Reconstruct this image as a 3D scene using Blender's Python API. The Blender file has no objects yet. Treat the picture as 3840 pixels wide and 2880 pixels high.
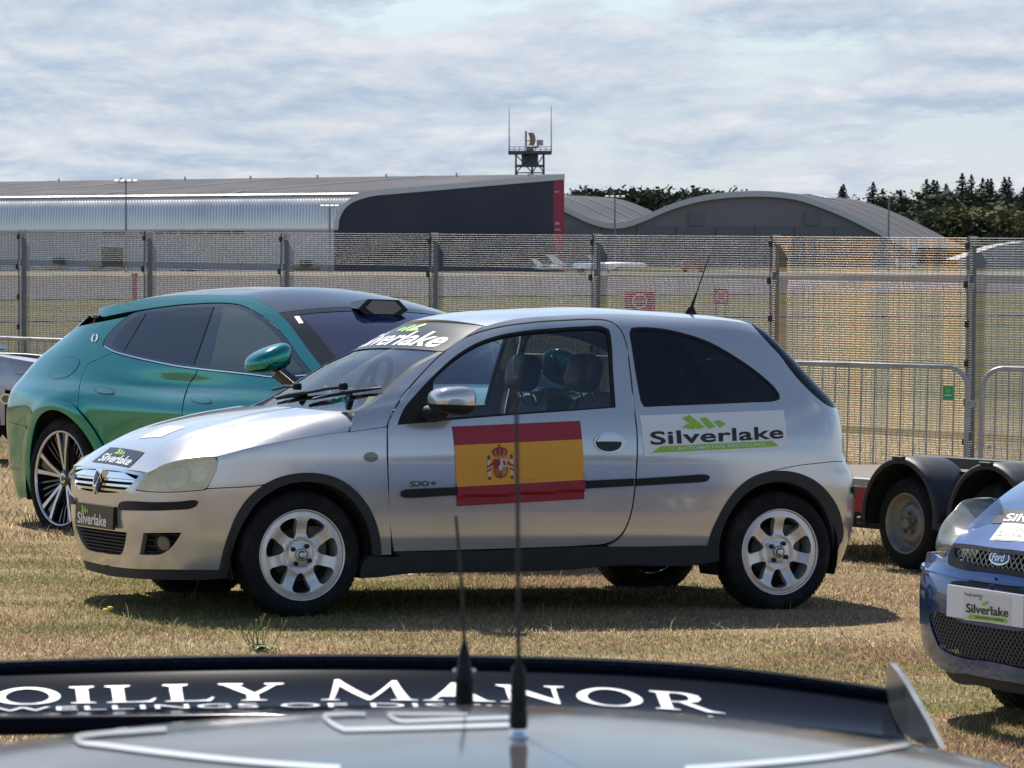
import bpy, math, random
import numpy as np
from mathutils import Vector, Matrix, geometry
R = math.radians
scene = bpy.context.scene
COL = scene.collection

# ------------------------------------------------------------------ camera, sky, sun, exposure
CAMZ = 1.70                     # eye height over the datum
FPX, CX, CY, HORIZ = 13311.0, 1920.0, 1440.0, 946.0   # calibrated from the wheels of the hatchback (3840 px wide frame)
PITCH = math.atan((CY - HORIZ) / FPX)
cam_data = bpy.data.cameras.new('camera'); cam = bpy.data.objects.new('camera', cam_data); COL.objects.link(cam)
cam.location = (0, 0, CAMZ); cam.rotation_euler = (R(90) - PITCH, 0, 0)
cam_data.sensor_width = 36; cam_data.lens = 36 * FPX / 3840
cam_data.clip_start = 0.1; cam_data.clip_end = 20000
cam_data.dof.use_dof = True; cam_data.dof.focus_distance = 16.8; cam_data.dof.aperture_fstop = 26
scene.camera = cam
scene.cycles.caustics_reflective = False; scene.cycles.caustics_refractive = False; scene.cycles.sample_clamp_indirect = 4.0
scene.view_settings.view_transform = 'Standard'; scene.view_settings.look = 'None'
scene.view_settings.gamma = 1; scene.view_settings.use_curve_mapping = False
scene.view_settings.exposure = 0.38

SUN_EL = R(49); SUN_AZ = R(-17)          # behind the cars, a little to the left (azimuth from +Y, clockwise positive)
sun_dir = Vector((math.sin(SUN_AZ) * math.cos(SUN_EL), math.cos(SUN_AZ) * math.cos(SUN_EL), math.sin(SUN_EL)))
sd = bpy.data.lights.new('sun', 'SUN'); sd.energy = 4.8; sd.angle = R(0.6); sd.color = (1, 0.94, 0.85)
sun = bpy.data.objects.new('sun', sd); COL.objects.link(sun)
sun.rotation_euler = sun_dir.to_track_quat('Z', 'Y').to_euler()

world = bpy.data.worlds.new('World'); scene.world = world; world.use_nodes = True
def build_world():
    nt = world.node_tree; nt.nodes.clear(); N = nt.nodes.new; L = nt.links.new
    out = N('ShaderNodeOutputWorld'); bg = N('ShaderNodeBackground'); L(bg.outputs[0], out.inputs[0])
    sky = N('ShaderNodeTexSky'); sky.sky_type = 'NISHITA'; sky.sun_disc = False
    sky.sun_elevation = SUN_EL; sky.sun_rotation = SUN_AZ; sky.air_density = 1.0; sky.dust_density = 0.4; sky.ozone_density = 1.2
    tc = N('ShaderNodeTexCoord'); sep = N('ShaderNodeSeparateXYZ'); L(tc.outputs['Generated'], sep.inputs[0])
    def math_(op, a, b=None):
        m = N('ShaderNodeMath'); m.operation = op
        for i, v in enumerate((a, b)):
            if v is None: continue
            if isinstance(v, (int, float)): m.inputs[i].default_value = v
            else: L(v, m.inputs[i])
        return m.outputs[0]
    def noise(vec, scale, detail, rough, dist=0, off=(0, 0, 0), sc=(1, 1, 1)):
        mp = N('ShaderNodeMapping'); L(vec, mp.inputs[0]); mp.inputs['Location'].default_value = off; mp.inputs['Scale'].default_value = sc
        n = N('ShaderNodeTexNoise'); L(mp.outputs[0], n.inputs['Vector'])
        n.inputs['Scale'].default_value = scale; n.inputs['Detail'].default_value = detail
        n.inputs['Roughness'].default_value = rough; n.inputs['Distortion'].default_value = dist
        return n.outputs[0]
    def sheet_coords(lift):
        zz = math_('ADD', math_('MAXIMUM', sep.outputs[2], 0.0), CL['h0'] + lift)
        cb = N('ShaderNodeCombineXYZ'); L(math_('DIVIDE', sep.outputs[0], zz), cb.inputs[0]); L(math_('DIVIDE', sep.outputs[1], zz), cb.inputs[1]); return cb.outputs[0]
    def dens(lift): 
        v = sheet_coords(lift)
        return math_('ADD', math_('MULTIPLY', noise(v, CL['s1'], 9, 0.63, 0.2, CL['o1'], (1, .5, 1)), .78), math_('MULTIPLY', noise(v, CL['s2'], 3, .5, 0, CL['o2'], (1, .5, 1)), .42))
    def ramp(v, stops):
        r = N('ShaderNodeValToRGB'); L(v, r.inputs[0]); e = r.color_ramp.elements
        while len(e) < len(stops): e.new(0.5)
        for el, (p, c) in zip(e, stops): el.position = p; el.color = (c, c, c, 1) if isinstance(c, (int, float)) else (*c, 1)
        return r.outputs[0]
    def mix(fac, a, b):
        m = N('ShaderNodeMix'); m.data_type = 'RGBA'
        for sock, v in ((m.inputs[0], fac), (m.inputs[6], a), (m.inputs[7], b)):
            if isinstance(v, tuple): sock.default_value = (*v, 1)
            elif isinstance(v, (int, float)): sock.default_value = v
            else: L(v, sock)
        return m.outputs[2]
    d0 = dens(0.); d1 = dens(CL['up'])                      # cloud thickness here and a little higher: tops catch the light
    elev = sep.outputs[2]
    thin = N('ShaderNodeMapRange'); L(elev, thin.inputs[0]); thin.inputs[1].default_value = .06; thin.inputs[2].default_value = .24; thin.inputs[4].default_value = CL['thin']
    cover = ramp(math_('SUBTRACT', d0, thin.outputs[0]), [(CL['c0'], 0), (CL['c1'], 1)])
    edge = math_('ADD', math_('MULTIPLY', math_('SUBTRACT', d0, d1), CL['k']), .42)
    cloud = mix(ramp(edge, [(0.05, 0), (.95, 1)]), CL['dark'], CL['lite'])
    hz = N('ShaderNodeMapRange'); L(elev, hz.inputs[0]); hz.inputs[1].default_value = .04; hz.inputs[2].default_value = .14; hz.inputs[3].default_value = CL['haze']; hz.inputs[4].default_value = 0.
    gap = mix(hz.outputs[0], sky.outputs[0], CL['gap'])
    full = mix(math_('MULTIPLY', cover, CL['op']), gap, cloud)
    L(full, bg.inputs[0]); bg.inputs[1].default_value = 0.10
CL = dict(h0=.10, up=.0045, s1=2.5, o1=(3.1, 1.7, 0), s2=.8, o2=(5., 2., 0), c0=.515, c1=.60, k=4.0, op=.92,
          dark=(3.45, 4.25, 5.4), lite=(6.2, 6.35, 6.7), gap=(4.0, 4.8, 6.0), haze=.75, thin=.145)
build_world()

# ------------------------------------------------------------------ calibration helpers (photo pixel <-> place)
SP, CP = math.sin(PITCH), math.cos(PITCH)
def project(P):
    P = np.asarray(P, float)
    x = P[..., 0]; y = P[..., 1]; z = P[..., 2] - CAMZ
    d = y * CP - z * SP; h = y * SP + z * CP
    return np.stack([CX + FPX * x / d, CY - FPX * h / d], -1)
def ray(px, py):
    a = (px - CX) / FPX; b = (CY - py) / FPX
    return np.array([a, CP + b * SP, -SP + b * CP])
def at(px, py, Y):
    """world point at depth Y (metres north of the camera) behind a photo pixel"""
    r = ray(px, py); return np.array([0, 0, CAMZ]) + r * (Y / r[1])

# ------------------------------------------------------------------ ground height (fitted to wheels, fence and barriers)
_gp = np.array([(-.96,16.3,1.655),(1.31,17.3,1.735),(2,12.6,1.72),(-1,12.5,1.62),(0,9.5,1.63),(-1.6,18,1.70),(-2.94,23,1.83),(5,29,2.15),(4.9,37.5,2.36),(-6.8,49,2.2),
                (-4.4,33,1.98),(-4,29,1.86),(2.7,20.5,1.83),(1.8,20.5,1.80)])
def _gb(X, Y): return np.stack([np.ones_like(X), X, Y, X * Y, Y * Y, Y ** 3 * .01], -1)
_gc = np.linalg.lstsq(_gb(_gp[:, 0], _gp[:, 1]), _gp[:, 2], rcond=None)[0]
def ground(X, Y):
    X = np.asarray(X, float); Y = np.asarray(Y, float)
    Yc = np.clip(Y, 9, 46); Xc = np.clip(X, -9, 9)
    h = (_gb(Xc, Yc) * _gc).sum(-1)
    t = np.clip((Y - 46) / 120, 0, 1); t = t * t * (3 - 2 * t)
    h = h * (1 - t) + 3.5 * t
    n = np.clip((9 - Y) / 5, 0, 1); n = n * n * (3 - 2 * n)
    h = h * (1 - n) + 1.70 * n
    return CAMZ - h
def gz(x, y): return float(ground(x, y))
def gnormal(x, y):
    e = .8
    return Vector((-(gz(x + e, y) - gz(x - e, y)) / (2 * e), -(gz(x, y + e) - gz(x, y - e)) / (2 * e), 1)).normalized()

# ------------------------------------------------------------------ object helpers
def tag(o, label=None, cat=None, group=None, kind=None):
    if label: o['label'] = label
    if cat: o['category'] = cat
    if group: o['group'] = group
    if kind: o['kind'] = kind
    return o
def empty(name, loc=(0, 0, 0), rot=None, parent=None):
    o = bpy.data.objects.new(name, None); COL.objects.link(o); o.empty_display_size = .2
    o.location = loc
    if rot is not None: o.rotation_euler = rot
    if parent: o.parent = parent
    return o
def mesh_obj(name, v, f, mat=None, parent=None, smooth=False, loopn=None):
    me = bpy.data.meshes.new(name)
    me.from_pydata([tuple(map(float, p)) for p in v], [], [tuple(map(int, q)) for q in f])
    if smooth or loopn is not None: me.polygons.foreach_set('use_smooth', [True] * len(me.polygons))
    if mat:
        for m in (mat if isinstance(mat, (list, tuple)) else [mat]): me.materials.append(m)
    me.update()
    if loopn is not None: me.normals_split_custom_set([tuple(n) for n in loopn])
    o = bpy.data.objects.new(name, me); COL.objects.link(o)
    if parent: o.parent = parent
    return o
def copy_tree(o, parent=None):
    c = o.copy(); COL.objects.link(c); c.parent = parent
    for ch in list(o.children): copy_tree(ch, c)
    return c

class MB:
    """collects boxes, tubes, lathes and sheets; build() links them as ONE mesh object"""
    def __init__(s): s.v = []; s.f = []; s.s = []; s.mi = []; s.m = 0
    def add(s, v, f, smooth=False):
        n = len(s.v); s.v += [tuple(p) for p in v]; s.f += [tuple(i + n for i in q) for q in f]
        s.s += [smooth] * len(f); s.mi += [s.m] * len(f); return s
    def box(s, c, d, M=None, bevel=0):
        x, y, z = d[0] / 2, d[1] / 2, d[2] / 2
        if bevel <= 0:
            v = [Vector((a * x, b * y, e * z)) for a in (-1, 1) for b in (-1, 1) for e in (-1, 1)]
            f = [(0, 1, 3, 2), (4, 6, 7, 5), (0, 4, 5, 1), (2, 3, 7, 6), (0, 2, 6, 4), (1, 5, 7, 3)]
        else:
            b_ = min(bevel, .49 * min(d)); v = []; f = []
            ring = [(-x + b_, -y), (x - b_, -y), (x, -y + b_), (x, y - b_), (x - b_, y), (-x + b_, y), (-x, y - b_), (-x, -y + b_)]
            lv = [(-z, .0), (-z + b_, 1), (z - b_, 1), (z, .0)]
            for zz, k in lv:
                for (a, b) in ring:
                    if k == 0: a2 = max(min(a, x - b_), -x + b_); b2 = max(min(b, y - b_), -y + b_)
                    else: a2, b2 = a, b
                    v.append(Vector((a2, b2, zz)))
            for k in range(3):
                for i in range(8): j = (i + 1) % 8; f.append((k * 8 + i, k * 8 + j, k * 8 + 8 + j, k * 8 + 8 + i))
            f.append(tuple(range(7, -1, -1))); f.append(tuple(range(24, 32)))
        c = Vector(c); M = M or Matrix.Identity(3)
        return s.add([M @ p + c for p in v], f)
    def prism(s, poly, axis, a, b, M=None):
        """polygon (2D) extruded along axis 'x','y' or 'z' from a to b"""
        def p3(p, t): return {'x': (t, p[0], p[1]), 'y': (p[0], t, p[1]), 'z': (p[0], p[1], t)}[axis]
        n = len(poly); v = [Vector(p3(p, a)) for p in poly] + [Vector(p3(p, b)) for p in poly]
        f = [(i, (i + 1) % n, n + (i + 1) % n, n + i) for i in range(n)] + [tuple(range(n - 1, -1, -1)), tuple(range(n, 2 * n))]
        if M is not None: v = [M @ p for p in v]
        return s.add(v, f)
    def tube(s, pts, r, n=8, caps=True, smooth=True, up=None):
        pts = [Vector(p) for p in pts]; k = len(pts); rs = r if isinstance(r, (list, tuple)) else [r] * k
        v = []; f = []; prev = None
        for i, p in enumerate(pts):
            t = (pts[min(i + 1, k - 1)] - pts[max(i - 1, 0)])
            t = t.normalized() if t.length > 1e-9 else Vector((0, 0, 1))
            if prev is None:
                a = Vector((0, 0, 1)) if abs(t.z) < .9 else Vector((1, 0, 0))
                u = t.cross(a).normalized()
            else:
                u = (prev - t * prev.dot(t)); u = u.normalized() if u.length > 1e-6 else t.orthogonal().normalized()
            w = t.cross(u); prev = u
            for j in range(n):
                an = 2 * math.pi * j / n; v.append(p + (u * math.cos(an) + w * math.sin(an)) * rs[i])
        for i in range(k - 1):
            for j in range(n): f.append((i * n + j, i * n + (j + 1) % n, i * n + n + (j + 1) % n, i * n + n + j))
        s.add(v, f, smooth)
        if caps: s.add(v[:n], [tuple(range(n - 1, -1, -1))]); s.add(v[-n:], [tuple(range(n))])
        return s
    def lathe(s, prof, n=32, M=None, axis='z', smooth=True, a0=0, a1=2 * math.pi, close=True):
        """profile of (radius, height) turned about an axis"""
        v = []; f = []; k = len(prof); full = close
        for j in range(n if full else n + 1):
            an = a0 + (a1 - a0) * j / n; c, d = math.cos(an), math.sin(an)
            for r_, h in prof:
                p = {'z': (r_ * c, r_ * d, h), 'y': (r_ * c, h, r_ * d), 'x': (h, r_ * c, r_ * d)}[axis]
                v.append((M @ Vector(p)) if M is not None else Vector(p))
        for j in range(n):
            j2 = (j + 1) % n if full else j + 1
            for i in range(k - 1): f.append((j * k + i, j2 * k + i, j2 * k + i + 1, j * k + i + 1))
        return s.add(v, f, smooth)
    def sheet(s, fn, nu, nv, smooth=True):
        v = [fn(i / nu, j / nv) for j in range(nv + 1) for i in range(nu + 1)]; w = nu + 1
        return s.add(v, [(j * w + i, j * w + i + 1, j * w + w + i + 1, j * w + w + i) for j in range(nv) for i in range(nu)], smooth)
    def build(s, name, mat, parent=None, label=None):
        me = bpy.data.meshes.new(name); me.from_pydata([tuple(p) for p in s.v], [], s.f)
        me.polygons.foreach_set('use_smooth', s.s)
        for m in (mat if isinstance(mat, (list, tuple)) else [mat]): me.materials.append(m)
        if isinstance(mat, (list, tuple)): me.polygons.foreach_set('material_index', s.mi)
        me.update()
        o = bpy.data.objects.new(name, me); COL.objects.link(o)
        if parent: o.parent = parent
        if label: o['label'] = label
        return o

# ------------------------------------------------------------------ materials
MATS = {}
def material(name, color=(.5, .5, .5), rough=.5, metal=0., coat=0., noise=0., nscale=8., bump=0., bscale=60., trans=0., spec=.5, ior=1.5, emit=None, dirt=None, coat_rough=.04, coords='Object', sheen=0, alpha=None, stretch=None):
    if name in MATS: return MATS[name]
    m = bpy.data.materials.new(name); m.use_nodes = True; nt = m.node_tree; b = nt.nodes['Principled BSDF']; N = nt.nodes.new; L = nt.links.new
    b.inputs['Base Color'].default_value = (*color, 1); b.inputs['Roughness'].default_value = rough; b.inputs['Metallic'].default_value = metal
    b.inputs['Coat Weight'].default_value = coat; b.inputs['Coat Roughness'].default_value = coat_rough
    b.inputs['Transmission Weight'].default_value = trans; b.inputs['Specular IOR Level'].default_value = spec; b.inputs['IOR'].default_value = ior
    if emit: b.inputs['Emission Color'].default_value = (*emit[:3], 1); b.inputs['Emission Strength'].default_value = emit[3]
    if alpha is not None: b.inputs['Alpha'].default_value = alpha
    tc = N('ShaderNodeTexCoord'); vec = tc.outputs[coords]
    if stretch:
        mp = N('ShaderNodeMapping'); L(vec, mp.inputs[0]); mp.inputs['Scale'].default_value = stretch; vec = mp.outputs[0]
    if noise > 0 or dirt:
        n = N('ShaderNodeTexNoise'); L(vec, n.inputs['Vector']); n.inputs['Scale'].default_value = nscale; n.inputs['Detail'].default_value = 5; n.inputs['Roughness'].default_value = .65
        mr = N('ShaderNodeMapRange'); L(n.outputs[0], mr.inputs[0]); mr.inputs[1].default_value = .3; mr.inputs[2].default_value = .7
        mr.inputs[3].default_value = 1 - noise; mr.inputs[4].default_value = 1 + noise
        mx = N('ShaderNodeMix'); mx.data_type = 'RGBA'; mx.blend_type = 'MULTIPLY'; mx.inputs[0].default_value = 1; mx.inputs[6].default_value = (*color, 1); L(mr.outputs[0], mx.inputs[7])
        col = mx.outputs[2]
        if dirt:
            n2 = N('ShaderNodeTexNoise'); L(vec, n2.inputs['Vector']); n2.inputs['Scale'].default_value = dirt[4]; n2.inputs['Detail'].default_value = 7; n2.inputs['Roughness'].default_value = .7
            rp = N('ShaderNodeMapRange'); L(n2.outputs[0], rp.inputs[0]); rp.inputs[1].default_value = .5; rp.inputs[2].default_value = .72; rp.inputs[4].default_value = dirt[3]
            m2 = N('ShaderNodeMix'); m2.data_type = 'RGBA'; L(rp.outputs[0], m2.inputs[0]); L(col, m2.inputs[6]); m2.inputs[7].default_value = (*dirt[:3], 1); col = m2.outputs[2]
        L(col, b.inputs['Base Color'])
        r2 = N('ShaderNodeMapRange'); L(n.outputs[0], r2.inputs[0]); r2.inputs[1].default_value = .3; r2.inputs[2].default_value = .7
        r2.inputs[3].default_value = max(.02, rough * .85); r2.inputs[4].default_value = min(1, rough * 1.2); L(r2.outputs[0], b.inputs['Roughness'])
    if bump > 0:
        n3 = N('ShaderNodeTexNoise'); L(vec, n3.inputs['Vector']); n3.inputs['Scale'].default_value = bscale; n3.inputs['Detail'].default_value = 3
        bp = N('ShaderNodeBump'); L(n3.outputs[0], bp.inputs['Height']); bp.inputs['Strength'].default_value = bump; bp.inputs['Distance'].default_value = .01; L(bp.outputs[0], b.inputs['Normal'])
    MATS[name] = m
    return m
def glass(name, tint, alpha, rough=.0):
    """window glass: clear mirror-like sheet that lets a tinted share of the light through"""
    m = bpy.data.materials.new(name); m.use_nodes = True; nt = m.node_tree; nt.nodes.clear(); N = nt.nodes.new; L = nt.links.new
    out = N('ShaderNodeOutputMaterial'); mx = N('ShaderNodeMixShader'); L(mx.outputs[0], out.inputs[0])
    tr = N('ShaderNodeBsdfTransparent'); tr.inputs[0].default_value = (*tint, 1)
    gl = N('ShaderNodeBsdfGlossy'); gl.inputs['Roughness'].default_value = rough; gl.inputs['Color'].default_value = (1, 1, 1, 1)
    fr = N('ShaderNodeFresnel'); fr.inputs[0].default_value = 1.5
    ml = N('ShaderNodeMath'); ml.operation = 'MULTIPLY_ADD'; L(fr.outputs[0], ml.inputs[0]); ml.inputs[1].default_value = .68; ml.inputs[2].default_value = alpha; ml.use_clamp = True
    L(ml.outputs[0], mx.inputs[0]); L(tr.outputs[0], mx.inputs[1]); L(gl.outputs[0], mx.inputs[2])
    MATS[name] = m
    return m
# ------------------------------------------------------------------ curved-panel toolkit
class Spl:
    """natural cubic spline y(x), linear beyond its ends"""
    def __init__(s, pts):
        p = np.array(pts, float); s.x = p[:, 0]; s.y = p[:, 1:]; n = len(p); h = np.diff(s.x)
        A = np.eye(n); B = np.zeros_like(s.y)
        for i in range(1, n - 1):
            A[i, i - 1] = h[i - 1]; A[i, i] = 2 * (h[i - 1] + h[i]); A[i, i + 1] = h[i]
            B[i] = 6 * ((s.y[i + 1] - s.y[i]) / h[i] - (s.y[i] - s.y[i - 1]) / h[i - 1])
        s.m = np.linalg.solve(A, B); s.h = h
    def __call__(s, t):
        t = np.asarray(t, float); tc = np.clip(t, s.x[0], s.x[-1])
        i = np.clip(np.searchsorted(s.x, tc) - 1, 0, len(s.h) - 1); h = s.h[i][..., None]
        a = ((s.x[i + 1] - tc) / s.h[i])[..., None]; b = 1 - a
        r = a * s.y[i] + b * s.y[i + 1] + ((a ** 3 - a) * s.m[i] + (b ** 3 - b) * s.m[i + 1]) * h * h / 6
        d0 = (s.y[1] - s.y[0]) / s.h[0] - s.h[0] * s.m[1] / 6; d1 = (s.y[-1] - s.y[-2]) / s.h[-1] + s.h[-1] * s.m[-2] / 6
        r = r + np.minimum(t - s.x[0], 0)[..., None] * d0 + np.maximum(t - s.x[-1], 0)[..., None] * d1
        return r[..., 0] if r.shape[-1] == 1 else r
class Pchip:
    """monotone cubic y(x): keeps creases, never overshoots"""
    def __init__(s, pts):
        p = np.array(pts, float); s.x = p[:, 0]; s.y = p[:, 1]; h = np.diff(s.x); d = np.diff(s.y) / h; m = np.zeros(len(p))
        m[0] = d[0]; m[-1] = d[-1]
        for i in range(1, len(p) - 1):
            if d[i - 1] * d[i] > 0:
                w1 = 2 * h[i] + h[i - 1]; w2 = h[i] + 2 * h[i - 1]; m[i] = (w1 + w2) / (w1 / d[i - 1] + w2 / d[i])
        s.m = m; s.h = h
    def __call__(s, t):
        t = np.clip(np.asarray(t, float), s.x[0], s.x[-1]); i = np.clip(np.searchsorted(s.x, t) - 1, 0, len(s.h) - 1)
        h = s.h[i]; u = (t - s.x[i]) / h
        return (2 * u**3 - 3 * u**2 + 1) * s.y[i] + (u**3 - 2 * u**2 + u) * h * s.m[i] + (3 * u**2 - 2 * u**3) * s.y[i + 1] + (u**3 - u**2) * h * s.m[i + 1]
def sstep(a, b, x):
    t = np.clip((np.asarray(x, float) - a) / (b - a), 0, 1); return t * t * (3 - 2 * t)
def arclen(pts):
    p = np.array(pts, float); return np.r_[0, np.cumsum(np.linalg.norm(np.diff(p, axis=0), axis=1))]
def smooth_path(pts, step=None, closed=True):
    """points; a third value 1 marks a corner. Catmull-Rom between corners, dense output"""
    P = [(p[0], p[1]) for p in pts]; C = [len(p) > 2 and p[2] == 1 for p in pts]; n = len(P); out = []
    if not closed: C[0] = C[-1] = True
    rng = range(n if closed else n - 1); P_ = np.array(P, float)
    for i in rng:
        j = (i + 1) % n; p1, p2 = P_[i], P_[j]
        p0 = P_[(i - 1) % n] if not C[i] else None; p3 = P_[(j + 1) % n] if not C[j] else None
        L = np.linalg.norm(p2 - p1)
        if p0 is None and p3 is None: m1 = m2 = p2 - p1
        else:
            def tan(a, b, c):
                la, lb = max(np.linalg.norm(b - a), 1e-9), max(np.linalg.norm(c - b), 1e-9)
                return ((b - a) / la * lb + (c - b) / lb * la) / (la + lb)
            t1 = tan(p0, p1, p2) if p0 is not None else None; t2 = tan(p1, p2, p3) if p3 is not None else None
            if t1 is None: t1 = 2 * (p2 - p1) / max(L, 1e-9) - t2
            if t2 is None: t2 = 2 * (p2 - p1) / max(L, 1e-9) - t1
            l0 = np.linalg.norm(p1 - p0) if p0 is not None else L; l3 = np.linalg.norm(p3 - p2) if p3 is not None else L
            m1, m2 = t1 * min(L, 2.2 * l0), t2 * min(L, 2.2 * l3)
        k = max(2, int(math.ceil(L / step))) if step else 8
        for q in range(k):
            t = q / k
            out.append((2*t**3 - 3*t**2 + 1) * p1 + (t**3 - 2*t**2 + t) * m1 + (3*t**2 - 2*t**3) * p2 + (t**3 - t**2) * m2)
    if not closed: out.append(P_[-1])
    return np.array(out)
def resample(P, step):
    P = np.asarray(P, float); Q = np.vstack([P, P[:1]]); s = arclen(Q); keep = [0]
    # keep corners: points where the direction turns sharply
    n = len(P); out = []
    d = np.diff(Q, axis=0); d = d / np.maximum(np.linalg.norm(d, axis=1), 1e-12)[:, None]
    corner = [i for i in range(n) if d[i - 1] @ d[i] < .88]
    if not corner: corner = [0]
    for a, b in zip(corner, corner[1:] + [corner[0] + n]):
        sa = s[a]; sb = s[b] if b <= n else s[n] + s[b - n]
        k = max(1, int(round((sb - sa) / step)))
        for q in range(k):
            t = (sa + (sb - sa) * q / k) % s[n]
            out.append([np.interp(t, s, Q[:, 0]), np.interp(t, s, Q[:, 1])])
    return np.array(out)
def inset(P, d):
    """move a closed polyline inwards by d"""
    P = np.asarray(P, float); n = len(P); A = 0.5 * np.sum(P[:, 0] * np.roll(P[:, 1], -1) - np.roll(P[:, 0], -1) * P[:, 1])
    e = np.roll(P, -1, 0) - P; e /= np.maximum(np.linalg.norm(e, axis=1), 1e-12)[:, None]
    nm = np.stack([-e[:, 1], e[:, 0]], 1) * (1 if A > 0 else -1); m = nm + np.roll(nm, 1, 0)
    q = np.maximum((m * m).sum(1), .6)
    return P + m / q[:, None] * 2 * d
def inside(P, Q):
    """which of the points Q lie in polygon P"""
    x, y = Q[:, 0], Q[:, 1]; r = np.zeros(len(Q), bool); n = len(P); j = n - 1
    for i in range(n):
        xi, yi = P[i]; xj, yj = P[j]
        with np.errstate(divide='ignore', invalid='ignore'):
            c = ((yi > y) != (yj > y)) & (x < (xj - xi) * (y - yi) / (yj - yi + 1e-15) + xi)
        r ^= c; j = i
    return r
class Surf:
    def __init__(s, fn, M, dom, flip=False, grid=(90, 60)):
        s.fn = fn; s.M = M; s.M3 = np.array(M.to_3x3()); s.T = np.array(M.translation); s.dom = dom; s.flip = flip; s._g = None; s.grid = grid
    def P(s, u, v): return s.fn(np.asarray(u, float), np.asarray(v, float))
    def N(s, u, v):
        e = 1.5e-3; n = np.cross(s.P(u + e, v) - s.P(u - e, v), s.P(u, v + e) - s.P(u, v - e))
        n /= np.maximum(np.linalg.norm(n, axis=-1), 1e-12)[..., None]; return -n if s.flip else n
    def W(s, u, v): return s.P(u, v) @ s.M3.T + s.T
    def px(s, u, v): return project(s.W(u, v))
    def unproj(s, pts):
        """photo pixels -> (u,v) on the camera-facing side"""
        pts = np.atleast_2d(np.asarray(pts, float))[:, :2]; u0, u1, v0, v1 = s.dom
        if s._g is None:
            uu, vv = np.meshgrid(np.linspace(u0, u1, s.grid[0]), np.linspace(v0, v1, s.grid[1])); uu = uu.ravel(); vv = vv.ravel()
            w = s.W(uu, vv); nn = s.N(uu, vv) @ s.M3.T; vis = ((w - np.array([0, 0, CAMZ])) * nn).sum(1) < 0
            s._g = (uu[vis], vv[vis], project(w[vis]))
        gu, gv, gp = s._g
        k = np.argmin(((gp[None] - pts[:, None]) ** 2).sum(-1), 1); u = gu[k].copy(); v = gv[k].copy(); e = 1e-4
        lam = np.full(len(u), 1e-2)
        for _ in range(25):
            p = s.px(u, v); r = pts - p; Ju = (s.px(u + e, v) - p) / e; Jv = (s.px(u, v + e) - p) / e
            a = (Ju**2).sum(1); b = (Ju * Jv).sum(1); c = (Jv**2).sum(1); g0 = (Ju * r).sum(1); g1 = (Jv * r).sum(1)
            a2 = a * (1 + lam) + 1; c2 = c * (1 + lam) + 1; det = a2 * c2 - b * b
            du = np.clip((c2 * g0 - b * g1) / det, -.08, .08); dv = np.clip((a2 * g1 - b * g0) / det, -.08, .08)
            un = np.clip(u + du, u0, u1); vn = np.clip(v + dv, v0, v1)
            better = ((pts - s.px(un, vn)) ** 2).sum(1) <= (r * r).sum(1) + 1e-9
            u = np.where(better, un, u); v = np.where(better, vn, v); lam = np.where(better, lam * .4, lam * 5).clip(1e-6, 1e3)
        return np.stack([u, v], 1)
def cdt_fill(P, H, res, keep=.5):
    loops = [P] + list(H); pts = []; edges = []
    for l in loops:
        n0 = len(pts); pts += [tuple(p) for p in l]; edges += [(n0 + i, n0 + (i + 1) % len(l)) for i in range(len(l))]
    lo, hi = P.min(0), P.max(0)
    nx = max(1, int((hi[0] - lo[0]) / res)); ny = max(1, int((hi[1] - lo[1]) / res))
    gx, gy = np.meshgrid(lo[0] + (np.arange(nx + 1) + .5) * (hi[0] - lo[0]) / (nx + 1), lo[1] + (np.arange(ny + 1) + .5) * (hi[1] - lo[1]) / (ny + 1))
    G = np.stack([gx.ravel(), gy.ravel()], 1); ok = inside(P, G)
    for h in H: ok &= ~inside(h, G)
    G = G[ok]
    if len(G):
        B = np.array(pts); dmin = np.sqrt(((G[:, None] - B[None]) ** 2).sum(-1).min(1)); pts += [tuple(p) for p in G[dmin > res * keep]]
    r = geometry.delaunay_2d_cdt([Vector(p) for p in pts], edges, [], 0, 1e-7)
    V = np.array([tuple(p) for p in r[0]]); F = np.array([tuple(f) for f in r[2]])
    c = V[F].mean(1); ok = inside(P, c)
    for h in H: ok &= ~inside(h, c)
    F = F[ok]
    a = V[F]; ar = (a[:, 1, 0] - a[:, 0, 0]) * (a[:, 2, 1] - a[:, 0, 1]) - (a[:, 1, 1] - a[:, 0, 1]) * (a[:, 2, 0] - a[:, 0, 0])
    F = F[np.abs(ar) > 1e-10]; ar = ar[np.abs(ar) > 1e-10]
    return V, np.where((ar > 0)[:, None], F, F[:, ::-1])
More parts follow.
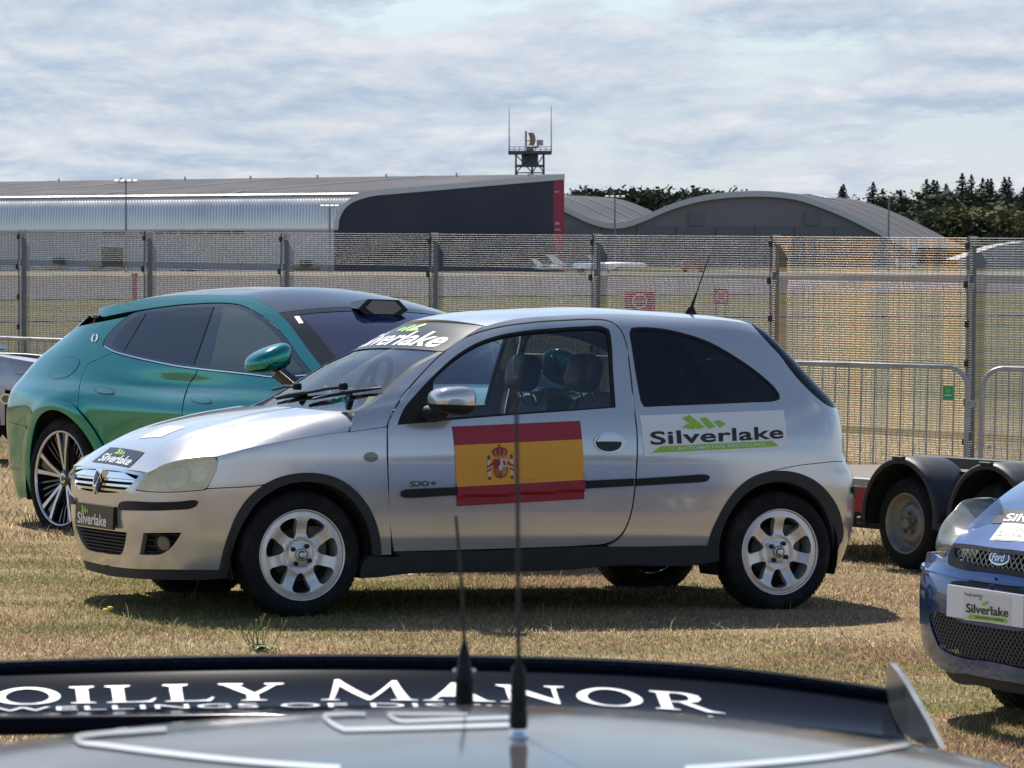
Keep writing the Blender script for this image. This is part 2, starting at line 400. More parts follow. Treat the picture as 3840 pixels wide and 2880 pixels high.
def patch(name, S, poly, mat, parent=None, thick=.012, off=0., res=.035, gap=0., holes=(), edge=True, mirror=None, label=None, ucenter=None, back=False):
    """a real sheet of bodywork: polygon in the surface's own (u,v) metres, laid on S, with turned-in edges"""
    P = resample(poly, res)
    if gap: P = inset(P, gap)
    H = [resample(h, res) for h in holes]
    V, F = cdt_fill(P, H, res)
    Nn = S.N(V[:, 0], V[:, 1]); Q = S.P(V[:, 0], V[:, 1]) + Nn * off
    # orient the faces with the surface normal
    if (np.cross(Q[F[:, 1]] - Q[F[:, 0]], Q[F[:, 2]] - Q[F[:, 0]]) * Nn[F[:, 0]]).sum() < 0: F = F[:, ::-1]
    verts = list(Q); faces = [tuple(f) for f in F]; ln = [Nn[i] for f in F for i in f]
    if edge and thick > 0:
        cnt = {}
        for f in F:
            for i in range(3):
                k = (f[i], f[(i + 1) % 3]); cnt[k] = 1
        bd = [k for k in cnt if (k[1], k[0]) not in cnt]
        mp = {}
        for k in bd:
            for i in k:
                if i not in mp: mp[i] = len(verts); verts.append(Q[i] - Nn[i] * thick)
        for (i, j) in bd:
            q = (j, i, mp[i], mp[j]); faces.append(q)
            fn = np.cross(verts[i] - verts[j], verts[mp[i]] - verts[j]); fn = fn / max(np.linalg.norm(fn), 1e-12)
            ln += [fn] * 4
        if back:
            n0 = len(verts); verts += [Q[i] - Nn[i] * thick for i in range(len(Q))]
            for f in F: faces.append(tuple(n0 + i for i in f[::-1])); ln += [-Nn[i] for i in f[::-1]]
    o = mesh_obj(name, verts, faces, mat, parent, True, ln)
    if label: o['label'] = label
    if mirror:
        mv = [np.array([p[0], -p[1], p[2]]) for p in verts]; mf = [tuple(f[::-1]) for f in faces]; k = 0; ml = []
        for f in faces:
            ml += [np.array([n[0], -n[1], n[2]]) for n in ln[k:k + len(f)][::-1]]; k += len(f)
        o2 = mesh_obj(name, mv, mf, mat, parent, True, ml); return o, o2
    return o
# ------------------------------------------------------------------ shared pieces: paths on surfaces, decals, wheels
def PP(S, L, closed=True, step=14): return S.unproj(smooth_path(L, step, closed))
def plane_pt(M, px, axis, val):
    """car-local point on the plane axis=val behind a photo pixel"""
    Mi = M.inverted(); o = Mi @ Vector((0, 0, CAMZ)); d = (Mi.to_3x3() @ Vector(ray(px[0], px[1])))
    t = (val - o[axis]) / d[axis]; return o + d * t
def plane_surf(M, axis, val, flip=False):
    """a flat working surface in car space: (u,v) are the two other local axes"""
    def fn(u, v):
        z = np.zeros(np.broadcast(u, v).shape) + val; u = u + 0 * z; v = v + 0 * z
        return np.stack([z, u, v] if axis == 0 else [u, z, v] if axis == 1 else [u, v, z], -1)
    return Surf(fn, M, (-8, 8, -8, 8), flip, (40, 40))
_txt = {}
def text_mesh(s, bold=.02, shear=0., spacing=1.0):
    """flat letters from Blender's built-in font, normalised to height 1; returns 2D verts, faces, width"""
    key = (s, bold, shear, spacing)
    if key in _txt: return _txt[key]
    cu = bpy.data.curves.new('lettering', 'FONT'); cu.body = s; cu.offset = bold; cu.shear = shear; cu.space_character = spacing; cu.resolution_u = 4
    ob = bpy.data.objects.new('lettering', cu); COL.objects.link(ob); dg = bpy.context.evaluated_depsgraph_get(); dg.update()
    me = ob.evaluated_get(dg).to_mesh()
    V = np.array([tuple(v.co)[:2] for v in me.vertices]); F = [tuple(p.vertices) for p in me.polygons]
    ob.evaluated_get(dg).to_mesh_clear(); bpy.data.objects.remove(ob); bpy.data.curves.remove(cu)
    lo, hi = V.min(0), V.max(0); V = (V - lo) / (hi[1] - lo[1]); _txt[key] = (V, F, (hi[0] - lo[0]) / (hi[1] - lo[1])); return _txt[key]
def quadmap(uv):
    """(s,t) in the unit square -> surface (u,v); corners given as bottom-left, bottom-right, top-right, top-left"""
    a, b, c, d = [np.array(p, float) for p in uv]
    return lambda s, t: a[None] * ((1 - s) * (1 - t))[:, None] + b[None] * (s * (1 - t))[:, None] + c[None] * (s * t)[:, None] + d[None] * ((1 - s) * t)[:, None]
def lay(name, S, uv, F, mat, parent, off, both=False):
    n = S.N(uv[:, 0], uv[:, 1]); P = S.P(uv[:, 0], uv[:, 1]) + n * off
    F = [tuple(f) for f in F]; w = sum(np.dot(np.cross(P[f[1]] - P[f[0]], P[f[2]] - P[f[0]]), n[f[0]]) for f in F)
    if w < 0: F = [f[::-1] for f in F]
    ln = [n[i] for f in F for i in f]
    return mesh_obj(name, P, F, mat, parent, True, ln)
def decal_text(name, S, quad, s, mat, parent, rect=(0, 0, 1, 1), bold=.02, shear=0., off=.003, spacing=1.):
    V, F, w = text_mesh(s, bold, shear, spacing); Q = quadmap(quad); x0, y0, x1, y1 = rect
    sx = V[:, 0] / V[:, 0].max(); return lay(name, S, Q(x0 + sx * (x1 - x0), y0 + V[:, 1] * (y1 - y0)), F, mat, parent, off)
def decal_poly(name, S, quad, polys, mat, parent, off=.003, res=None):
    Q = quadmap(quad); V = []; F = []
    for p in polys:
        uv = Q(*np.array(p, float).T); vv, ff = cdt_fill(resample(uv, res or .03), [], res or .03)
        n0 = len(V); V += [tuple(a) for a in vv]; F += [tuple(n0 + i for i in f) for f in ff]
    return lay(name, S, np.array(V), F, mat, parent, off)
def ell(cx, cy, rx, ry, n=28, a0=0, a1=360): return [(cx + rx * math.cos(R(a0 + (a1 - a0) * i / n)), cy + ry * math.sin(R(a0 + (a1 - a0) * i / n))) for i in range(n)]
LOGO_BARS = [[(0, .18), (.16, .42), (.30, .20), (.28, 0)], [(.04, .78), (.20, 1.0), (.52, .14), (.36, .0)], [(.42, .72), (.56, .80), (.76, .14), (.60, 0)], [(.72, .50), (.86, .56), (1.0, .30), (.86, .04)]]
def bars(x0, y0, x1, y1, mirror=False, shear=0.): 
    return [[((x0 + ((1 - p[0]) if mirror else p[0]) * (x1 - x0)) + shear * p[1], y0 + p[1] * (y1 - y0)) for p in b] for b in LOGO_BARS]

def tyre(parent, C, Rt, Rr, width, mats, side=-1, tread=True, name='tyre'):
    """C: wheel centre on the outer face, axle along y; side -1 = outer face towards -y"""
    w = width; h = Rt - Rr
    prof = [(Rr - .008, .012), (Rr + .004, .0), (Rr + h * .22, -.006), (Rr + h * .5, -.008), (Rr + h * .78, .002), (Rr + h * .93, .016), (Rt - .003, .03), (Rt, .045)]
    prof += [(Rt + .001, w * .5)] + [(r_, w - y_) for r_, y_ in prof[::-1]]
    m = MB(); c = Vector(C)
    T = Matrix.Translation(c) @ Matrix.Diagonal((1, 1 if side < 0 else -1, 1, 1))
    m.lathe(prof, 64, T, 'y')
    if tread:                                     # tread blocks round the shoulder and the crown
        nb = 72
        for k in range(nb):
            a = 2 * math.pi * k / nb; ca, sa = math.cos(a), math.sin(a)
            for (y0, y1, rr, da) in ((.022, .055, Rt - .001, 0), (.062, w * .46, Rt + .0025, .5), (w * .54, w - .062, Rt + .0025, 0), (w - .055, w - .022, Rt - .001, .5)):
                a2 = a + da * 2 * math.pi / nb; hw = 2 * math.pi / nb * .36; v = []
                for yy in (y0, y1):
                    for aa in (a2 - hw, a2 + hw):
                        for r_ in (rr - .004, rr + .0012): v.append(T @ Vector((r_ * math.cos(aa), yy, r_ * math.sin(aa))))
                m.add(v, [(1, 3, 7, 5), (0, 1, 5, 4), (2, 6, 7, 3), (0, 2, 3, 1), (4, 5, 7, 6)])
    # raised ring of sidewall lettering blocks
    for k in range(26):
        if k % 13 in (0, 1, 2, 11, 12): continue
        a = 2 * math.pi * k / 26
        for q in range(2):
            aa = a + q * .05; r0, r1 = Rr + h * .45, Rr + h * .62
            m.add([T @ Vector((r_ * math.cos(b), -.0105, r_ * math.sin(b))) for (r_, b) in ((r0, aa), (r1, aa), (r1, aa + .03), (r0, aa + .03))], [(0, 1, 2, 3)])
    return m.build(name, mats, parent)
def disc_surf(C, depth, side=-1):
    """wheel face as a surface: (u,v) = metres right/up from the hub, depth(r) inwards from the outer face"""
    c = np.array(C, float)
    def fn(u, v):
        r = np.hypot(u, v); return np.stack([c[0] + u, c[1] - side * depth(r) + 0 * r, c[2] + v], -1)
    return Surf(fn, Matrix.Identity(4), (-1, 1, -1, 1), flip=(side > 0))
# ------------------------------------------------------------------ shared materials
M_silver = material('silver_paint', (.58, .58, .59), .18, .58, 1.0, noise=.03, nscale=3, coat_rough=.03)
M_black = material('black_plastic', (.015, .0155, .018), .55, spec=.25, noise=.15, nscale=20, bump=.12, bscale=250)
M_grey_pl = material('weathered_grey_plastic', (.036, .037, .040), .62, spec=.25, noise=.2, nscale=14, bump=.1, bscale=200)
M_dark = material('dark_interior', (.012, .012, .014), .85)
M_under = material('underbody', (.015, .014, .013), .9, noise=.3)
M_rubber = material('tyre_rubber', (.016, .016, .017), .85, spec=.15, noise=.25, nscale=18, dirt=(.10, .085, .065, .35, 6.))
M_chrome = material('chrome', (.85, .86, .88), .07, 1.0)
M_alloy = material('silver_alloy', (.74, .73, .71), .33, .55, .6, noise=.06, nscale=10, dirt=(.33, .30, .26, .45, 9.))
M_white = material('white_vinyl', (.80, .81, .83), .42, coat=.3)
M_blackv = material('black_vinyl', (.012, .013, .016), .28, spec=.18)
M_ink = material('black_print', (.012, .012, .013), .4)
M_green = material('green_print', (.30, .56, .045), .42)
M_bolt = material('dark_bolt', (.01, .01, .011), .5)
M_disc = material('brake_steel', (.10, .085, .075), .5, .7, noise=.3)
G_clear = glass('clear_glass', (.80, .86, .85), .05)
G_tint = glass('privacy_glass', (.15, .175, .18), .02)
M_seat = material('seat_leather', (.035, .036, .040), .5, noise=.1, bump=.1, bscale=120)
M_seatg = material('grey_seat_fabric', (.22, .22, .215), .85, noise=.2, nscale=30)
M_lens = material('yellowed_headlamp_plastic', (.68, .64, .43), .16, .05, 1.0, noise=.13, nscale=12, coat_rough=.12)
M_amber = material('smoked_lens', (.16, .15, .14), .15, .2, .8)

def hazed(name, col, rough, clear):
    """weathered lamp plastic: part milky, part see-through"""
    m = material(name, col, rough, 0, 1., noise=.14, nscale=12, coat_rough=.08); nt = m.node_tree; mx = nt.nodes.new('ShaderNodeMixShader'); tr = nt.nodes.new('ShaderNodeBsdfTransparent'); mx.inputs[0].default_value = clear
    nt.links.new(nt.nodes['Principled BSDF'].outputs[0], mx.inputs[1]); nt.links.new(tr.outputs[0], mx.inputs[2]); nt.links.new(mx.outputs[0], nt.nodes['Material Output'].inputs[0]); return m
M_lensh = hazed('yellowed_lamp_cover', (.84, .79, .52), .16, .28)
M_lamph = material('lamp_housing_silver', (.62, .61, .55), .28, .6)
M_bulb = material('lamp_dark_bowl', (.18, .17, .14), .15, .8)
def cat(*ls): return np.vstack(ls)
def solve_pose(pts, pix, yaw, roll=0., free_yaw=False):
    """place a car: local wheel points that must fall on photo pixels; yaw fixed, position and pitch solved"""
    def mat(p):
        return Matrix.Translation(p[:3]) @ Matrix.Rotation(p[3], 4, (-math.sin(yaw), math.cos(yaw), 0)) @ Matrix.Rotation(yaw, 4, 'Z') @ Matrix.Rotation(roll, 4, 'X')
    def res(p):
        M = mat(p); return (project([tuple(M @ Vector(q)) for q in pts]) - np.array(pix)).ravel()
    p = np.array([-1., 16., 0., 0.])
    for _ in range(40):
        r = res(p); J = np.stack([(res(p + np.eye(4)[i] * 1e-5) - r) / 1e-5 for i in range(4)], 1)
        d = np.linalg.lstsq(J, -r, rcond=None)[0]; p = p + np.clip(d, -3, 3)
    return mat(p), p, res(p)
# ================================================================== ground, grass, runway
def ground_material():
    m = bpy.data.materials.new('dry_grass_soil'); m.use_nodes = True; nt = m.node_tree; b = nt.nodes['Principled BSDF']; N = nt.nodes.new; L = nt.links.new
    b.inputs['Roughness'].default_value = .95; b.inputs['Specular IOR Level'].default_value = 0
    tc = N('ShaderNodeTexCoord')
    def noise(sc, det, sx=1., sy=1., off=0):
        mp = N('ShaderNodeMapping'); L(tc.outputs['Object'], mp.inputs[0]); mp.inputs['Scale'].default_value = (sx, sy, 1); mp.inputs['Location'].default_value = (off, off, 0)
        n = N('ShaderNodeTexNoise'); L(mp.outputs[0], n.inputs['Vector']); n.inputs['Scale'].default_value = sc; n.inputs['Detail'].default_value = det; n.inputs['Roughness'].default_value = .65; return n.outputs[0]
    def ramp(v, stops):
        r = N('ShaderNodeValToRGB'); L(v, r.inputs[0]); e = r.color_ramp.elements
        while len(e) < len(stops): e.new(.5)
        for el, (p, c) in zip(e, stops): el.position = p; el.color = (*c, 1)
        return r.outputs[0]
    def mix(f, a, b_, mode='MIX'):
        x = N('ShaderNodeMix'); x.data_type = 'RGBA'; x.blend_type = mode
        for sck, v in ((x.inputs[0], f), (x.inputs[6], a), (x.inputs[7], b_)):
            if isinstance(v, (int, float)): sck.default_value = v
            else: L(v, sck)
        return x.outputs[2]
    big = ramp(noise(.42, 4), [(.36, (.27, .20, .12)), (.5, (.36, .28, .17)), (.62, (.22, .20, .10))])
    fine = ramp(noise(26, 4), [(.3, (.45, .42, .38)), (.55, (1, 1, 1)), (.72, (1.35, 1.3, 1.2))])
    near = mix(1., big, fine, 'MULTIPLY')
    far = ramp(noise(.05, 5, .25, 1.6, 7), [(.34, (.15, .118, .074)), (.5, (.112, .102, .062)), (.64, (.078, .086, .048))])
    sep = N('ShaderNodeSeparateXYZ'); L(tc.outputs['Object'], sep.inputs[0]); mr = N('ShaderNodeMapRange'); L(sep.outputs[1], mr.inputs[0]); mr.inputs[1].default_value = 30; mr.inputs[2].default_value = 70
    L(mix(mr.outputs[0], near, far), b.inputs['Base Color'])
    bp = N('ShaderNodeBump'); L(noise(40, 3), bp.inputs['Height']); bp.inputs['Strength'].default_value = .6; bp.inputs['Distance'].default_value = .02; L(bp.outputs[0], b.inputs['Normal'])
    return m
M_ground = ground_material()
_rng = np.random.default_rng(5)
def ground_sheet():
    ys = np.r_[-60, -30, -12, np.linspace(-4, 60, 130), np.geomspace(64, 9000, 50)]
    V = []; nx = 60
    for y in ys:
        hw = 14 + abs(y) * .9 if y > -10 else 40
        for i in range(nx + 1):
            t = i / nx * 2 - 1; x = hw * (abs(t) ** 1.6) * (1 if t > 0 else -1); V.append((x, y, gz(x, y)))
    w = nx + 1
    F = [(j * w + i, j * w + i + 1, (j + 1) * w + i + 1, (j + 1) * w + i) for j in range(len(ys) - 1) for i in range(nx)]
    o = mesh_obj('ground', V, F, M_ground, None, True); tag(o, kind='structure'); return o
ground_sheet()
M_tarmac = material('runway_tarmac', (.10, .098, .103), .95, spec=0, noise=.18, nscale=.05, stretch=(1, 4, 1))
M_conc = material('apron_concrete', (.22, .20, .175), .95, spec=0, noise=.12, nscale=.04, stretch=(1, 4, 1))
def flat(name, x0, x1, y0, y1, mat, lift, skew=0.):
    V = [(x0, y0, CAMZ - 3.5 + lift), (x1, y0 + skew, CAMZ - 3.5 + lift), (x1, y1 + skew, CAMZ - 3.5 + lift), (x0, y1, CAMZ - 3.5 + lift)]
    o = mesh_obj(name, V, [(0, 1, 2, 3)], mat); tag(o, kind='structure'); return o
def quad(name, pts, mat, lift):
    o = mesh_obj(name, [(x, y, CAMZ - 3.5 + lift) for x, y in pts], [(0, 1, 2, 3)], mat); tag(o, kind='structure'); return o
quad('runway', [(-90, 225), (90, 335), (150, 590), (-150, 392)], M_tarmac, .06)
quad('taxiway', [(-40, 172), (60, 205), (60, 214), (-40, 180)], M_tarmac, .05)
flat('apron', -700, 700, 520, 640, M_conc, .05)

# grass: dry straw with greener patches, real blades where they are large enough to see
def blob(X, Y, seed, sc):
    r = np.random.default_rng(seed); v = np.zeros_like(X)
    for k in range(7):
        a = r.uniform(0, 6.28); f = sc * r.uniform(.5, 2.2); p = r.uniform(0, 6.28); v += np.sin((X * np.cos(a) + Y * np.sin(a) * 1.5) * f + p) / (1 + .25 * k)
    return v / 3
def grass(name, n, y0, y1, hmin, hmax, wid, label, seed, dens_far=1.0):
    r = np.random.default_rng(seed)
    Y = y0 + (y1 - y0) * r.random(n) ** dens_far; hw = Y * .155 + .35; X = (r.random(n) * 2 - 1) * hw
    Z = ground(X, Y); g = 1.25 * blob(X, Y, 3, .9) + .7 * blob(X, Y, 8, 3.1) + r.normal(0, .3, n)
    keep = r.random(n) < .30 + .70 * sstep(-.55, .25, blob(X, Y, 33, 2.3) + .5 * blob(X, Y, 35, 6.))
    X, Y, Z, g = X[keep], Y[keep], Z[keep], g[keep]; n = len(X)
    tall = np.clip(blob(X, Y, 21, 1.6) * .5 + .5, 0, 1)
    H = (hmin + (hmax - hmin) * r.random(n) ** 2.2) * (.6 + .8 * tall); A = r.random(n) * 2 * np.pi; lean = r.normal(1.15, .5, n) * H; LA = r.random(n) * 2 * np.pi
    W = wid * (.6 + .8 * r.random(n)); ca, sa = np.cos(A), np.sin(A)
    bx, by = np.cos(LA) * lean, np.sin(LA) * lean
    P = np.zeros((n, 5, 3))
    P[:, 0] = np.stack([X - ca * W, Y - sa * W, Z - .01], 1); P[:, 1] = np.stack([X + ca * W, Y + sa * W, Z - .01], 1)
    P[:, 2] = np.stack([X + bx * .4 - ca * W * .75, Y + by * .4 - sa * W * .75, Z + H * .62], 1); P[:, 3] = np.stack([X + bx * .4 + ca * W * .75, Y + by * .4 + sa * W * .75, Z + H * .62], 1)
    P[:, 4] = np.stack([X + bx, Y + by, Z + H], 1)
    me = bpy.data.meshes.new(name); me.vertices.add(n * 5); me.vertices.foreach_set('co', P.ravel())
    base = np.arange(n)[:, None] * 5; q = (base + np.array([0, 1, 3, 2])).ravel(); t = (base + np.array([2, 3, 4])).ravel()
    me.loops.add(n * 7); me.polygons.add(n * 2); loops = np.concatenate([q, t]); me.loops.foreach_set('vertex_index', loops.astype(np.int32))
    st = np.concatenate([np.arange(n) * 4, n * 4 + np.arange(n) * 3]); me.polygons.foreach_set('loop_start', st.astype(np.int32))
    me.update(calc_edges=True)
    green = np.clip(g * .95 - .18, 0, 1)[:, None]; j = r.random((n, 1))
    straw = np.array([.60, .45, .285]) * (.32 + .95 * j ** 1.4) + np.array([.20, .18, .13]) * (j > .86); grn = np.array([.20, .21, .07]) * (.6 + .9 * j)
    rust = np.clip(.5 + 1.1 * blob(X, Y, 51, 1.1) + .5 * blob(X, Y, 52, 4.), 0, 1)[:, None]; straw = straw * (1 - rust) + np.array([.52, .355, .23]) * (.4 + .85 * j ** 1.4) * rust
    c = straw * (1 - green) + grn * green
    c4 = np.ones((n, 5, 4)); c4[:, :, :3] = c[:, None]
    at_ = me.color_attributes.new('blade', 'FLOAT_COLOR', 'POINT'); at_.data.foreach_set('color', c4.ravel())
    me.materials.append(M_blade); o = bpy.data.objects.new(name, me); COL.objects.link(o); tag(o, label, 'grass', kind='stuff'); return o
M_blade = bpy.data.materials.new('grass_blade'); M_blade.use_nodes = True
_b = M_blade.node_tree.nodes['Principled BSDF']; _a = M_blade.node_tree.nodes.new('ShaderNodeAttribute'); _a.attribute_name = 'blade'
M_blade.node_tree.links.new(_a.outputs['Color'], _b.inputs['Base Color']); _b.inputs['Roughness'].default_value = .7; _b.inputs['Specular IOR Level'].default_value = .25
_nt = M_blade.node_tree; _tr = _nt.nodes.new('ShaderNodeBsdfTranslucent'); _nt.links.new(_a.outputs['Color'], _tr.inputs[0]); _mx = _nt.nodes.new('ShaderNodeMixShader'); _mx.inputs[0].default_value = .55
_nt.links.new(_b.outputs[0], _mx.inputs[1]); _nt.links.new(_tr.outputs[0], _mx.inputs[2]); _nt.links.new(_mx.outputs[0], _nt.nodes['Material Output'].inputs[0])
grass('dry_grass', 520000, 9.8, 21, .005, .023, .0021, 'short dry grass, straw with green patches, around the parked cars', 1)
grass('far_grass', 90000, 21, 47, .02, .07, .0042, 'sparse dry grass running up to the mesh fence', 2)
grass('tall_grass', 1500, 10.2, 19, .04, .11, .0016, 'thin seeding grass stalks standing above the turf', 4)
# ================================================================== airfield buildings, tower, masts, jets, trees
M_shed = material('light_grey_cladding', (.56, .54, .525), .7, 0, noise=.08, nscale=.2)
M_dwall = material('charcoal_cladding', (.040, .045, .062), .7, noise=.08, nscale=.1)
M_roof = material('grey_sheet_roof', (.105, .105, .115), .85, .0, spec=.1, noise=.12, nscale=.06)
M_edge = material('pale_roof_edge', (.52, .52, .51), .4, .5)
M_redp = material('red_panel', (.34, .03, .06), .55)
M_glz = material('dark_window', (.03, .035, .04), .2)
M_yelp = material('yellow_kerb', (.55, .38, .05), .6)
GZ0 = CAMZ - 3.5
def ribbed(name, col, rough, metal, freq, depth, axis='X'):
    m = material(name, col, rough, metal, noise=.10, nscale=.15); nt = m.node_tree; N = nt.nodes.new; L = nt.links.new; b = nt.nodes['Principled BSDF']
    tc = N('ShaderNodeTexCoord'); w = N('ShaderNodeTexWave'); w.bands_direction = axis; w.inputs['Scale'].default_value = freq; w.inputs['Distortion'].default_value = .6; w.inputs['Detail'].default_value = 2
    L(tc.outputs['Object'], w.inputs['Vector']); bp = N('ShaderNodeBump'); bp.inputs['Strength'].default_value = .7; bp.inputs['Distance'].default_value = depth; L(w.outputs['Fac'], bp.inputs['Height']); L(bp.outputs[0], b.inputs['Normal']); return m
M_alu = ribbed('ribbed_aluminium', (.85, .78, .68), .34, .7, .55, .10)
def hangar1():
    c0 = at(1255, 1014, 640); c1 = at(2075, 1019, 648); D = at(-260, 1000, 690) - c0; D[2] = 0; D = D * 1.4
    ex = c1 - c0; ex[2] = 0; W = np.linalg.norm(ex); ex /= W; DL = np.linalg.norm(D); Dn = D / DL
    t = empty('metal_hangar', (c0[0], c0[1], GZ0)); tag(t, 'long curved metal hangar with a charcoal end wall', 'hangar')
    def sz(px, py):                                    # photo point on the end-wall plane -> (s, z) from the corner
        r = ray(px, py); n = np.array([-ex[1], ex[0], 0]); k = ((c0 - [0, 0, CAMZ]) @ n) / (r @ n); p = np.array([0, 0, CAMZ]) + r * k
        return float((p - c0) @ ex), float(p[2] - GZ0)
    def P(s, z, d=0., out=0.): p = ex * s + Dn * d; return (p[0] + out * ex[1] * 1, p[1] - out * ex[0], z)
    prof = [sz(*q) for q in [(1253, 862), (1262, 815), (1282, 780), (1312, 755), (1352, 738), (1410, 726)]] + [sz(2075, 667)]
    base = prof[0][0]
    wall = [(base, -1), ] + prof + [(prof[-1][0], -1)]
    m = MB(); n = len(wall); m.add([P(s, z) for s, z in wall], [tuple(range(n))]); m.build('end_wall', M_dwall, t)
    # curved eave and roof extruded along the building
    th = .9; pr = [(base, prof[0][1])] + prof[1:]
    up = [(s + (0 if i else -.25), z + (.35 if i else 0)) for i, (s, z) in enumerate(prof)]
    outer = [(prof[0][0] - .7, prof[0][1])] + [(s - .7 * max(0, 1 - i / 4), z + .55 * min(1, i / 3) + .15) for i, (s, z) in list(enumerate(prof))[1:]]
    outer[-1] = (outer[-1][0] + 1.6, outer[-1][1] - .05)
    outer = smooth_path(outer[:6], .5, False); outer = [tuple(p) for p in outer] + [(prof[-1][0] + 1.6, prof[-1][1] + .7)]
    k = 0
    while outer[k][1] < prof[4][1] + .2: k += 1
    ne = 26
    def ext(poly, name, mat, d0, d1, smooth=True):
        m = MB(); m.add([P(s, z, d0 + (d1 - d0) * j / ne) for j in range(ne + 1) for s, z in poly], [(j * len(poly) + i, j * len(poly) + i + 1, (j + 1) * len(poly) + i + 1, (j + 1) * len(poly) + i) for j in range(ne) for i in range(len(poly) - 1)], smooth); return m.build(name, mat, t)
    ext(outer[:k + 1], 'curved_eave', M_alu, -.6, DL); ext(outer[k:], 'roof', M_roof, -.6, DL, False)
    inn = [(s + .0, z - 1.0) for s, z in outer]; inn[0] = (outer[0][0] + .9, outer[0][1])
    for i in range(1, k): inn[i] = (outer[i][0] + .9 * (1 - i / k) + .1, outer[i][1] - 1.0 * i / k)
    m = MB(); n = len(outer); m.add([P(s, z, -.6) for s, z in outer] + [P(s, z, -.6) for s, z in inn], [(i, i + 1, n + i + 1, n + i) for i in range(n - 1)]); m.add([P(s, z, -.6) for s, z in inn] + [P(s, z, .3) for s, z in inn], [(i, i + 1, n + i + 1, n + i) for i in range(n - 1)]); m.build('verge_fascia', M_edge, t)
    m = MB(); za = outer[k][1]; m.add([P(outer[k][0] - .4, za + .25, -.6), P(outer[k][0] - .4, za + .25, DL), P(outer[k][0] + .5, za + .45, DL), P(outer[k][0] + .5, za + .45, -.6)], [(0, 1, 2, 3)]); m.build('ridge_flashing', M_edge, t)
    # roof ribs
    sr, zr = outer[-1]; s0, z0 = outer[k]
    for d in (DL * .214, DL * .443, DL * .664, DL * .88):
        op = outer[k:]; m = MB(); m.add([P(a_, b_ + .12, d) for a_, b_ in op] + [P(a_, b_ + .12, d + 1.0) for a_, b_ in op], [(i, i + 1, len(op) + i + 1, len(op) + i) for i in range(len(op) - 1)]); m.build('roof_seam', material('seam_grey', (.22, .22, .22), .8, spec=.1), t)
    for d in np.linspace(4, DL - 4, 9):
        m = MB(); q = P(s0 + (sr - s0) * .93, z0 + (zr - z0) * .93, d); m.box(q, (.35, .35, 1.4)); m.build('roof_vent', M_edge, t)
    # side wall under the eave
    zw = prof[0][1]
    m = MB(); m.add([P(base + .2, -1, 0), P(base + .2, -1, DL), P(base + .2, zw, DL), P(base + .2, zw, 0)], [(0, 1, 2, 3)]); m.build('side_wall', M_shed, t)
    m = MB(); m.add([P(base - .75, zw - .1, -.5), P(base - .75, zw - .1, DL), P(base - .75, zw + .25, DL), P(base - .75, zw + .25, -.5)], [(0, 1, 2, 3)]); m.build('gutter', M_edge, t)
    def on_side(px, py):
        r = ray(px, py); nn = np.array([-Dn[1], Dn[0], 0]); kk = ((c0 - [0, 0, CAMZ]) @ nn) / (r @ nn); p = np.array([0, 0, CAMZ]) + r * kk; return float((p - c0) @ Dn), float(p[2] - GZ0)
    sidn = np.array([Dn[1], -Dn[0], 0]); sidn = sidn if sidn[1] < 0 else -sidn
    def side_rect(name, x0, y0, x1, y1, mat, out=.12, dep=.1):
        d0, z0_ = on_side(x0, y1); d1, z1_ = on_side(x1, y0); m = MB(); o = sidn * out; q = [P(base + .2, z, d) for d, z in ((d0, z0_), (d1, z0_), (d1, z1_), (d0, z1_))]
        m.add([(p[0] + o[0] * (1 if j else 0), p[1] + o[1] * (1 if j else 0), p[2]) for j in (0, 1) for p in q], [(4, 5, 6, 7), (0, 1, 5, 4), (1, 2, 6, 5), (2, 3, 7, 6), (3, 0, 4, 7)]); return m.build(name, mat, t)
    R1 = lambda x, y: (x * .5877, 600 + y * .5877)
    for i, x in enumerate((655, 730, 890, 980, 1060, 1148, 1228, 1320, 1398, 1485)):
        (a, b), (c, d) = R1(x, 446), R1(x + 64, 474); side_rect('window', a, b, c, d, M_glz if i == 9 else material('grey_blind_window', (.10, .10, .10), .3))
    (a, b), (c, d) = R1(645, 480), R1(1555, 487); side_rect('window_sill', a, b, c, d, M_edge, .3)
    (a, b), (c, d) = R1(640, 546), R1(792, 684); side_rect('door_frame', a, b, c, d, M_edge, .15); (a, b), (c, d) = R1(650, 556), R1(784, 684); side_rect('loading_door', a, b, c, d, M_glz, .25)
    for x0, x1 in ((288, 404), (578, 645), (702, 784), (1870, 2035)):
        (a, b), (c, d) = R1(x0, 678), R1(x1, 692); side_rect('yellow_kerb', a, b, c, d, M_yelp, 1.0)
    for x0, x1, y0, y1 in ((375, 410, 622, 664), (1948, 1985, 640, 680), (1190, 1240, 695, 722)):
        (a, b), (c, d) = R1(x0, y0), R1(x1, y1); side_rect('plant_box', a, b, c, d, M_glz, 2.0)
    # red end strip, one pier proud of the wall
    a = sz(2076, 667); b = sz(2116, 667); m = MB(); m.add([P(*q) for q in ((a[0], -1), (b[0], -1), (b[0], a[1] + .0), (a[0], a[1]))] + [P(q[0], q[1], 6) for q in ((a[0], -1), (b[0], -1), (b[0], a[1]), (a[0], a[1]))], [(0, 1, 2, 3), (1, 5, 6, 2), (3, 2, 6, 7), (0, 3, 7, 4)]); red = m.build('red_pier', M_redp, t)
    for y0, y1, x0, x1 in ((716, 722, 2078, 2094), (833, 843, 2079, 2096), (858, 864, 2078, 2100)):
        a, b = sz(x0, y1), sz(x1, y0); m = MB(); m.add([P(a[0], a[1], -.1), P(b[0], a[1], -.1), P(b[0], b[1], -.1), P(a[0], b[1], -.1)], [(0, 1, 2, 3)]); m.build('pier_print', material('faded_print', (.55, .35, .38), .6), red)
hangar1()
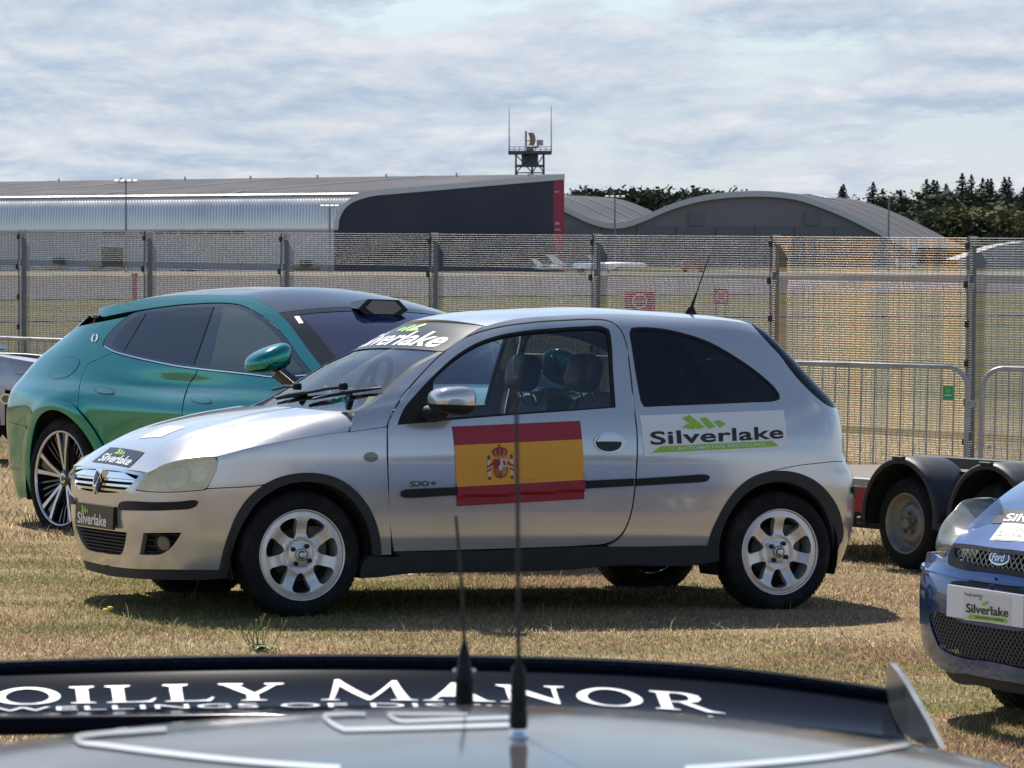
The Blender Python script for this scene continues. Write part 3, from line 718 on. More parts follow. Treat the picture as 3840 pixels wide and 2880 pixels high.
def hangar2():
    R3 = lambda x, y: (2100 + x * .7866, 600 + y * .7866); Y = 830.
    wave = [(-800, 330), (-560, 215), (-330, 152), (-130, 165), (20, 222), (110, 266), (190, 294), (250, 303), (310, 298), (400, 268), (500, 224), (600, 190), (720, 165), (850, 153), (1000, 152), (1130, 168), (1250, 207), (1370, 257), (1490, 317), (1610, 378), (1700, 420)]
    pr = [at(*R3(*p), Y) for p in wave]; pr = smooth_path([(p[0], p[2]) for p in pr], 3., False)
    t = empty('wavy_hangar', (pr[0][0], Y, GZ0)); tag(t, 'grey hangar with a wavy double-arched roof', 'hangar'); x0 = pr[0][0]
    pr = [(x - x0, z - GZ0) for x, z in pr]; n = len(pr)
    m = MB(); m.add([(x, 0, z - .9) for x, z in pr] + [(x, 0, -1) for x, z in pr], [(i, n + i, n + i + 1, i + 1) for i in range(n - 1)]); m.build('front_wall', material('mid_grey_cladding', (.24, .22, .22), .75, noise=.06, nscale=.1), t)
    Ex = np.array([24., 95.]); k = 10
    m = MB(); m.add([(x + Ex[0] * j / k - 1.2 * (1 - j / k) * 0, Ex[1] * j / k - 1.5, z + .1) for j in range(k + 1) for x, z in pr], [(j * n + i, j * n + i + 1, (j + 1) * n + i + 1, (j + 1) * n + i) for j in range(k) for i in range(n - 1)], True); m.build('roof', M_roof, t)
    m = MB(); m.add([(x, -1.5, z + .15) for x, z in pr] + [(x, -1.5, z - 1.2) for x, z in pr], [(i, i + 1, n + i + 1, n + i) for i in range(n - 1)]); m.build('verge_fascia', M_edge, t)
    def rect(name, x0_, y0_, x1_, y1_, mat, out=.2, dep=None):
        a = at(*R3(x0_, y1_), Y); b = at(*R3(x1_, y0_), Y); m = MB(); m.box(((a[0] + b[0]) / 2 - x0, -out / 2, (a[2] + b[2]) / 2 - GZ0), (b[0] - a[0], out, b[2] - a[2])); return m.build(name, mat, t)
    M_d2 = material('door_grey', (.19, .175, .178), .75)
    for a in (613, 1163): rect('louvre', a, 250, a + 70, 312, M_d2, .5)
    edges = [20, 192, 364, 552, 741, 930, 1115, 1305, 1495]
    for a, b in zip(edges, edges[1:]): rect('door_leaf', a + 2, 316, b - 2, 470, M_d2, .4)
    for f in (.25, .5, .75):
        m = MB(); j0 = f; a = [(x + Ex[0] * f, Ex[1] * f - 1.5, z + .35) for x, z in pr]; b = [(x + Ex[0] * (f + .012), Ex[1] * (f + .012) - 1.5, z + .35) for x, z in pr]; m.add(a + b, [(i, i + 1, n + i + 1, n + i) for i in range(n - 1)]); m.build('roof_seam', material('seam_grey', (.22, .22, .22), .8, spec=.1), t)
    for (i0, f0) in ((int(n * .18), .5), (int(n * .55), .45), (int(n * .66), .6), (int(n * .72), .3)):
        x, z = pr[i0]; x2, z2 = pr[i0 + 2]; m = MB(); m.add([(x + Ex[0] * f0, Ex[1] * f0, z + .4), (x2 + Ex[0] * f0, Ex[1] * f0, z2 + .4), (x2 + Ex[0] * (f0 + .18), Ex[1] * (f0 + .18), z2 + .4), (x + Ex[0] * (f0 + .18), Ex[1] * (f0 + .18), z + .4)], [(0, 1, 2, 3)]); m.build('skylight', material('skylight_sheet', (.5, .53, .56), .3), t)
hangar2()
def tower():
    Y = 720.; R2 = lambda x, y: (1200 + x * .4973, 380 + y * .4973); s = Y / FPX * .4973
    c = at(*R2(1582, 385), Y); t = empty('radar_tower', (c[0], Y, GZ0)); tag(t, 'steel radar tower with platform and rotating orange antenna', 'tower'); H = c[2] - GZ0
    M_st = material('tower_steel', (.10, .11, .12), .6, .3); M_or = material('antenna_orange', (.42, .22, .09), .6)
    X = lambda x: (x - 1582) * s; Zz = lambda y: H - (y - 385) * s
    m = MB(); m.box((0, 0, Zz(388)), (X(1745) - X(1420), 8.0, .6)); m.build('platform', M_st, t)
    for x in (1478, 1600, 1686):
        for yy in (-2.4, 2.4): m = MB(); m.tube([(X(x) * 1.05, yy, -1), (X(x), yy, Zz(395))], .22, 6); m.build('leg', M_st, t)
    m = MB()
    z = Zz(540)
    for k in range(7):
        za, zb_ = z - k * 3.6, z - k * 3.6 + 3.6
        for a, b in ((1478, 1600), (1600, 1686)): m.tube([(X(a), -2.4, za), (X(b), -2.4, zb_)], .11, 4); m.tube([(X(b), -2.4, za), (X(a), -2.4, zb_)], .11, 4)
        m.tube([(X(1474), -2.4, za), (X(1690), -2.4, za)], .12, 4)
    m.build('bracing', M_st, t)
    m = MB(); m.box((0, 0, Zz(487)), (X(1692) - X(1470), 5.6, .4)); m.build('lower_deck', M_st, t)
    m = MB(); m.lathe([(X(1645), Zz(485)), (X(1645), Zz(402)), (0, Zz(401))], 20); m.build('cabin', material('tower_cabin', (.17, .17, .18), .6), t)
    m = MB()
    for k in range(9): x = X(1425) + (X(1742) - X(1425)) * k / 8; m.tube([(x, -3.9, Zz(386)), (x, -3.9, Zz(346))], .06, 4)
    for y in (347, 366): m.tube([(X(1425), -3.9, Zz(y)), (X(1742), -3.9, Zz(y))], .07, 4)
    m.build('railing', M_st, t)
    for x in (1427, 1742): m = MB(); m.tube([(X(x), -3.5, Zz(395)), (X(x), -3.5, Zz(200)), (X(x), -3.5, Zz(45))], [.14, .10, .05], 5); m.build('whip_aerial', material('aerial_grey', (.30, .36, .38), .6), t)
    m = MB(); m.lathe([(X(1622), Zz(378)), (X(1605), Zz(360)), (X(1605), Zz(345)), (0, Zz(344))], 14); m.build('turntable', M_st, t)
    def dish(u, v): z_ = Zz(335) + (Zz(238) - Zz(335)) * v; xx = X(1568) + (X(1612) - X(1568)) * u; return Vector((xx + .4 * math.sin(math.pi * v), 1.2 * (u - .5) ** 2 * 4 - 1, z_))
    m = MB(); m.sheet(dish, 8, 8); m.build('antenna_dish', M_or, t)
    m = MB(); m.box((X(1553), 0, (Zz(340) + Zz(225)) / 2), (X(1560) - X(1545), .5, Zz(225) - Zz(340))); m.tube([(X(1550), 0, Zz(300)), (X(1590), 0, Zz(290))], .12, 4); m.build('antenna_frame', material('antenna_frame_pale', (.40, .30, .22), .6), t)
    m = MB(); m.tube([(X(1552), 0, Zz(352)), (X(1650), 0, Zz(342))], .3, 6); m.tube([(X(1640), 0, Zz(342)), (X(1660), 0, Zz(300))], .15, 5); m.box((X(1658), 0, Zz(312)), (1.3, .6, 1.1)); m.build('counter_arm', material('pale_machine', (.45, .45, .44), .5), t)
tower()
M_mast = material('mast_grey', (.24, .25, .26), .6, .3)
def mast(px, top, Y, label, arms=2, wide=1.6):
    p = at(px, top, Y); t = empty('light_mast', (p[0], Y, GZ0)); h = p[2] - GZ0; tag(t, label, 'light mast', 'tall floodlight masts')
    m = MB(); m.tube([(0, 0, -1), (0, 0, h)], [.26, .13], 8); m.build('pole', M_mast, t)
    m = MB(); m.tube([(-wide, 0, h - .3), (wide, 0, h - .3)], .12, 6); m.build('crossbar', M_mast, t)
    for x in (-wide, -wide * .35, wide * .35, wide): m = MB(); m.box((x, -.2, h - .15), (.7, .6, .35), Matrix.Rotation(R(20), 3, 'X'), bevel=.05); m.build('floodlight', material('lamp_white', (.6, .6, .58), .4), t)
mast(472, 677, 600, 'slim floodlight mast in front of the curved metal roof')
mast(2306, 735, 700, 'slim floodlight mast in front of the dip between the two roof arches')
mast(3333, 732, 700, 'slim floodlight mast before the right slope of the wavy roof')
mast(1236, 770, 600, 'stout mast with camera arms at the corner of the charcoal wall', wide=1.2)
# business jets on the apron
M_jet = material('white_aircraft_paint', (.78, .79, .80), .3, coat=.6)
def jet(px, py, Y, L, label, yaw):
    p = at(px, py, Y); t = empty('business_jet', (p[0], Y, GZ0 + .05), (0, 0, yaw)); tag(t, label, 'aircraft', 'white aircraft on the airfield'); r = L * .052; z = r * 1.9
    prof = [(0, 0), (.35, .03), (.75, .09), (1, .2), (1, .62), (.8, .78), (.45, .92), (.15, 1.0)]
    m = MB(); m.lathe([(r * a, L * b) for a, b in prof], 16, Matrix.Translation((-L * .5, 0, z)), 'x'); m.build('fuselage', M_jet, t)
    m = MB(); m.prism([(L * .28, z + r * .5), (L * .42, z + r * .4), (L * .54, z + L * .16), (L * .44, z + L * .16)], 'y', -.12, .12); fin = m.build('tail_fin', M_jet, t)
    m = MB(); m.prism([(L * .42, -L * .14), (L * .42, L * .14), (L * .52, L * .15), (L * .50, 0), (L * .52, -L * .15)], 'z', z + L * .155, z + L * .162); m.build('tailplane', M_jet, fin)
    for sg in (-1, 1):
        m = MB(); m.add([(-L * .06, 0, z - r * .6), (L * .10, 0, z - r * .6), (L * .22, sg * L * .46, z - r * .1), (L * .17, sg * L * .46, z - r * .1)], [(0, 1, 2, 3)]); m.add([(-L * .06, 0, z - r * .75), (L * .10, 0, z - r * .75), (L * .22, sg * L * .46, z - r * .15), (L * .17, sg * L * .46, z - r * .15)], [(3, 2, 1, 0)]); m.build('wing', M_jet, t)
        m = MB(); m.lathe([(r * .42, 0), (r * .5, L * .02), (r * .45, L * .1), (r * .28, L * .14)], 12, Matrix.Translation((L * .2, sg * r * 1.45, z + r * .45)), 'x'); m.build('engine', M_mast, t)
        m = MB(); m.tube([(L * .04, sg * r * 1.2, z - r * .6), (L * .04, sg * r * 1.2, .3)], .12, 6); m.lathe([(.3, -.12), (.3, .12)], 10, Matrix.Translation((L * .04, sg * r * 1.2, .3)), 'y'); m.build('main_wheel', M_mast, t)
    m = MB(); m.tube([(-L * .36, 0, z - r * .6), (-L * .36, 0, .2)], .1, 6); m.build('nose_wheel', M_mast, t)
    for k in range(6): m = MB(); m.box((-L * .22 + k * L * .065, -r * .99, z + r * .25), (L * .02, .06, r * .35), bevel=.02); m.build('cabin_window', M_glz, t)
    m = MB(); m.box((-L * .40, -r * .45, z + r * .55), (L * .05, r * .6, r * .35), bevel=.1); m.build('cockpit_window', M_glz, t)
jet(2190, 1000, 560, 11.5, 'white business jet parked beside the red hangar strip', R(200))
jet(2320, 985, 640, 11, 'second white business jet, farther back and to the right', R(160))
jet(2098, 985, 600, 9, 'white jet nearest the hangar corner, partly hidden by a post', R(185))
# service vehicles far out
def van(px, py, Y, label, col=(.75, .76, .77)):
    p = at(px, py, Y); t = empty('service_vehicle', (p[0], Y, GZ0 + .06)); tag(t, label, 'vehicle', 'airfield vehicles')
    m = MB(); m.prism([(-2.2, .4), (2.2, .4), (2.25, 1.0), (1.5, 1.15), (.9, 1.85), (-2.0, 1.9), (-2.25, 1.2)], 'y', -.9, .9); m.build('body', material('vehicle_%d' % int(col[2] * 100), col, .4, coat=.5), t)
    m = MB(); m.prism([(1.35, 1.2), (.85, 1.75), (-1.8, 1.78), (-1.9, 1.25)], 'y', -.92, .92); m.build('windows', M_glz, t)
    for x in (-1.4, 1.4): m = MB(); m.lathe([(0, -.95), (.36, -.95), (.36, .95), (0, .95)], 14, Matrix.Translation((x, 0, .36)), 'y'); m.build('wheel', M_rubber, t)
van(3400, 960, 760, 'small white vehicle far out before the wavy hangar')
van(2600, 997, 620, 'low red vehicle far out on the runway strip', (.35, .05, .05))
# white tent at the right edge
p = at(3800, 960, 760); t = empty('white_shelter', (p[0], 760, GZ0)); tag(t, 'large white peaked shelter at the right edge behind the fence', 'tent'); w = 12.
m = MB(); m.add([(-w, 0, 2), (-3, 0, 5.0), (2.5, 0, 5.8), (6, 0, 4.5), (14, 0, 5.2), (-w, 20, 2), (-3, 20, 5.0), (2.5, 20, 5.8), (6, 20, 4.5), (14, 20, 5.2)], [(0, 1, 6, 5), (1, 2, 7, 6), (2, 3, 8, 7), (3, 4, 9, 8)]); m.build('canopy', material('tent_pale', (.36, .37, .38), .8), t)
m = MB(); m.add([(-w, .1, -1), (14, .1, -1), (14, .1, 5.2), (6, .1, 4.5), (2.5, .1, 5.7), (-3, .1, 4.9), (-w, .1, 2)], [tuple(range(7))]); m.build('front_sheet', material('tent_grey', (.30, .31, .32), .8), t)
# ------------------------------------------------------------------ trees
def leaf_mat(name, col, var):
    m = material(name, col, .95, noise=var, nscale=5., spec=.05); return m
M_con = leaf_mat('conifer_needles', (.046, .064, .050), .35); M_br = leaf_mat('broadleaf_foliage', (.080, .094, .058), .35); M_aut = leaf_mat('turning_foliage', (.165, .150, .070), .35); M_bark = material('bark', (.06, .05, .04), .9)
def crown_mesh(name, kind, seed, mat):
    r = np.random.default_rng(seed); V = []; F = []
    n = 2200 if kind == 'c' else 3000
    lobes = [(r.normal(0, .22), r.normal(0, .22), .35 + .5 * r.random(), .16 + .16 * r.random()) for _ in range(16)]
    for i in range(n):
        if kind == 'c':
            tier = r.random() ** 1.15; z = .06 + .94 * tier; lay_ = (z * 11) % 1; rad = (.25 * (1 - z) + .004) * (.55 + .6 * (1 - lay_)) ; a = r.random() * 6.283; k = r.random() ** .45
            c = np.array([math.cos(a) * rad * k, math.sin(a) * rad * k, z - .05 * k * (1 - z)]); s = (.012 + .010 * r.random()) * (1.15 - .75 * z)
        else:
            L_ = lobes[r.integers(len(lobes))]; d = r.normal(size=3); d /= np.linalg.norm(d); k = r.random() ** .3; c = np.array([L_[0], L_[1], L_[2]]) + d * L_[3] * k * np.array([1, 1, .8]); s = .013 + .013 * r.random(); c[2] = max(c[2], .1)
        if i % 5 < 2: c[:2] *= .62; s *= (2.2 * (1.05 - c[2]) + .3) if kind == 'c' else 2.3
        u = r.normal(size=3); u /= np.linalg.norm(u); w = np.cross(u, r.normal(size=3)); w /= np.linalg.norm(w); b = len(V)
        V += [c - u * s, c + w * s * .7, c + u * s, c - w * s * .7]; F += [(b, b + 1, b + 2, b + 3)]
    me = bpy.data.meshes.new(name); me.from_pydata([tuple(v) for v in V], [], F); me.materials.append(mat); return me
CROWN = {('c', i): crown_mesh('crown', 'c', 40 + i, M_con) for i in range(3)}
CROWN.update({('b', i): crown_mesh('crown', 'b', 60 + i, M_br) for i in range(3)}); CROWN.update({('a', i): crown_mesh('crown', 'b', 60 + i, M_aut) for i in range(2)})
tm = MB(); tm.tube([(0, 0, -.05), (0, 0, .4), (0, 0, .92)], [.022, .016, .004], 7)
for k in range(7): a = k * 2.4; tm.tube([(0, 0, .3 + .07 * k), (.13 * math.cos(a), .13 * math.sin(a), .38 + .075 * k)], [.008, .003], 4)
_to = tm.build('trunk', M_bark); TRUNK = _to.data; bpy.data.objects.remove(_to)
_tk = [0]; _to_n = {}
ORD = 'first second third fourth fifth sixth seventh eighth ninth tenth eleventh twelfth thirteenth fourteenth fifteenth sixteenth seventeenth eighteenth nineteenth twentieth'.split()
def tree(px, top, Y, kind, label, group, wide=1.0):
    _tk[0] += 1; label = label.replace('#', ORD[_to_n.get(group, 0)]); _to_n[group] = _to_n.get(group, 0) + 1; r = random.Random(_tk[0]); p = at(px, top, Y); h = p[2] - GZ0 + 2
    t = empty({'c': 'conifer_tree'}.get(kind, 'broadleaf_tree'), (p[0], Y + r.uniform(-15, 15), GZ0 - 2), (0, 0, r.uniform(0, 6.28))); t.scale = (h * wide, h * wide, h); tag(t, label, 'tree', group)
    for nm, me in (('crown', CROWN[(kind, _tk[0] % (3 if kind != 'a' else 2))]), ('trunk', TRUNK)):
        o = bpy.data.objects.new(nm, me); COL.objects.link(o); o.parent = t
R3 = lambda x, y: (2100 + x * .7866, 600 + y * .7866)
for i, (x, y, w) in enumerate([(1335, 118, .8), (1362, 122, .8), (1480, 108, 1), (1525, 138, 1), (1550, 148, 1), (1640, 140, 1.1), (1738, 92, 1), (1765, 98, 1), (1795, 100, .8), (1845, 112, .8), (1915, 64, .85), (1960, 70, .75), (2000, 88, .9), (2030, 92, .8), (2070, 86, .85), (2110, 82, .8), (2143, 80, .75), (2190, 132, 1.1), (2240, 120, 1)]):
    tree(*R3(x, y), 1050, 'c', '# dark conifer from the left in the wood behind the wavy hangar', 'dark conifers behind the wavy hangar', w * 2.5)
for i, (x, y, w) in enumerate([(1580, 175, 1.4), (1690, 165, 1.5), (1780, 160, 1.5), (1870, 165, 1.4), (1960, 160, 1.5), (2050, 165, 1.5), (2140, 160, 1.4), (2230, 165, 1.5)]):
    tree(*R3(x, y), 1030, 'b', '# dark broadleaf tree from the left below the conifers', 'dark broadleaf trees below the conifers', w)
for i, (x, y, w) in enumerate([(1730, 225, 1.6), (1800, 240, 1.7), (1880, 235, 1.6), (1900, 280, 2.0), (1960, 232, 1.7), (2000, 290, 2.0), (2040, 248, 1.7), (2110, 242, 1.6), (2112, 295, 2.0), (2190, 232, 1.7), (2210, 290, 2.0)]):
    tree(*R3(x, y), 980, 'a' if i % 3 else 'b', '# rusty green bushy tree from the left at the front of the wood', 'rusty green trees at the front of the wood', w)
for i, (x, y, w) in enumerate([(100, 160, 1.3), (150, 148, 1.3), (195, 132, 1.3), (240, 146, 1.3), (290, 150, 1.4), (340, 155, 1.4), (390, 150, 1.4), (440, 152, 1.4), (490, 154, 1.4), (540, 152, 1.4), (590, 153, 1.4), (640, 152, 1.4), (690, 155, 1.4), (740, 160, 1.4)]):
    tree(*R3(x, y), 1150, 'b', '# dark skyline tree from the left above the dip between the roof arches', 'dark skyline trees between the roof arches', w)
# ================================================================== mesh fence, crowd barriers, signs
M_galv = material('galvanised_wire', (.20, .205, .215), .55, .1, noise=.15, nscale=3)
M_galvd = material('galvanised_steel', (.34, .35, .36), .45, .6, noise=.25, nscale=5)
M_post = material('grey_post', (.155, .165, .185), .5, .3, noise=.15, nscale=6)
M_clip = material('black_clip', (.012, .012, .013), .5)
M_goldw = material('gold_glint_wire', (.62, .37, .15), .45, .1, noise=.35, nscale=2.2, coords='Generated', stretch=(9, 1, .45), dirt=(.19, .185, .175, 1., 1.7))  # sun glint painted into the wire colour as gold streaks over galvanised grey
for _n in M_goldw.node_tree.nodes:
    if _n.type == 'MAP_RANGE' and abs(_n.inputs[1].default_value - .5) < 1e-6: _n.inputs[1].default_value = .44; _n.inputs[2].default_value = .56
FD = Vector((1.934, -1.928, 0)); FX0, FY0 = -6.81, 49.0; FU = FD.normalized(); FNv = Vector((FU.y, -FU.x, 0))      # FNv points to the camera side
if FNv.y > 0: FNv = -FNv
FH = 2.47; SPAN = FD.length
def fold(z):
    for zc in (FH - .47, .35, 1.25):
        d = abs(z - zc)
        if d < .10 and zc != 1.25: return .026 * (1 - d / .10)
    return 0.
def fence_panel_mesh():
    m = MB(); nz = int(FH / .0255)
    def rod(a, b, ra, rb=None):
        m.tube([a, b], ra, 3, caps=False, smooth=True)
    for k in range(nz):
        z = .05 + k * .0255; y = fold(z); m.tube([(0.02, y, z), (SPAN - .02, y, z)], .0035, 4, caps=False)
    zs = [.03, .25, .30, .35, .40, .45, FH - .57, FH - .52, FH - .47, FH - .42, FH - .37, FH]
    for k in range(37):
        x = .02 + k * (SPAN - .04) / 36; m.tube([(x, fold(z) + .005, z) for z in zs], .0026, 4, caps=False)
    return m
pm = fence_panel_mesh().build('mesh_panel', M_galv); pmesh = pm.data; bpy.data.objects.remove(pm)
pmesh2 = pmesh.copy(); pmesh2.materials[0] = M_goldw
names = ['leftmost span of the mesh fence, cut by the picture edge', 'mesh fence span behind the rear of the teal car, in front of the metal hangar', 'mesh fence span above the teal car roof', 'mesh fence span before the dark hangar wall, left part', 'mesh fence span before the red hangar strip', 'mesh fence span with the two red signs behind it', 'mesh fence span that shines golden beside the silver car', 'mesh fence span at the right edge above the trailer', 'mesh fence span beyond the right edge']
fang = math.atan2(FU.y, FU.x)
for n in range(-1, 8):
    p = Vector((FX0, FY0, 0)) + FD * n; q = p + FD; zt = CAMZ + .287 - .0235 * n; zt2 = CAMZ + .287 - .0235 * (n + 1)
    t = empty('fence_span', (p.x, p.y, zt - FH)); tag(t, names[n + 1], 'fence', 'spans of the mesh fence')
    t.rotation_euler = (0, math.atan2(-(zt2 - zt), SPAN) , fang)
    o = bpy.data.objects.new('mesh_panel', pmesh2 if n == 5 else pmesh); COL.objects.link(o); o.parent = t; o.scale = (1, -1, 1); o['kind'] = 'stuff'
    m = MB(); m.box((0, .075, FH / 2 - .15), (.062, .062, FH + .32), bevel=.006); m.build('post', M_post, t)
    m = MB(); m.box((0, .075, FH + .015), (.07, .07, .02)); m.build('post_cap', M_galvd, t)
    m = MB(); zz = [FH * i / 60 for i in range(61)]; m.tube([(0, -fold(z) - .006, z) for z in zz], .009, 4); m.build('clamp_bar', M_post, t)
    for k in range(6): m = MB(); z = FH - .07 - k * .415; m.box((0, -fold(z) - .016, z), (.05, .03, .075), bevel=.008); m.build('clip', M_clip, t)
def barrier_parts(t, Lb, H=1.15, nb=20):
    r = .021; c = .17; pts = [(0.03, 0, 0.0), (.03, 0, H - c)]
    for a in np.linspace(0, 90, 7)[1:]: pts.append((.03 + c - c * math.cos(R(a)), 0, H - c + c * math.sin(R(a))))
    pts += [(Lb - p[0], 0, p[2]) for p in pts[::-1]]
    m = MB(); m.tube(pts, r, 10); m.build('frame_tube', M_galvd, t)
    m = MB(); m.tube([(.03, 0, .16), (Lb - .03, 0, .16)], .016, 8); m.build('lower_rail', M_galvd, t)
    m = MB(); m.tube([(.0, 0, 0), (.0, 0, .01)], .01, 6)
    proto = None
    for k in range(nb):
        x = .03 + (Lb - .06) * (k + 1) / (nb + 1); e = min(x, Lb - x) - .03; top = H - c + math.sqrt(max(0, c * c - max(0, c - e) ** 2)) if e < c else H
        m = MB(); m.tube([(x, 0, .16), (x, 0, top)], .0075, 6); m.build('bar', M_galvd, t)
    for x in (.35, Lb - .35):
        m = MB(); m.tube([(x, -.28, .0), (x, -.22, .05), (x, 0, .12), (x, .22, .05), (x, .28, .0)], .016, 6); m.build('foot', M_galvd, t)
    for z in (.35, .85): m = MB(); m.box((Lb + .012, 0, z), (.07, .02, .05)); m.build('hook', M_galvd, t)
    m = MB(); m.box((.10, 0, .5), (.03, .02, .03)); m.build('latch', M_galvd, t)
def barrier(x0, y0, x1, y1, label, lift=0.):
    d = math.hypot(x1 - x0, y1 - y0); z0, z1 = gz(x0, y0), gz(x1, y1)
    t = empty('crowd_barrier', (x0, y0, z0 + lift)); t.rotation_euler = (0, math.atan2(z0 - z1, d), math.atan2(y1 - y0, x1 - x0)); tag(t, label, 'barrier', 'steel crowd barriers'); barrier_parts(t, d); return t
BR = lambda dpx, Y: (dpx - 1106) / 7668 * Y
b1 = barrier(BR(2093, 29.5) - 2.33, 29.9, BR(2093, 29.5), 29.5, 'steel crowd barrier with a green tag, right behind the silver hatchback')
barrier(BR(2106, 29.5), 29.4, BR(2106, 29.5) + 2.33, 29.0, 'steel crowd barrier at the right edge above the trailer')
barrier(BR(2093, 29.5) - 4.70, 30.4, BR(2093, 29.5) - 2.37, 29.95, 'steel crowd barrier seen through the windows of the silver hatchback')
barrier(BR(-110, 38), 38.6, BR(230, 36), 36.6, 'steel crowd barrier behind the rear of the teal car')
# green tag tied to the barrier, loose cable tie
tg = at(2048 * 1.736, 849 * 1.736, 29.46)
m = MB(); m.box((0, 0, 0), (.085, .006, .115)); o = m.build('barrier_tag', material('green_tag', (.02, .36, .12), .4)); o.location = tg; tag(o, 'small bright green tag hanging on the crowd barrier', 'tag')
m = MB(); m.lathe([(.010, 0), (.015, 0)], 16, Matrix.Translation((0, -.0045, .018)), 'y', smooth=False); m.build('tag_ring', material('tag_yellow', (.75, .65, .05), .5), o)
m = MB(); [m.box((dx, -.0045, -.018), (.011, .002, .012)) for dx in (-.022, -.008, .006, .02)]; m.build('tag_print', M_white, o)
m = MB(); a = at(1925 * 1.736, 795 * 1.736, 29.55); b_ = at(1906 * 1.736, 848 * 1.736, 29.5); m.tube([a, a * .5 + b_ * .5 + np.array([0, -.03, 0]), b_], .0045, 5); o = m.build('cable_tie', M_white); tag(o, 'loose white cable tie dangling from the top rail of the barrier', 'cable tie')
# red signs out on the grass
M_sred = material('sign_red', (.42, .03, .055), .5)
def sign(x0, y0, x1, y1, Y, label, rx=.26, ry=.42):
    a = at(x0, y0, Y); b = at(x1, y1, Y); c = (a + b) / 2; w, h = abs(b[0] - a[0]), abs(a[2] - b[2]); g = gz(c[0], c[1])
    t = empty('no_entry_sign', (c[0], c[1], g)); tag(t, label, 'sign', 'red signs beyond the fence'); z = c[2] - g
    m = MB(); m.box((0, 0, z), (w, .03, h), bevel=.006); m.build('board', M_sred, t)
    Sx = plane_surf(Matrix.Identity(4), 1, -.017, False); rr = min(w * .38, h * .40)
    ring = np.array(ell(0, z, rr, rr * 1.0, 36)); patch('ring', Sx, ring, M_white, t, .004, holes=[ring_ * 1 for ring_ in [np.array(ell(0, z, rr * .84, rr * .84, 36))]], res=.05)
    patch('bar_mark', Sx, np.array([(-rr * .6, z - rr * .16), (rr * .6, z - rr * .16), (rr * .6, z + rr * .16), (-rr * .6, z + rr * .16)]), M_white, t, .004, res=.2, holes=[np.array([(-rr * .52, z - rr * .08), (rr * .52, z - rr * .08), (rr * .52, z + rr * .08), (-rr * .52, z + rr * .08)])])
    for sx in (-.35, .35): m = MB(); m.tube([(w * sx, .03, -.3), (w * sx, .03, z)], .02, 6); m.build('leg', M_post, t)
sign(2342, 1094, 2455, 1164, 62, 'wide red no-entry sign beyond the fence above the silver car roof')
sign(2678, 1082, 2730, 1140, 66, 'small square red no-entry sign beyond the fence beside the car aerial')
c = at(505, 1075, 75); t = empty('marker_post', (c[0], c[1], gz(c[0], c[1]))); tag(t, 'slim red marker post beyond the fence left of the teal car roof', 'post')
m = MB(); m.tube([(0, 0, -.2), (0, 0, c[2] - t.location.z + .2)], .055, 10); m.build('shaft', M_sred, t)
m = MB(); m.lathe([(.0, .1), (.07, .08), (.075, 0), (0, -.01)], 12, Matrix.Translation((0, 0, c[2] - t.location.z + .2))); m.build('cap', M_sred, t)
# ================================================================== silver hatchback
k_ = .7234
def C1(L): return [(200 + p[0] * k_, 1150 + p[1] * k_, *p[2:]) for p in L]
def C2(L): return [(1400 + p[0] * k_, 1130 + p[1] * k_, *p[2:]) for p in L]
def C3(L): return [(2300 + p[0] * k_, 1130 + p[1] * k_, *p[2:]) for p in L]
def C7(L): return [(900 + p[0] * .45208, 1150 + p[1] * .45208, *p[2:]) for p in L]
CM, _p, _r = solve_pose([(.8, -.79, .2775), (3.291, -.79, .2775)], [(1134.6, 2081.7), (2925.8, 2069.7)], R(24), R(-1.7))
_plan = np.array([(.055,0),(.058,-.2),(.066,-.38),(.092,-.53),(.165,-.65),(.34,-.742),(.62,-.79),(1.0,-.812),(1.6,-.822),(2.2,-.823),(2.8,-.818),(3.2,-.806),(3.48,-.782),(3.68,-.73),(3.795,-.63),(3.845,-.47),(3.866,-.25),(3.87,0)])
_ps = arclen(_plan); CPLAN = Spl(np.c_[_ps, _plan]); CU1 = _ps[-1]
C_u_of_x = lambda x: np.interp(x, CPLAN(np.linspace(0, CU1, 400))[:, 0], np.linspace(0, CU1, 400))
CWZ = Pchip([(.10,.745),(.20,.772),(.30,.793),(.37,.8085),(.40,.8125),(.50,.819),(.62,.8235),(.72,.823),(.82,.813),(.90,.796),(.97,.774),(1.05,.744),(1.15,.704),(1.25,.661),(1.32,.625),(1.37,.592),(1.41,.550),(1.44,.49),(1.5,.40)])
CFX = Pchip([(.10,.10),(.18,.075),(.25,.045),(.34,.018),(.45,.0),(.56,.0),(.60,.008),(.66,.04),(.72,.075),(.78,.12),(.86,.22),(.95,.4)])
CRX = Pchip([(.15,-.09),(.25,-.045),(.35,-.015),(.48,0),(.58,-.004),(.66,-.02),(.70,-.05),(.74,-.065),(.85,-.072),(.95,-.085),(1.02,-.12),(1.10,-.20),(1.20,-.30),(1.30,-.405),(1.38,-.50),(1.42,-.58),(1.5,-.8)])
CSH = Pchip([(0,.60),(.3,.68),(.6,.76),(.9,.83),(1.1,.865),(1.25,.90),(1.5,1.02),(1.8,1.2),(2.1,1.32),(2.4,1.36),(3.2,1.34),(3.6,1.3)])
def corsa_side(u, z):
    q = CPLAN(np.abs(u)); x0 = q[..., 0]; y = q[..., 1] * CWZ(z) / .8235 * np.where(u < 0, -1, 1)
    kf = np.clip(1 - x0 / .75, 0, 1) ** 2; kr = np.clip((x0 - 2.85) / .99, 0, 1) ** 1.6
    x = x0 + CFX(z) * kf + CRX(z) * kr
    # shoulder rolling inwards above the feature line
    d = np.clip(z - CSH(x0), 0, .25)
    y = y + np.sign(-y) * d * d * 2.0 * np.clip(np.abs(y) / .6, 0, 1)
    return np.stack([x, y, z + 0 * x], -1)
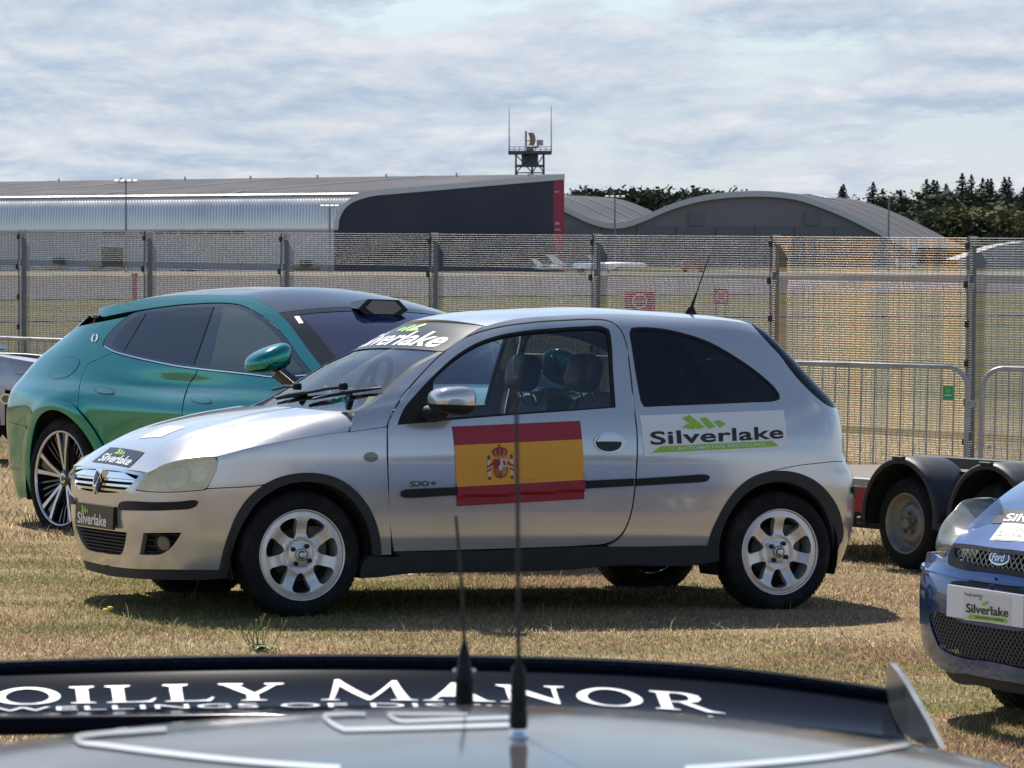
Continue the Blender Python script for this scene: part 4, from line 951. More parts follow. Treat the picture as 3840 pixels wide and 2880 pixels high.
CS = Surf(corsa_side, CM, (-.85, CU1, .12, 1.46), flip=False, grid=(190, 90))

def uvline(S, L): return S.unproj(L)
def pts3(S, L): q = S.unproj(L); return S.P(q[:, 0], q[:, 1])
# photo outlines
L_hood_side = C1([(850,778),(950,750),(1100,715),(1250,688),(1400,665),(1530,648),(1562,543)])
L_ws_edge = C7([(945,870),(1050,825),(1150,765),(1260,672),(1380,566),(1500,472),(1620,412),(1740,345),(1860,265),(1970,196),(2050,158)])
L_ditch = C2([(585,128),(700,98),(900,77),(1100,67),(1244,65)]) + C3([(150,71),(300,80),(500,93),(640,106),(712,117)])
_h = pts3(CS, L_hood_side); _h[-1] = (1.05, -.762, .935)
_he = Spl(np.array([(.02,.66,.585),(.13,.70,.635),(.25,.732,.685)] + [(p[0], -p[1], p[2]) for p in _h[:6]] + [(1.12,.79,.868),(1.3,.78,.905)]))
HC = Pchip([(.0,.585),(.08,.643),(.14,.692),(.22,.762),(.35,.833),(.5,.881),(.7,.926),(.9,.957),(1.05,.979),(1.3,1.0)])
def corsa_hood(x, q):
    e = _he(x); zc = HC(x); a = np.abs(q)
    return np.stack([x + 0 * q, q * e[..., 0], zc - (zc - e[..., 1]) * (.30 * a**2 + .70 * a**(4.5 + 6 * sstep(.55, 1.05, x))) + .006 * np.exp(-((a - .52) / .07) ** 2) * sstep(.1, .5, x)], -1)
CH = Surf(corsa_hood, CM, (.02, 1.4, -1, 1), flip=False)
_w = pts3(CS, L_ws_edge); _ws = arclen(_w); _we = Spl(np.c_[_ws, _w]); WT = _ws[-1]
def corsa_ws(q, t):
    e = _we(t); a = 1 - q * q; k = np.clip(t / WT, -.3, 1.2)
    return np.stack([e[..., 0] - (.075 + .01 * k) * a, -q * e[..., 1], e[..., 2] + .004 * a + .02 * a * np.clip(k, 0, 1)], -1)
CW = Surf(corsa_ws, CM, (-1, 1, -.15, WT), flip=True)
_d = pts3(CS, L_ditch); _ds = arclen(_d); _de = Spl(np.c_[_ds, _d]); DT = _ds[-1]
def corsa_roof(t, q):
    e = _de(t); a = 1 - np.abs(q) ** 2.2; k = np.clip(t / DT, 0, 1)
    f = 1 - sstep(0, .5, k)
    return np.stack([e[..., 0] - (.085 * f - .05 * sstep(.6, 1, k)) * (1 - q * q), q * np.abs(e[..., 1]), e[..., 2] + (.036 + .004 * np.sin(np.pi * k)) * a], -1)
CR = Surf(corsa_roof, CM, (0, DT, -1, 1), flip=False)
corsa = empty('hatchback_car'); corsa.matrix_world = CM
tag(corsa, 'silver three-door hatchback with a red and yellow flag on its door', 'car')
_o = C2([(73,650,1),(95,590),(150,500),(250,375),(370,260),(500,178),(640,137),(800,113),(1000,99),(1150,95),(1220,103),(1270,133),(1300,185),(1316,260),(1332,370),(1350,550),(1364,660),(1367,800),(1357,950),(1337,1090),(1310,1170),(1270,1225),(1215,1254),(1100,1266),(900,1276),(600,1286),(350,1293),(105,1299,1),(85,1150),(77,900)])
uv_door = PP(CS, _o)
L_win_out = C2([(125,641,1),(150,572),(230,470),(310,386),(420,286),(540,213),(660,173),(800,150),(950,137),(1100,129),(1185,129),(1222,145),(1234,200),(1243,350),(1257,551,1),(1100,563),(800,584),(400,616)])
uv_win = PP(CS, L_win_out)
uv_quarter = PP(CS, C3([(83,160),(92,138),(130,133),(250,140),(370,165),(500,210),(600,265),(700,330),(790,400),(845,455),(864,485),(864,506),(838,517),(700,525),(450,536),(200,546),(158,547),(145,528),(130,460),(108,330),(92,220)]))
n_door_rear = C2([(1215,1268,1),(1275,1232),(1315,1172),(1342,1090),(1362,950),(1372,800),(1369,660),(1355,550),(1337,370),(1321,260),(1305,185),(1272,129),(1222,98),(1150,90),(1000,94),(800,108),(640,132),(500,173),(370,255),(250,370),(145,495),(90,588),(66,648,1)])
side_rear = np.array([[CU1 - .50, .975], [CU1 - .52, .72]])
L_arch_r_out = C3([(490,1268),(505,1210),(540,1130),(590,1040),(650,965),(720,912),(800,884),(880,878),(960,892),(1040,928),(1110,992),(1160,1072),(1182,1150),(1188,1200)])
L_arch_r_in = C3([(545,1272),(560,1190),(600,1100),(660,1020),(730,965),(800,940),(880,934),(960,957),(1040,1012),(1090,1082),(1120,1162),(1126,1280)])
L_arch_f_out = C1([(860,1362),(880,1270),(905,1190),(950,1080),(1010,992),(1085,928),(1180,882),(1280,863),(1380,865),(1480,893),(1560,948),(1630,1032),(1675,1130),(1695,1230),(1698,1288)])
L_arch_f_in = C1([(908,1382),(918,1300),(943,1210),(988,1110),(1048,1022),(1122,962),(1200,924),(1290,908),(1380,913),(1460,938),(1530,988),(1590,1062),(1633,1150),(1648,1230),(1652,1288)])
pl = lambda L: PP(CS, L, False)
body_poly = cat(pl(L_ws_edge), pl(L_ditch)[1:], pl(C3([(716,118),(780,190),(860,275),(920,358),(1000,448),(1060,503),(1128,549)]))[1:], side_rear,
                pl(C3([(1150,828),(1050,838),(950,850),(880,864),(800,882)])), pl(L_arch_r_out[:7])[::-1][1:], pl(C3([(480,1268),(200,1273),(0,1277)])), pl(n_door_rear), pl(C1([(1715,624),(1620,636),(1538,648)])))
patch('body_side', CS, body_poly, M_silver, corsa, .02, holes=[uv_quarter], mirror=True, res=.03)
doors = patch('door', CS, uv_door, M_silver, corsa, .022, gap=.0027, holes=[uv_win], mirror=True, res=.03)
uv_fender = cat(pl(L_hood_side[:6])[::-1], pl(C1([(852,800),(850,830),(830,880),(797,942)])), pl(C1([(900,937),(1000,932),(1085,924)])), pl(L_arch_f_out[5:])[1:], pl(C1([(1752,1286),(1748,1150),(1739,1000),(1732,850),(1728,700),(1730,624)])), pl(C1([(1620,638),(1538,650)])))
patch('front_fender', CS, uv_fender, M_silver, corsa, .015, gap=.0008, mirror=True, res=.03)
# window seals, glass
fr = inset(resample(uv_win, .02), .022)
for s_, d in zip(range(1), (doors[0],)): pass
for k in range(2):
    pass
def both(name, S, poly, mat, parents, **kw):
    a, b = patch(name, S, poly, mat, parents[0], mirror=True, **kw); b.parent = parents[1]; return a, b
uv_tri = PP(CS, C2([(128,639,1),(152,572),(232,470),(314,388,1),(310,470),(318,560),(330,625,1)]))
uv_glass = PP(CS, C2([(312,395,1),(420,296),(540,222),(660,182),(800,160),(950,147),(1100,140),(1180,141),(1210,155),(1222,205),(1231,350),(1243,545,1),(1100,556),(800,575),(400,606),(330,612,1),(316,560)]))
both('window_seal', CS, uv_win, M_black, doors, thick=.02, off=-.002, holes=[inset(resample(uv_glass, .02), .002)], res=.03)
both('mirror_triangle', CS, uv_tri, M_black, doors, thick=.008, off=.002)
both('window_glass', CS, inset(resample(uv_glass, .02), -.006), G_clear, doors, thick=0, off=-.012, edge=False, res=.05)
patch('window_seal', CS, uv_quarter, M_black, corsa, .02, off=-.003, holes=[inset(resample(uv_quarter, .02), .013)], mirror=True)
patch('quarter_window', CS, inset(resample(uv_quarter, .02), .006), G_tint, corsa, 0, off=-.006, edge=False, mirror=True, res=.05)
def clean(P, d=.004):
    o = [P[0]]
    for p in P[1:]:
        if np.linalg.norm(p - o[-1]) > d: o.append(p)
    return np.array(o)
# bonnet, windscreen, roof, tailgate
hood_front = cat(PP(CH, C1([(850,779),(800,778),(700,786),(620,804),(560,826),(512,850),(487,861)]), False))
xf = CH.unproj(C1([(487,861),(400,848),(300,830)]))
fr_u = np.linspace(hood_front[-1, 1], 0, 9); fr_x = hood_front[-1, 0] - .024 * (1 - (fr_u / fr_u[0]) ** 2)
rear_h = CH.unproj(smooth_path(C1([(1016,508),(1120,514),(1250,523),(1380,536),(1480,542),(1560,545,1),(1553,585),(1530,647)]), 10, False))
rear_h = rear_h[rear_h[:, 1] < -.02]; rear_h = rear_h[np.argsort(-rear_h[:, 1])]
half = cat(rear_h[:-1], np.c_[np.linspace(rear_h[-1, 0], hood_front[0, 0], 14)[:-1], np.full(13, -1.)], hood_front, np.c_[fr_x, fr_u][1:])
# scale q so the flat working plane is roughly in metres
def hood_m(x, qm): return corsa_hood(x, qm / .75)
CHm = Surf(hood_m, CM, (.02, 1.25, -.75, .75))
hp = cat(half, (half * [1, -1])[::-1][1:]) * [1, .75]; hp = clean(hp)
hood = patch('bonnet', CHm, hp, M_silver, corsa, .018, gap=.0012, res=.03)
def ws_m(qm, t): return corsa_ws(qm / .68, t)
CWm = Surf(ws_m, CM, (-.68, .68, -.15, WT), flip=True)
_wq = np.linspace(-.68, .68, 15); wp = cat(np.c_[_wq, -.10 * (1 - (_wq / .68) ** 2) + .006], [(.68, WT - .005), (-.68, WT - .005)])
ws = patch('windscreen', CWm, wp, G_clear, corsa, 0, off=-.004, edge=False, res=.05)
ring_in = np.array([(-.635, .02), (.635, .02), (.625, WT - .05), (-.625, WT - .05)])
patch('windscreen_border', CWm, wp, M_blackv, corsa, 0, off=-.002, edge=False, holes=[ring_in], res=.04)
uv_strip = np.array([(-.668, WT * .685), (.668, WT * .685), (.668, WT - .012), (-.668, WT - .012)])
# photo edge of the sun strip on the near side
strip = patch('sun_strip', CWm, uv_strip, M_blackv, corsa, 0, off=.001, edge=False, res=.04)
qs = [(.60, WT * .715), (-.60, WT * .715), (-.60, WT * .875), (.60, WT * .875)]
decal_text('strip_lettering', CWm, qs, 'Silverlake', M_white, strip, (0.02, 0, .98, 1), .022, .18, .003)
decal_poly('strip_logo', CWm, [(.20, WT * .865), (-.14, WT * .865), (-.14, WT * .97), (.20, WT * .97)], bars(0, 0, 1, 1, True), M_green, strip, .003)
def roof_m(t, qm): return corsa_roof(t, qm / .55)
CRm = Surf(roof_m, CM, (0, DT, -.55, .55))
q9 = np.linspace(-.55, .55, 12)
patch('roof', CRm, cat(np.c_[np.full(12, .0), q9], np.c_[np.full(12, DT), q9[::-1]]), M_silver, corsa, .02, res=.05, back=True)
# tailgate: bridge between the rear edges of both sides
Lr = C3([(716,118),(780,190),(860,275),(920,358),(1000,448),(1060,503),(1128,549)])
_t = pts3(CS, Lr); _t2 = CS.P(side_rear[:, 0], side_rear[:, 1]); _tg = np.vstack([_t, _t2, CS.P(np.array([CU1 - .5]), np.array([.60]))]); _tgs = arclen(_tg); _tge = Spl(np.c_[_tgs, _tg])
TT = _tgs[-1]; tgx = _tgs[6]
def corsa_gate(t, qm):
    e = _tge(t); q = qm / .6; a = 1 - np.abs(q) ** 5
    return np.stack([e[..., 0] + (.062 + .02 * sstep(tgx * .6, tgx * 1.2, t)) * a, q * np.abs(e[..., 1]), e[..., 2] + .03 * a * (1 - sstep(0, tgx * .5, t))], -1)
CG = Surf(corsa_gate, CM, (0, TT, -.6, .6))
g9 = np.linspace(-.6, .6, 14)
gate = patch('tailgate', CG, cat(np.c_[np.full(14, tgx), g9], np.c_[np.full(14, TT), g9[::-1]]), M_silver, corsa, .02, res=.05)
patch('rear_window', CG, cat(np.c_[np.full(14, .004), g9], np.c_[np.full(14, tgx), g9[::-1]]), G_tint, gate, 0, edge=False, res=.06)
patch('rear_window_border', CG, cat(np.c_[np.full(14, .004), g9 * 1.0], np.c_[np.full(14, tgx), g9[::-1]]), M_blackv, gate, .012, off=.003, holes=[np.array([(.1, -.48), (tgx - .06, -.46), (tgx - .06, .46), (.1, .48)])], res=.05)
_lr = pl(Lr); patch('rear_window_edge', CS, clean(cat(_lr + [.003, 0], (_lr + [.22, .0])[::-1])), M_blackv, gate, .01, off=.002, mirror=True, res=.03)
dk = pl(C3([(722,122),(790,188),(865,270),(925,352),(1003,441),(1063,497),(1128,547)]))
# front bumper (one moulding), grille, lower lip
def sym(h): h = np.asarray(h); return cat(h, (h * [-1, 1])[::-1])
lipt = pl(C1([(240,1336),(400,1357),(600,1362),(860,1364)])); z0 = lipt[0, 1]
b_half = cat([(0., z0 + .004)], lipt[1:], pl(L_arch_f_out[:6])[1:], pl(C1([(1085,927),(1000,936),(900,941),(797,946)]))[1:], pl(C1([(785,951),(700,959),(600,964),(500,962),(424,953)])), pl(C1([(442,924),(488,872)])), pl(C1([(487,864),(400,851),(300,833)]))[:-2])
ztop = CS.unproj(C1([(300,831)]))[0, 1] - .004; b_half = cat(b_half, [(0., ztop)])
def clean(P, d=.004):
    o = [P[0]]
    for p in P[1:]:
        if np.linalg.norm(p - o[-1]) > d: o.append(p)
    return np.array(o)
b_half = clean(b_half)
gr = CS.unproj(C1([(445,876),(418,908),(380,944),(335,962)])); zt, zb = CS.unproj(C1([(245,846)]))[0, 1], CS.unproj(C1([(240,962)]))[0, 1]
gr_half = smooth_path([(0, zb, 1), (gr[3][0] * .55, zb + .001), tuple(gr[3]), tuple(gr[2]), tuple(gr[1]), (gr[0][0], gr[0][1], 1), (gr[0][0] * .5, zt), (0, zt, 1)], .02, False)
lg = CS.unproj(C1([(380,1170),(374,1215),(356,1279)])); lzt, lzb = CS.unproj(C1([(215,1150)]))[0, 1], CS.unproj(C1([(235,1272)]))[0, 1]
lg_half = smooth_path([(0, lzb, 1), (lg[2][0] * .6, lzb), (lg[2][0], lg[2][1]), tuple(lg[1]), (lg[0][0], lg[0][1], 1), (lg[0][0] * .5, lzt), (0, lzt, 1)], .02, False)
uv_fog = PP(CS, C1([(467,1173,1),(665,1171,1),(640,1212),(602,1258),(560,1283),(500,1288),(446,1285,1),(457,1230)]))
holes = [sym(gr_half[:-1])[:, :], sym(lg_half[:-1]), uv_fog, uv_fog * [-1, 1]]
holes = [clean(h) for h in holes]
bumper = patch('front_bumper', CS, clean(sym(b_half)), M_silver, corsa, .03, holes=holes, res=.025)
lip_b = pl(C1([(245,1388),(400,1409),(600,1417),(800,1417),(905,1408)]))
lip_half = cat([(0., lip_b[0, 1])], lip_b[1:], pl(C1([(905,1366)])), pl(C1([(860,1366),(600,1364),(400,1359)])), [(0., z0 + .002)])
patch('bumper_lip', CS, clean(sym(lip_half)), M_grey_pl, bumper, .03, off=-.004, res=.03)
for h, nm in ((holes[0], 'grille_back'), (holes[1], 'intake_back'), (holes[2], 'fog_lamp_recess'), (holes[3], 'fog_lamp_recess')):
    patch(nm, CS, inset(h, -.01), M_dark, bumper, 0, off=-.045, edge=False, res=.04)
def strip_uv(P, z_a, z_b, marg=.006):
    """part of polygon P between two heights, as a closed strip"""
    us = []
    for z in (z_a, z_b):
        x = []
        n = len(P)
        for i in range(n):
            a, b = P[i], P[(i + 1) % n]
            if (a[1] - z) * (b[1] - z) < 0: x.append(a[0] + (b[0] - a[0]) * (z - a[1]) / (b[1] - a[1]))
        us.append((min(x) + marg, max(x) - marg) if len(x) >= 2 else None)
    if None in us: return None
    (a0, a1), (b0, b1) = us; n = 14
    return cat(np.c_[np.linspace(a0, a1, n), np.full(n, z_a)], np.c_[np.linspace(b1, b0, n), np.full(n, z_b)])
G0 = holes[0]; top = strip_uv(G0, zt - .030, zt - .002, .002)
patch('grille_bar', CS, top, M_chrome, bumper, .03, off=-.004, res=.03)
for k in range(3):
    st = strip_uv(G0, zb + .010 + k * .0255, zb + .0215 + k * .0255, .001)
    if st is not None: patch('grille_slat', CS, st, M_chrome if k > -1 else M_black, bumper, .02, off=-.012, res=.03)
emb = [(-.052, zt - .001), (.052, zt - .001), (.036, zt - .05), (.012, zb + .006), (0, zb - .012), (-.012, zb + .006), (-.036, zt - .05)]
patch('badge_wedge', CS, np.array(emb), M_chrome, bumper, .02, off=.012, res=.02)
patch('badge_relief', CS, np.array([(-.030, zt - .008), (-.004, zt - .012), (.006, zt - .03), (.030, zt - .02), (.022, zt - .05), (0, zt - .072), (-.020, zt - .045)]), M_disc, bumper, .004, off=.015, res=.015)
L0 = holes[1]
for k in range(6):
    st = strip_uv(L0, lzb + .010 + k * .0165, lzb + .0165 + k * .0165, .001)
    if st is not None: patch('intake_slat', CS, st, M_grey_pl, bumper, .02, off=-.010, res=.03)
for sg in (1, -1):
    F0 = uv_fog * [sg, 1]; zl, zh = F0[:, 1].min(), F0[:, 1].max()
    for k in range(4):
        st = strip_uv(F0, zl + .008 + k * (zh - zl) / 4, zl + .014 + k * (zh - zl) / 4, .002)
        if st is not None: patch('fog_slat', CS, st, M_black, bumper, .02, off=-.02, res=.03)
    fc = CS.unproj(C1([(562,1232)]))[0]; fc = np.array([fc[0] * sg, fc[1]])
    patch('fog_lamp_ring', CS, np.array(ell(fc[0], fc[1], .047, .043)), M_black, bumper, .03, off=-.008, res=.012, holes=[np.array(ell(fc[0], fc[1], .038, .034))])
    patch('fog_lamp', CS, np.array(ell(fc[0], fc[1], .039, .035)), M_amber, bumper, .01, off=-.014, res=.012)
uv_head = PP(CS, C1([(424,949,1),(441,924),(490,871),(540,833),(600,809),(700,788),(800,780),(840,784),(853,800),(851,830),(831,880),(797,940,1),(785,947),(700,956),(600,961),(500,959)]))
heads = patch('headlight', CS, uv_head, M_lensh, corsa, .03, off=.004, gap=.002, mirror=True, res=.02)
for sg, hd in ((1, heads[0]), (-1, heads[1])):
    for cx, cz, rr in ((640, 885, .062), (755, 868, .048)):
        c = CS.unproj(C1([(cx, cz)]))[0]; bw = patch('lamp_bowl', CS, np.array(ell(c[0] * sg, c[1], rr, rr * .95)), M_bulb, hd, .02, off=-.018, res=.015); patch('lamp_reflector', CS, np.array(ell(c[0] * sg, c[1], rr * .82, rr * .78)), M_chrome, hd, .0, off=-.0165, res=.015, edge=False)
    patch('lamp_housing', CS, uv_head * [sg, 1], M_lamph, hd, 0, off=-.035, edge=False, res=.03)
uv_bs = PP(CS, C1([(345,1046),(352,1017),(372,1009),(500,1013),(640,1011),(742,1003),(753,1010),(742,1034),(720,1045),(600,1055),(450,1057),(352,1053)]))
for sg in (1, -1): patch('bumper_strip', CS, uv_bs * [sg, 1], M_black, bumper, .012, off=.010, res=.02)
# number-plate board
PY = .041
PLS = plane_surf(CM, 0, PY, flip=True)
pq = [plane_pt(CM, p, 0, PY) for p in C1([(113,1130),(307,1158),(312,1040),(115,1012)])]; pq = [(p.y, p.z) for p in pq]
plate = patch('number_plate_board', PLS, np.array(pq), M_blackv, bumper, .012, res=.06, back=True)
decal_text('plate_lettering', PLS, pq, 'Silverlake', M_white, plate, (.07, .10, .84, .60), .022, 0, .002)
decal_poly('plate_logo', PLS, pq, bars(.16, .56, .36, .95), M_green, plate, .002)
# bonnet stickers
bq = CHm.unproj(C1([(200,806),(392,836),(474,757),(296,730)]))
bs = patch('bonnet_sticker', CHm, bq, M_blackv, hood, 0, off=.0015, edge=False, res=.04)
decal_text('sticker_lettering', CHm, bq, 'Silverlake', M_white, bs, (.10, .10, .92, .62), .022, 0, .003)
decal_poly('sticker_logo', CHm, bq, bars(.30, .60, .58, .97), M_green, bs, .003)
wq = CHm.unproj(C1([(440,686),(560,677),(690,625),(600,618)]))
patch('white_sticker', CHm, wq, material('faded_white_vinyl', (.55, .56, .57), .4), hood, 0, off=.0015, edge=False, res=.04, label='pale blank sticker on the bonnet')
# side: arches, sills, strips
for a, b, nm in ((L_arch_f_out, L_arch_f_in, 'wheel_arch_trim'), (L_arch_r_out, L_arch_r_in, 'wheel_arch_trim')):
    o_ = pl(a); i_ = pl(b)
    if a is L_arch_r_out: o_ = cat(o_, pl(C3([(1180,1240),(1160,1265),(1130,1282)])))
    patch(nm, CS, clean(cat(o_, i_[::-1])), M_grey_pl, corsa, .035, off=.009, mirror=True, res=.022)
uv_sill = PP(CS, C1([(1640,1292,1),(1797,1288)]) + C2([(105,1304),(600,1291),(1100,1272),(1400,1271)]) + C3([(490,1266),(545,1272,1),(545,1345,1),(400,1366),(0,1368)]) + C2([(1000,1390),(600,1400),(150,1412)]) + C1([(1660,1402),(1590,1404,1),(1600,1330)]))
patch('side_sill', CS, uv_sill, M_grey_pl, corsa, .05, off=.008, mirror=True, res=.03)
uv_rub1 = PP(CS, C2([(139,1000),(145,984),(160,977),(430,963),(800,945),(1100,930),(1348,918,1),(1345,956,1),(1100,970),(800,985),(430,1004),(165,1018),(146,1013)]))
uv_rub2 = PP(CS, C3([(118,920,1),(300,908),(478,898),(492,905),(495,915),(488,928),(470,935),(300,946),(116,957,1)]))
both('rub_strip', CS, uv_rub1, M_black, doors, thick=.01, off=.012, res=.02)
patch('rub_strip', CS, uv_rub2, M_black, corsa, .01, off=.012, mirror=True, res=.02)
# rear bumper
rb = cat(pl(C3([(802,886),(880,868),(950,854),(1050,842),(1150,832)])), [(CU1 - .52, .715), (CU1, .70), (CU1, .20), (CU1 - .4, .20)], [(C_u_of_x(3.70), .21)], pl(C3([(1180,1240),(1186,1195)])), pl(L_arch_r_out[7:13])[::-1])
rbm = patch('rear_bumper', CS, clean(rb), M_silver, corsa, .02, mirror=True, res=.035)
uv_rs = PP(CS, C3([(1200,968),(1240,962),(1258,962),(1258,998),(1236,1002),(1210,1001),(1201,988)]))
uv_rs = np.array([(C_u_of_x(3.742), .565), (C_u_of_x(3.75), .592), (CU1 - .35, .60), (CU1 - .35, .565), (C_u_of_x(3.77), .555)])
for sg, o_ in ((1, rbm[0]), (-1, rbm[1])):
    q = patch('bumper_strip', CS, uv_rs, M_black, o_, .012, off=.012, res=.02)
    if sg < 0: q.scale = (1, -1, 1)
# dark inner shell below the waist, floor
shell_z0, shell_z1 = .16, .86
ush = np.linspace(.02, CU1 - .02, 60)
def wheel_hole(xc, r):
    return np.array([(float(C_u_of_x(xc + r * math.cos(a))), .28 + r * math.sin(a)) for a in np.linspace(R(-18), R(198), 26)])
xs_ = lambda z: np.c_[ush, np.full(60, z)]
sh_up = np.c_[ush, np.interp(CPLAN(ush)[:, 0], [0, .3, .5, 1.0, 1.2, 3.9], [.60, .64, .70, .80, .86, .86])]
low = []
wf, wr = wheel_hole(.8, .335), wheel_hole(3.291, .335)
P_ = cat([(ush[0], .22)], wf[::-1], [(wf[0][0] + .02, .2), (wr[-1][0] - .02, .2)], wr[::-1], [(ush[-1], .24)], sh_up[::-1])
shell = patch('inner_shell', CS, clean(P_, .006), M_under, corsa, .0, off=-.05, edge=False, mirror=True, res=.06)
m = MB(); m.box((2.0, 0, .24), (3.4, 1.06, .05)); m.box((.8, 0, .45), (.66, 1.0, .5)); m.box((3.3, 0, .45), (.7, 1.0, .45)); m.build('underbody', M_under, corsa)
for xc in (.8, 3.291):
    for sg in (-1, 1):
        m = MB(); m.lathe([(.34, 0), (.34, .20)], 28, Matrix.Translation((xc, sg * .56 if sg < 0 else .36, .28)) @ Matrix.Translation((0, -.2 if sg < 0 else 0.2, 0)), 'y', a0=R(-20), a1=R(200), close=False)
        m.build('wheel_well', M_under, corsa)
# door furniture
hc = CS.unproj(C2([(1223,733)]))[0]
hx = Matrix.Rotation(R(-4), 2)
hp_ = np.array([tuple(np.array(hc) + np.array(p)) for p in ell(0, 0, .083, .050, 36)])
for k, d in enumerate(doors):
    def both1(nm, poly, mat, **kw):
        o = patch(nm, CS, poly, mat, d, **kw)
        if k: o.scale = (1, -1, 1)
        return o
    h_ = both1('door_handle', hp_, material('satin_silver', (.72, .72, .73), .3, .7, .5), thick=.012, off=.006, res=.012)
    for nm, pol, mt, of in (('handle_recess', np.array(hc) + np.array(ell(-.006, -.004, .068, .038, 30, 180, 360) + [(.062, .004), (-.074, .004)]), M_grey_pl, .0075), ('handle_grip', np.array(hc) + np.array([(-.074, .003), (.072, .008), (.062, .028), (.03, .043), (-.01, .045), (-.05, .032)]), MATS['satin_silver'], .016)):
        q = patch(nm, CS, pol, mt, h_, .008, off=of, res=.012)
ic = CS.unproj(C1([(1646,780)]))[0]
patch('side_indicator', CS, np.array(ell(ic[0], ic[1], .034, .023)), M_amber, corsa, .01, off=.007, res=.01, mirror=True)
# flag panel with its crest, across the door and the rub strip
fq = CS.unproj(C2([(432,1062),(1092,1025),(1070,620),(408,650)])); M_red = material('flag_red', (.30, .014, .030), .45, noise=.04); M_yel = material('flag_yellow', (.74, .34, .03), .45, noise=.04); M_red2 = material('crest_red', (.26, .02, .03), .5); M_gold = material('crest_gold', (.45, .20, .03), .5); M_pale = material('crest_pale', (.62, .55, .58), .5); M_pur = material('crest_violet', (.35, .05, .18), .5)
Qf = quadmap(fq)
def fpoly(x0, x1, y0, y1): return Qf(*[np.array(t) for t in zip(*[(x0, y0), (x1, y0), (x1, y1), (x0, y1)])])
def flag_off(u, z): return .0
class Raised(Surf): pass
_rz = np.array([CS.unproj(C2([(430,983)]))[0], CS.unproj(C2([(1100,950)]))[0]])
def flag_surface(u, z):
    zc = _rz[0, 1] + (u - _rz[0, 0]) / (_rz[1, 0] - _rz[0, 0]) * (_rz[1, 1] - _rz[0, 1])
    b = .0125 * (1 - sstep(.021, .034, np.abs(z - zc)))
    p = corsa_side(u, z); p[..., 1] -= b; return p
FS = Surf(flag_surface, CM, CS.dom)
f1 = patch('flag_panel', FS, fpoly(0, 1, .245, .765), M_yel, doors[0], 0, off=.003, edge=False, res=.02)
patch('flag_band', FS, fpoly(0, 1, .765, 1), M_red, f1, 0, off=.003, edge=False, res=.02)
patch('flag_band', FS, fpoly(0, 1, 0, .245), M_red, f1, 0, off=.003, edge=False, res=.012)
def crest(nm, polys, mat, off=.0045):
    for p_ in polys: decal_poly(nm, FS, fq, [p_], mat, f1, off)
def sc(P): return [[(.345 + (p[0] - .5) * .24, .31 + p[1] * .42) for p in q] for q in P]
crest('crest_shield', sc([[(.27, .62), (.73, .62), (.73, .2), (.66, .08), (.5, .02), (.34, .08), (.27, .2)]]), M_red2)
crest('crest_quarter', sc([[(.5, .61), (.72, .61), (.72, .36), (.5, .36)], [(.44, .40), (.5, .44), (.56, .40), (.56, .30), (.5, .26), (.44, .30)]]), M_pale, .005)
crest('crest_lion', sc([[(.56, .40), (.60, .46), (.55, .52), (.60, .58), (.66, .56), (.67, .48), (.70, .42), (.65, .39), (.62, .43)]]), M_pur, .0055)
crest('crest_stripes', sc([[(.29 + i * .05, .34), (.315 + i * .05, .34), (.315 + i * .05, .1), (.29 + i * .05, .13)] for i in range(4)] + [[(.53, .33), (.70, .33), (.70, .2), (.6, .1), (.53, .08)]]), M_gold, .005)
crest('crest_crown', sc([[(.31, .66), (.69, .66), (.72, .72), (.76, .84), (.70, .92), (.58, .94), (.5, .99), (.42, .94), (.30, .92), (.24, .84), (.28, .72)], [(.485, .97), (.515, .97), (.515, 1.06), (.485, 1.06)], [(.46, 1.0), (.54, 1.0), (.54, 1.03), (.46, 1.03)]]), M_red2)
crest('crest_crown_gold', sc([[(.30, .67), (.70, .67), (.70, .72), (.30, .72)], [(.36, .73), (.40, .73), (.38, .88), (.30, .86)], [(.60, .73), (.64, .73), (.70, .86), (.62, .88)], [(.485, .73), (.515, .73), (.515, .93), (.485, .93)]]), M_gold, .005)
crest('crest_pillar', sc([[(.10, .10), (.17, .10), (.17, .60), (.10, .60)], [(.83, .10), (.90, .10), (.90, .60), (.83, .60)]]), M_pale)
crest('crest_pillar_ends', sc([[(x - .05, 0), (x + .05, 0), (x + .03, .1), (x - .03, .1)] for x in (.135, .865)] + [[(x - .045, .6), (x + .045, .6), (x + .045, .70), (x, .76), (x - .045, .70)] for x in (.135, .865)]), M_disc)
crest('crest_ribbon', sc([[(.06, .22), (.20, .30), (.20, .36), (.06, .28)], [(.20, .42), (.27, .46), (.27, .54), (.06, .40), (.06, .34)], [(.94, .22), (.80, .30), (.80, .36), (.94, .28)], [(.80, .42), (.73, .46), (.73, .54), (.94, .40), (.94, .34)]]), M_red2, .005)
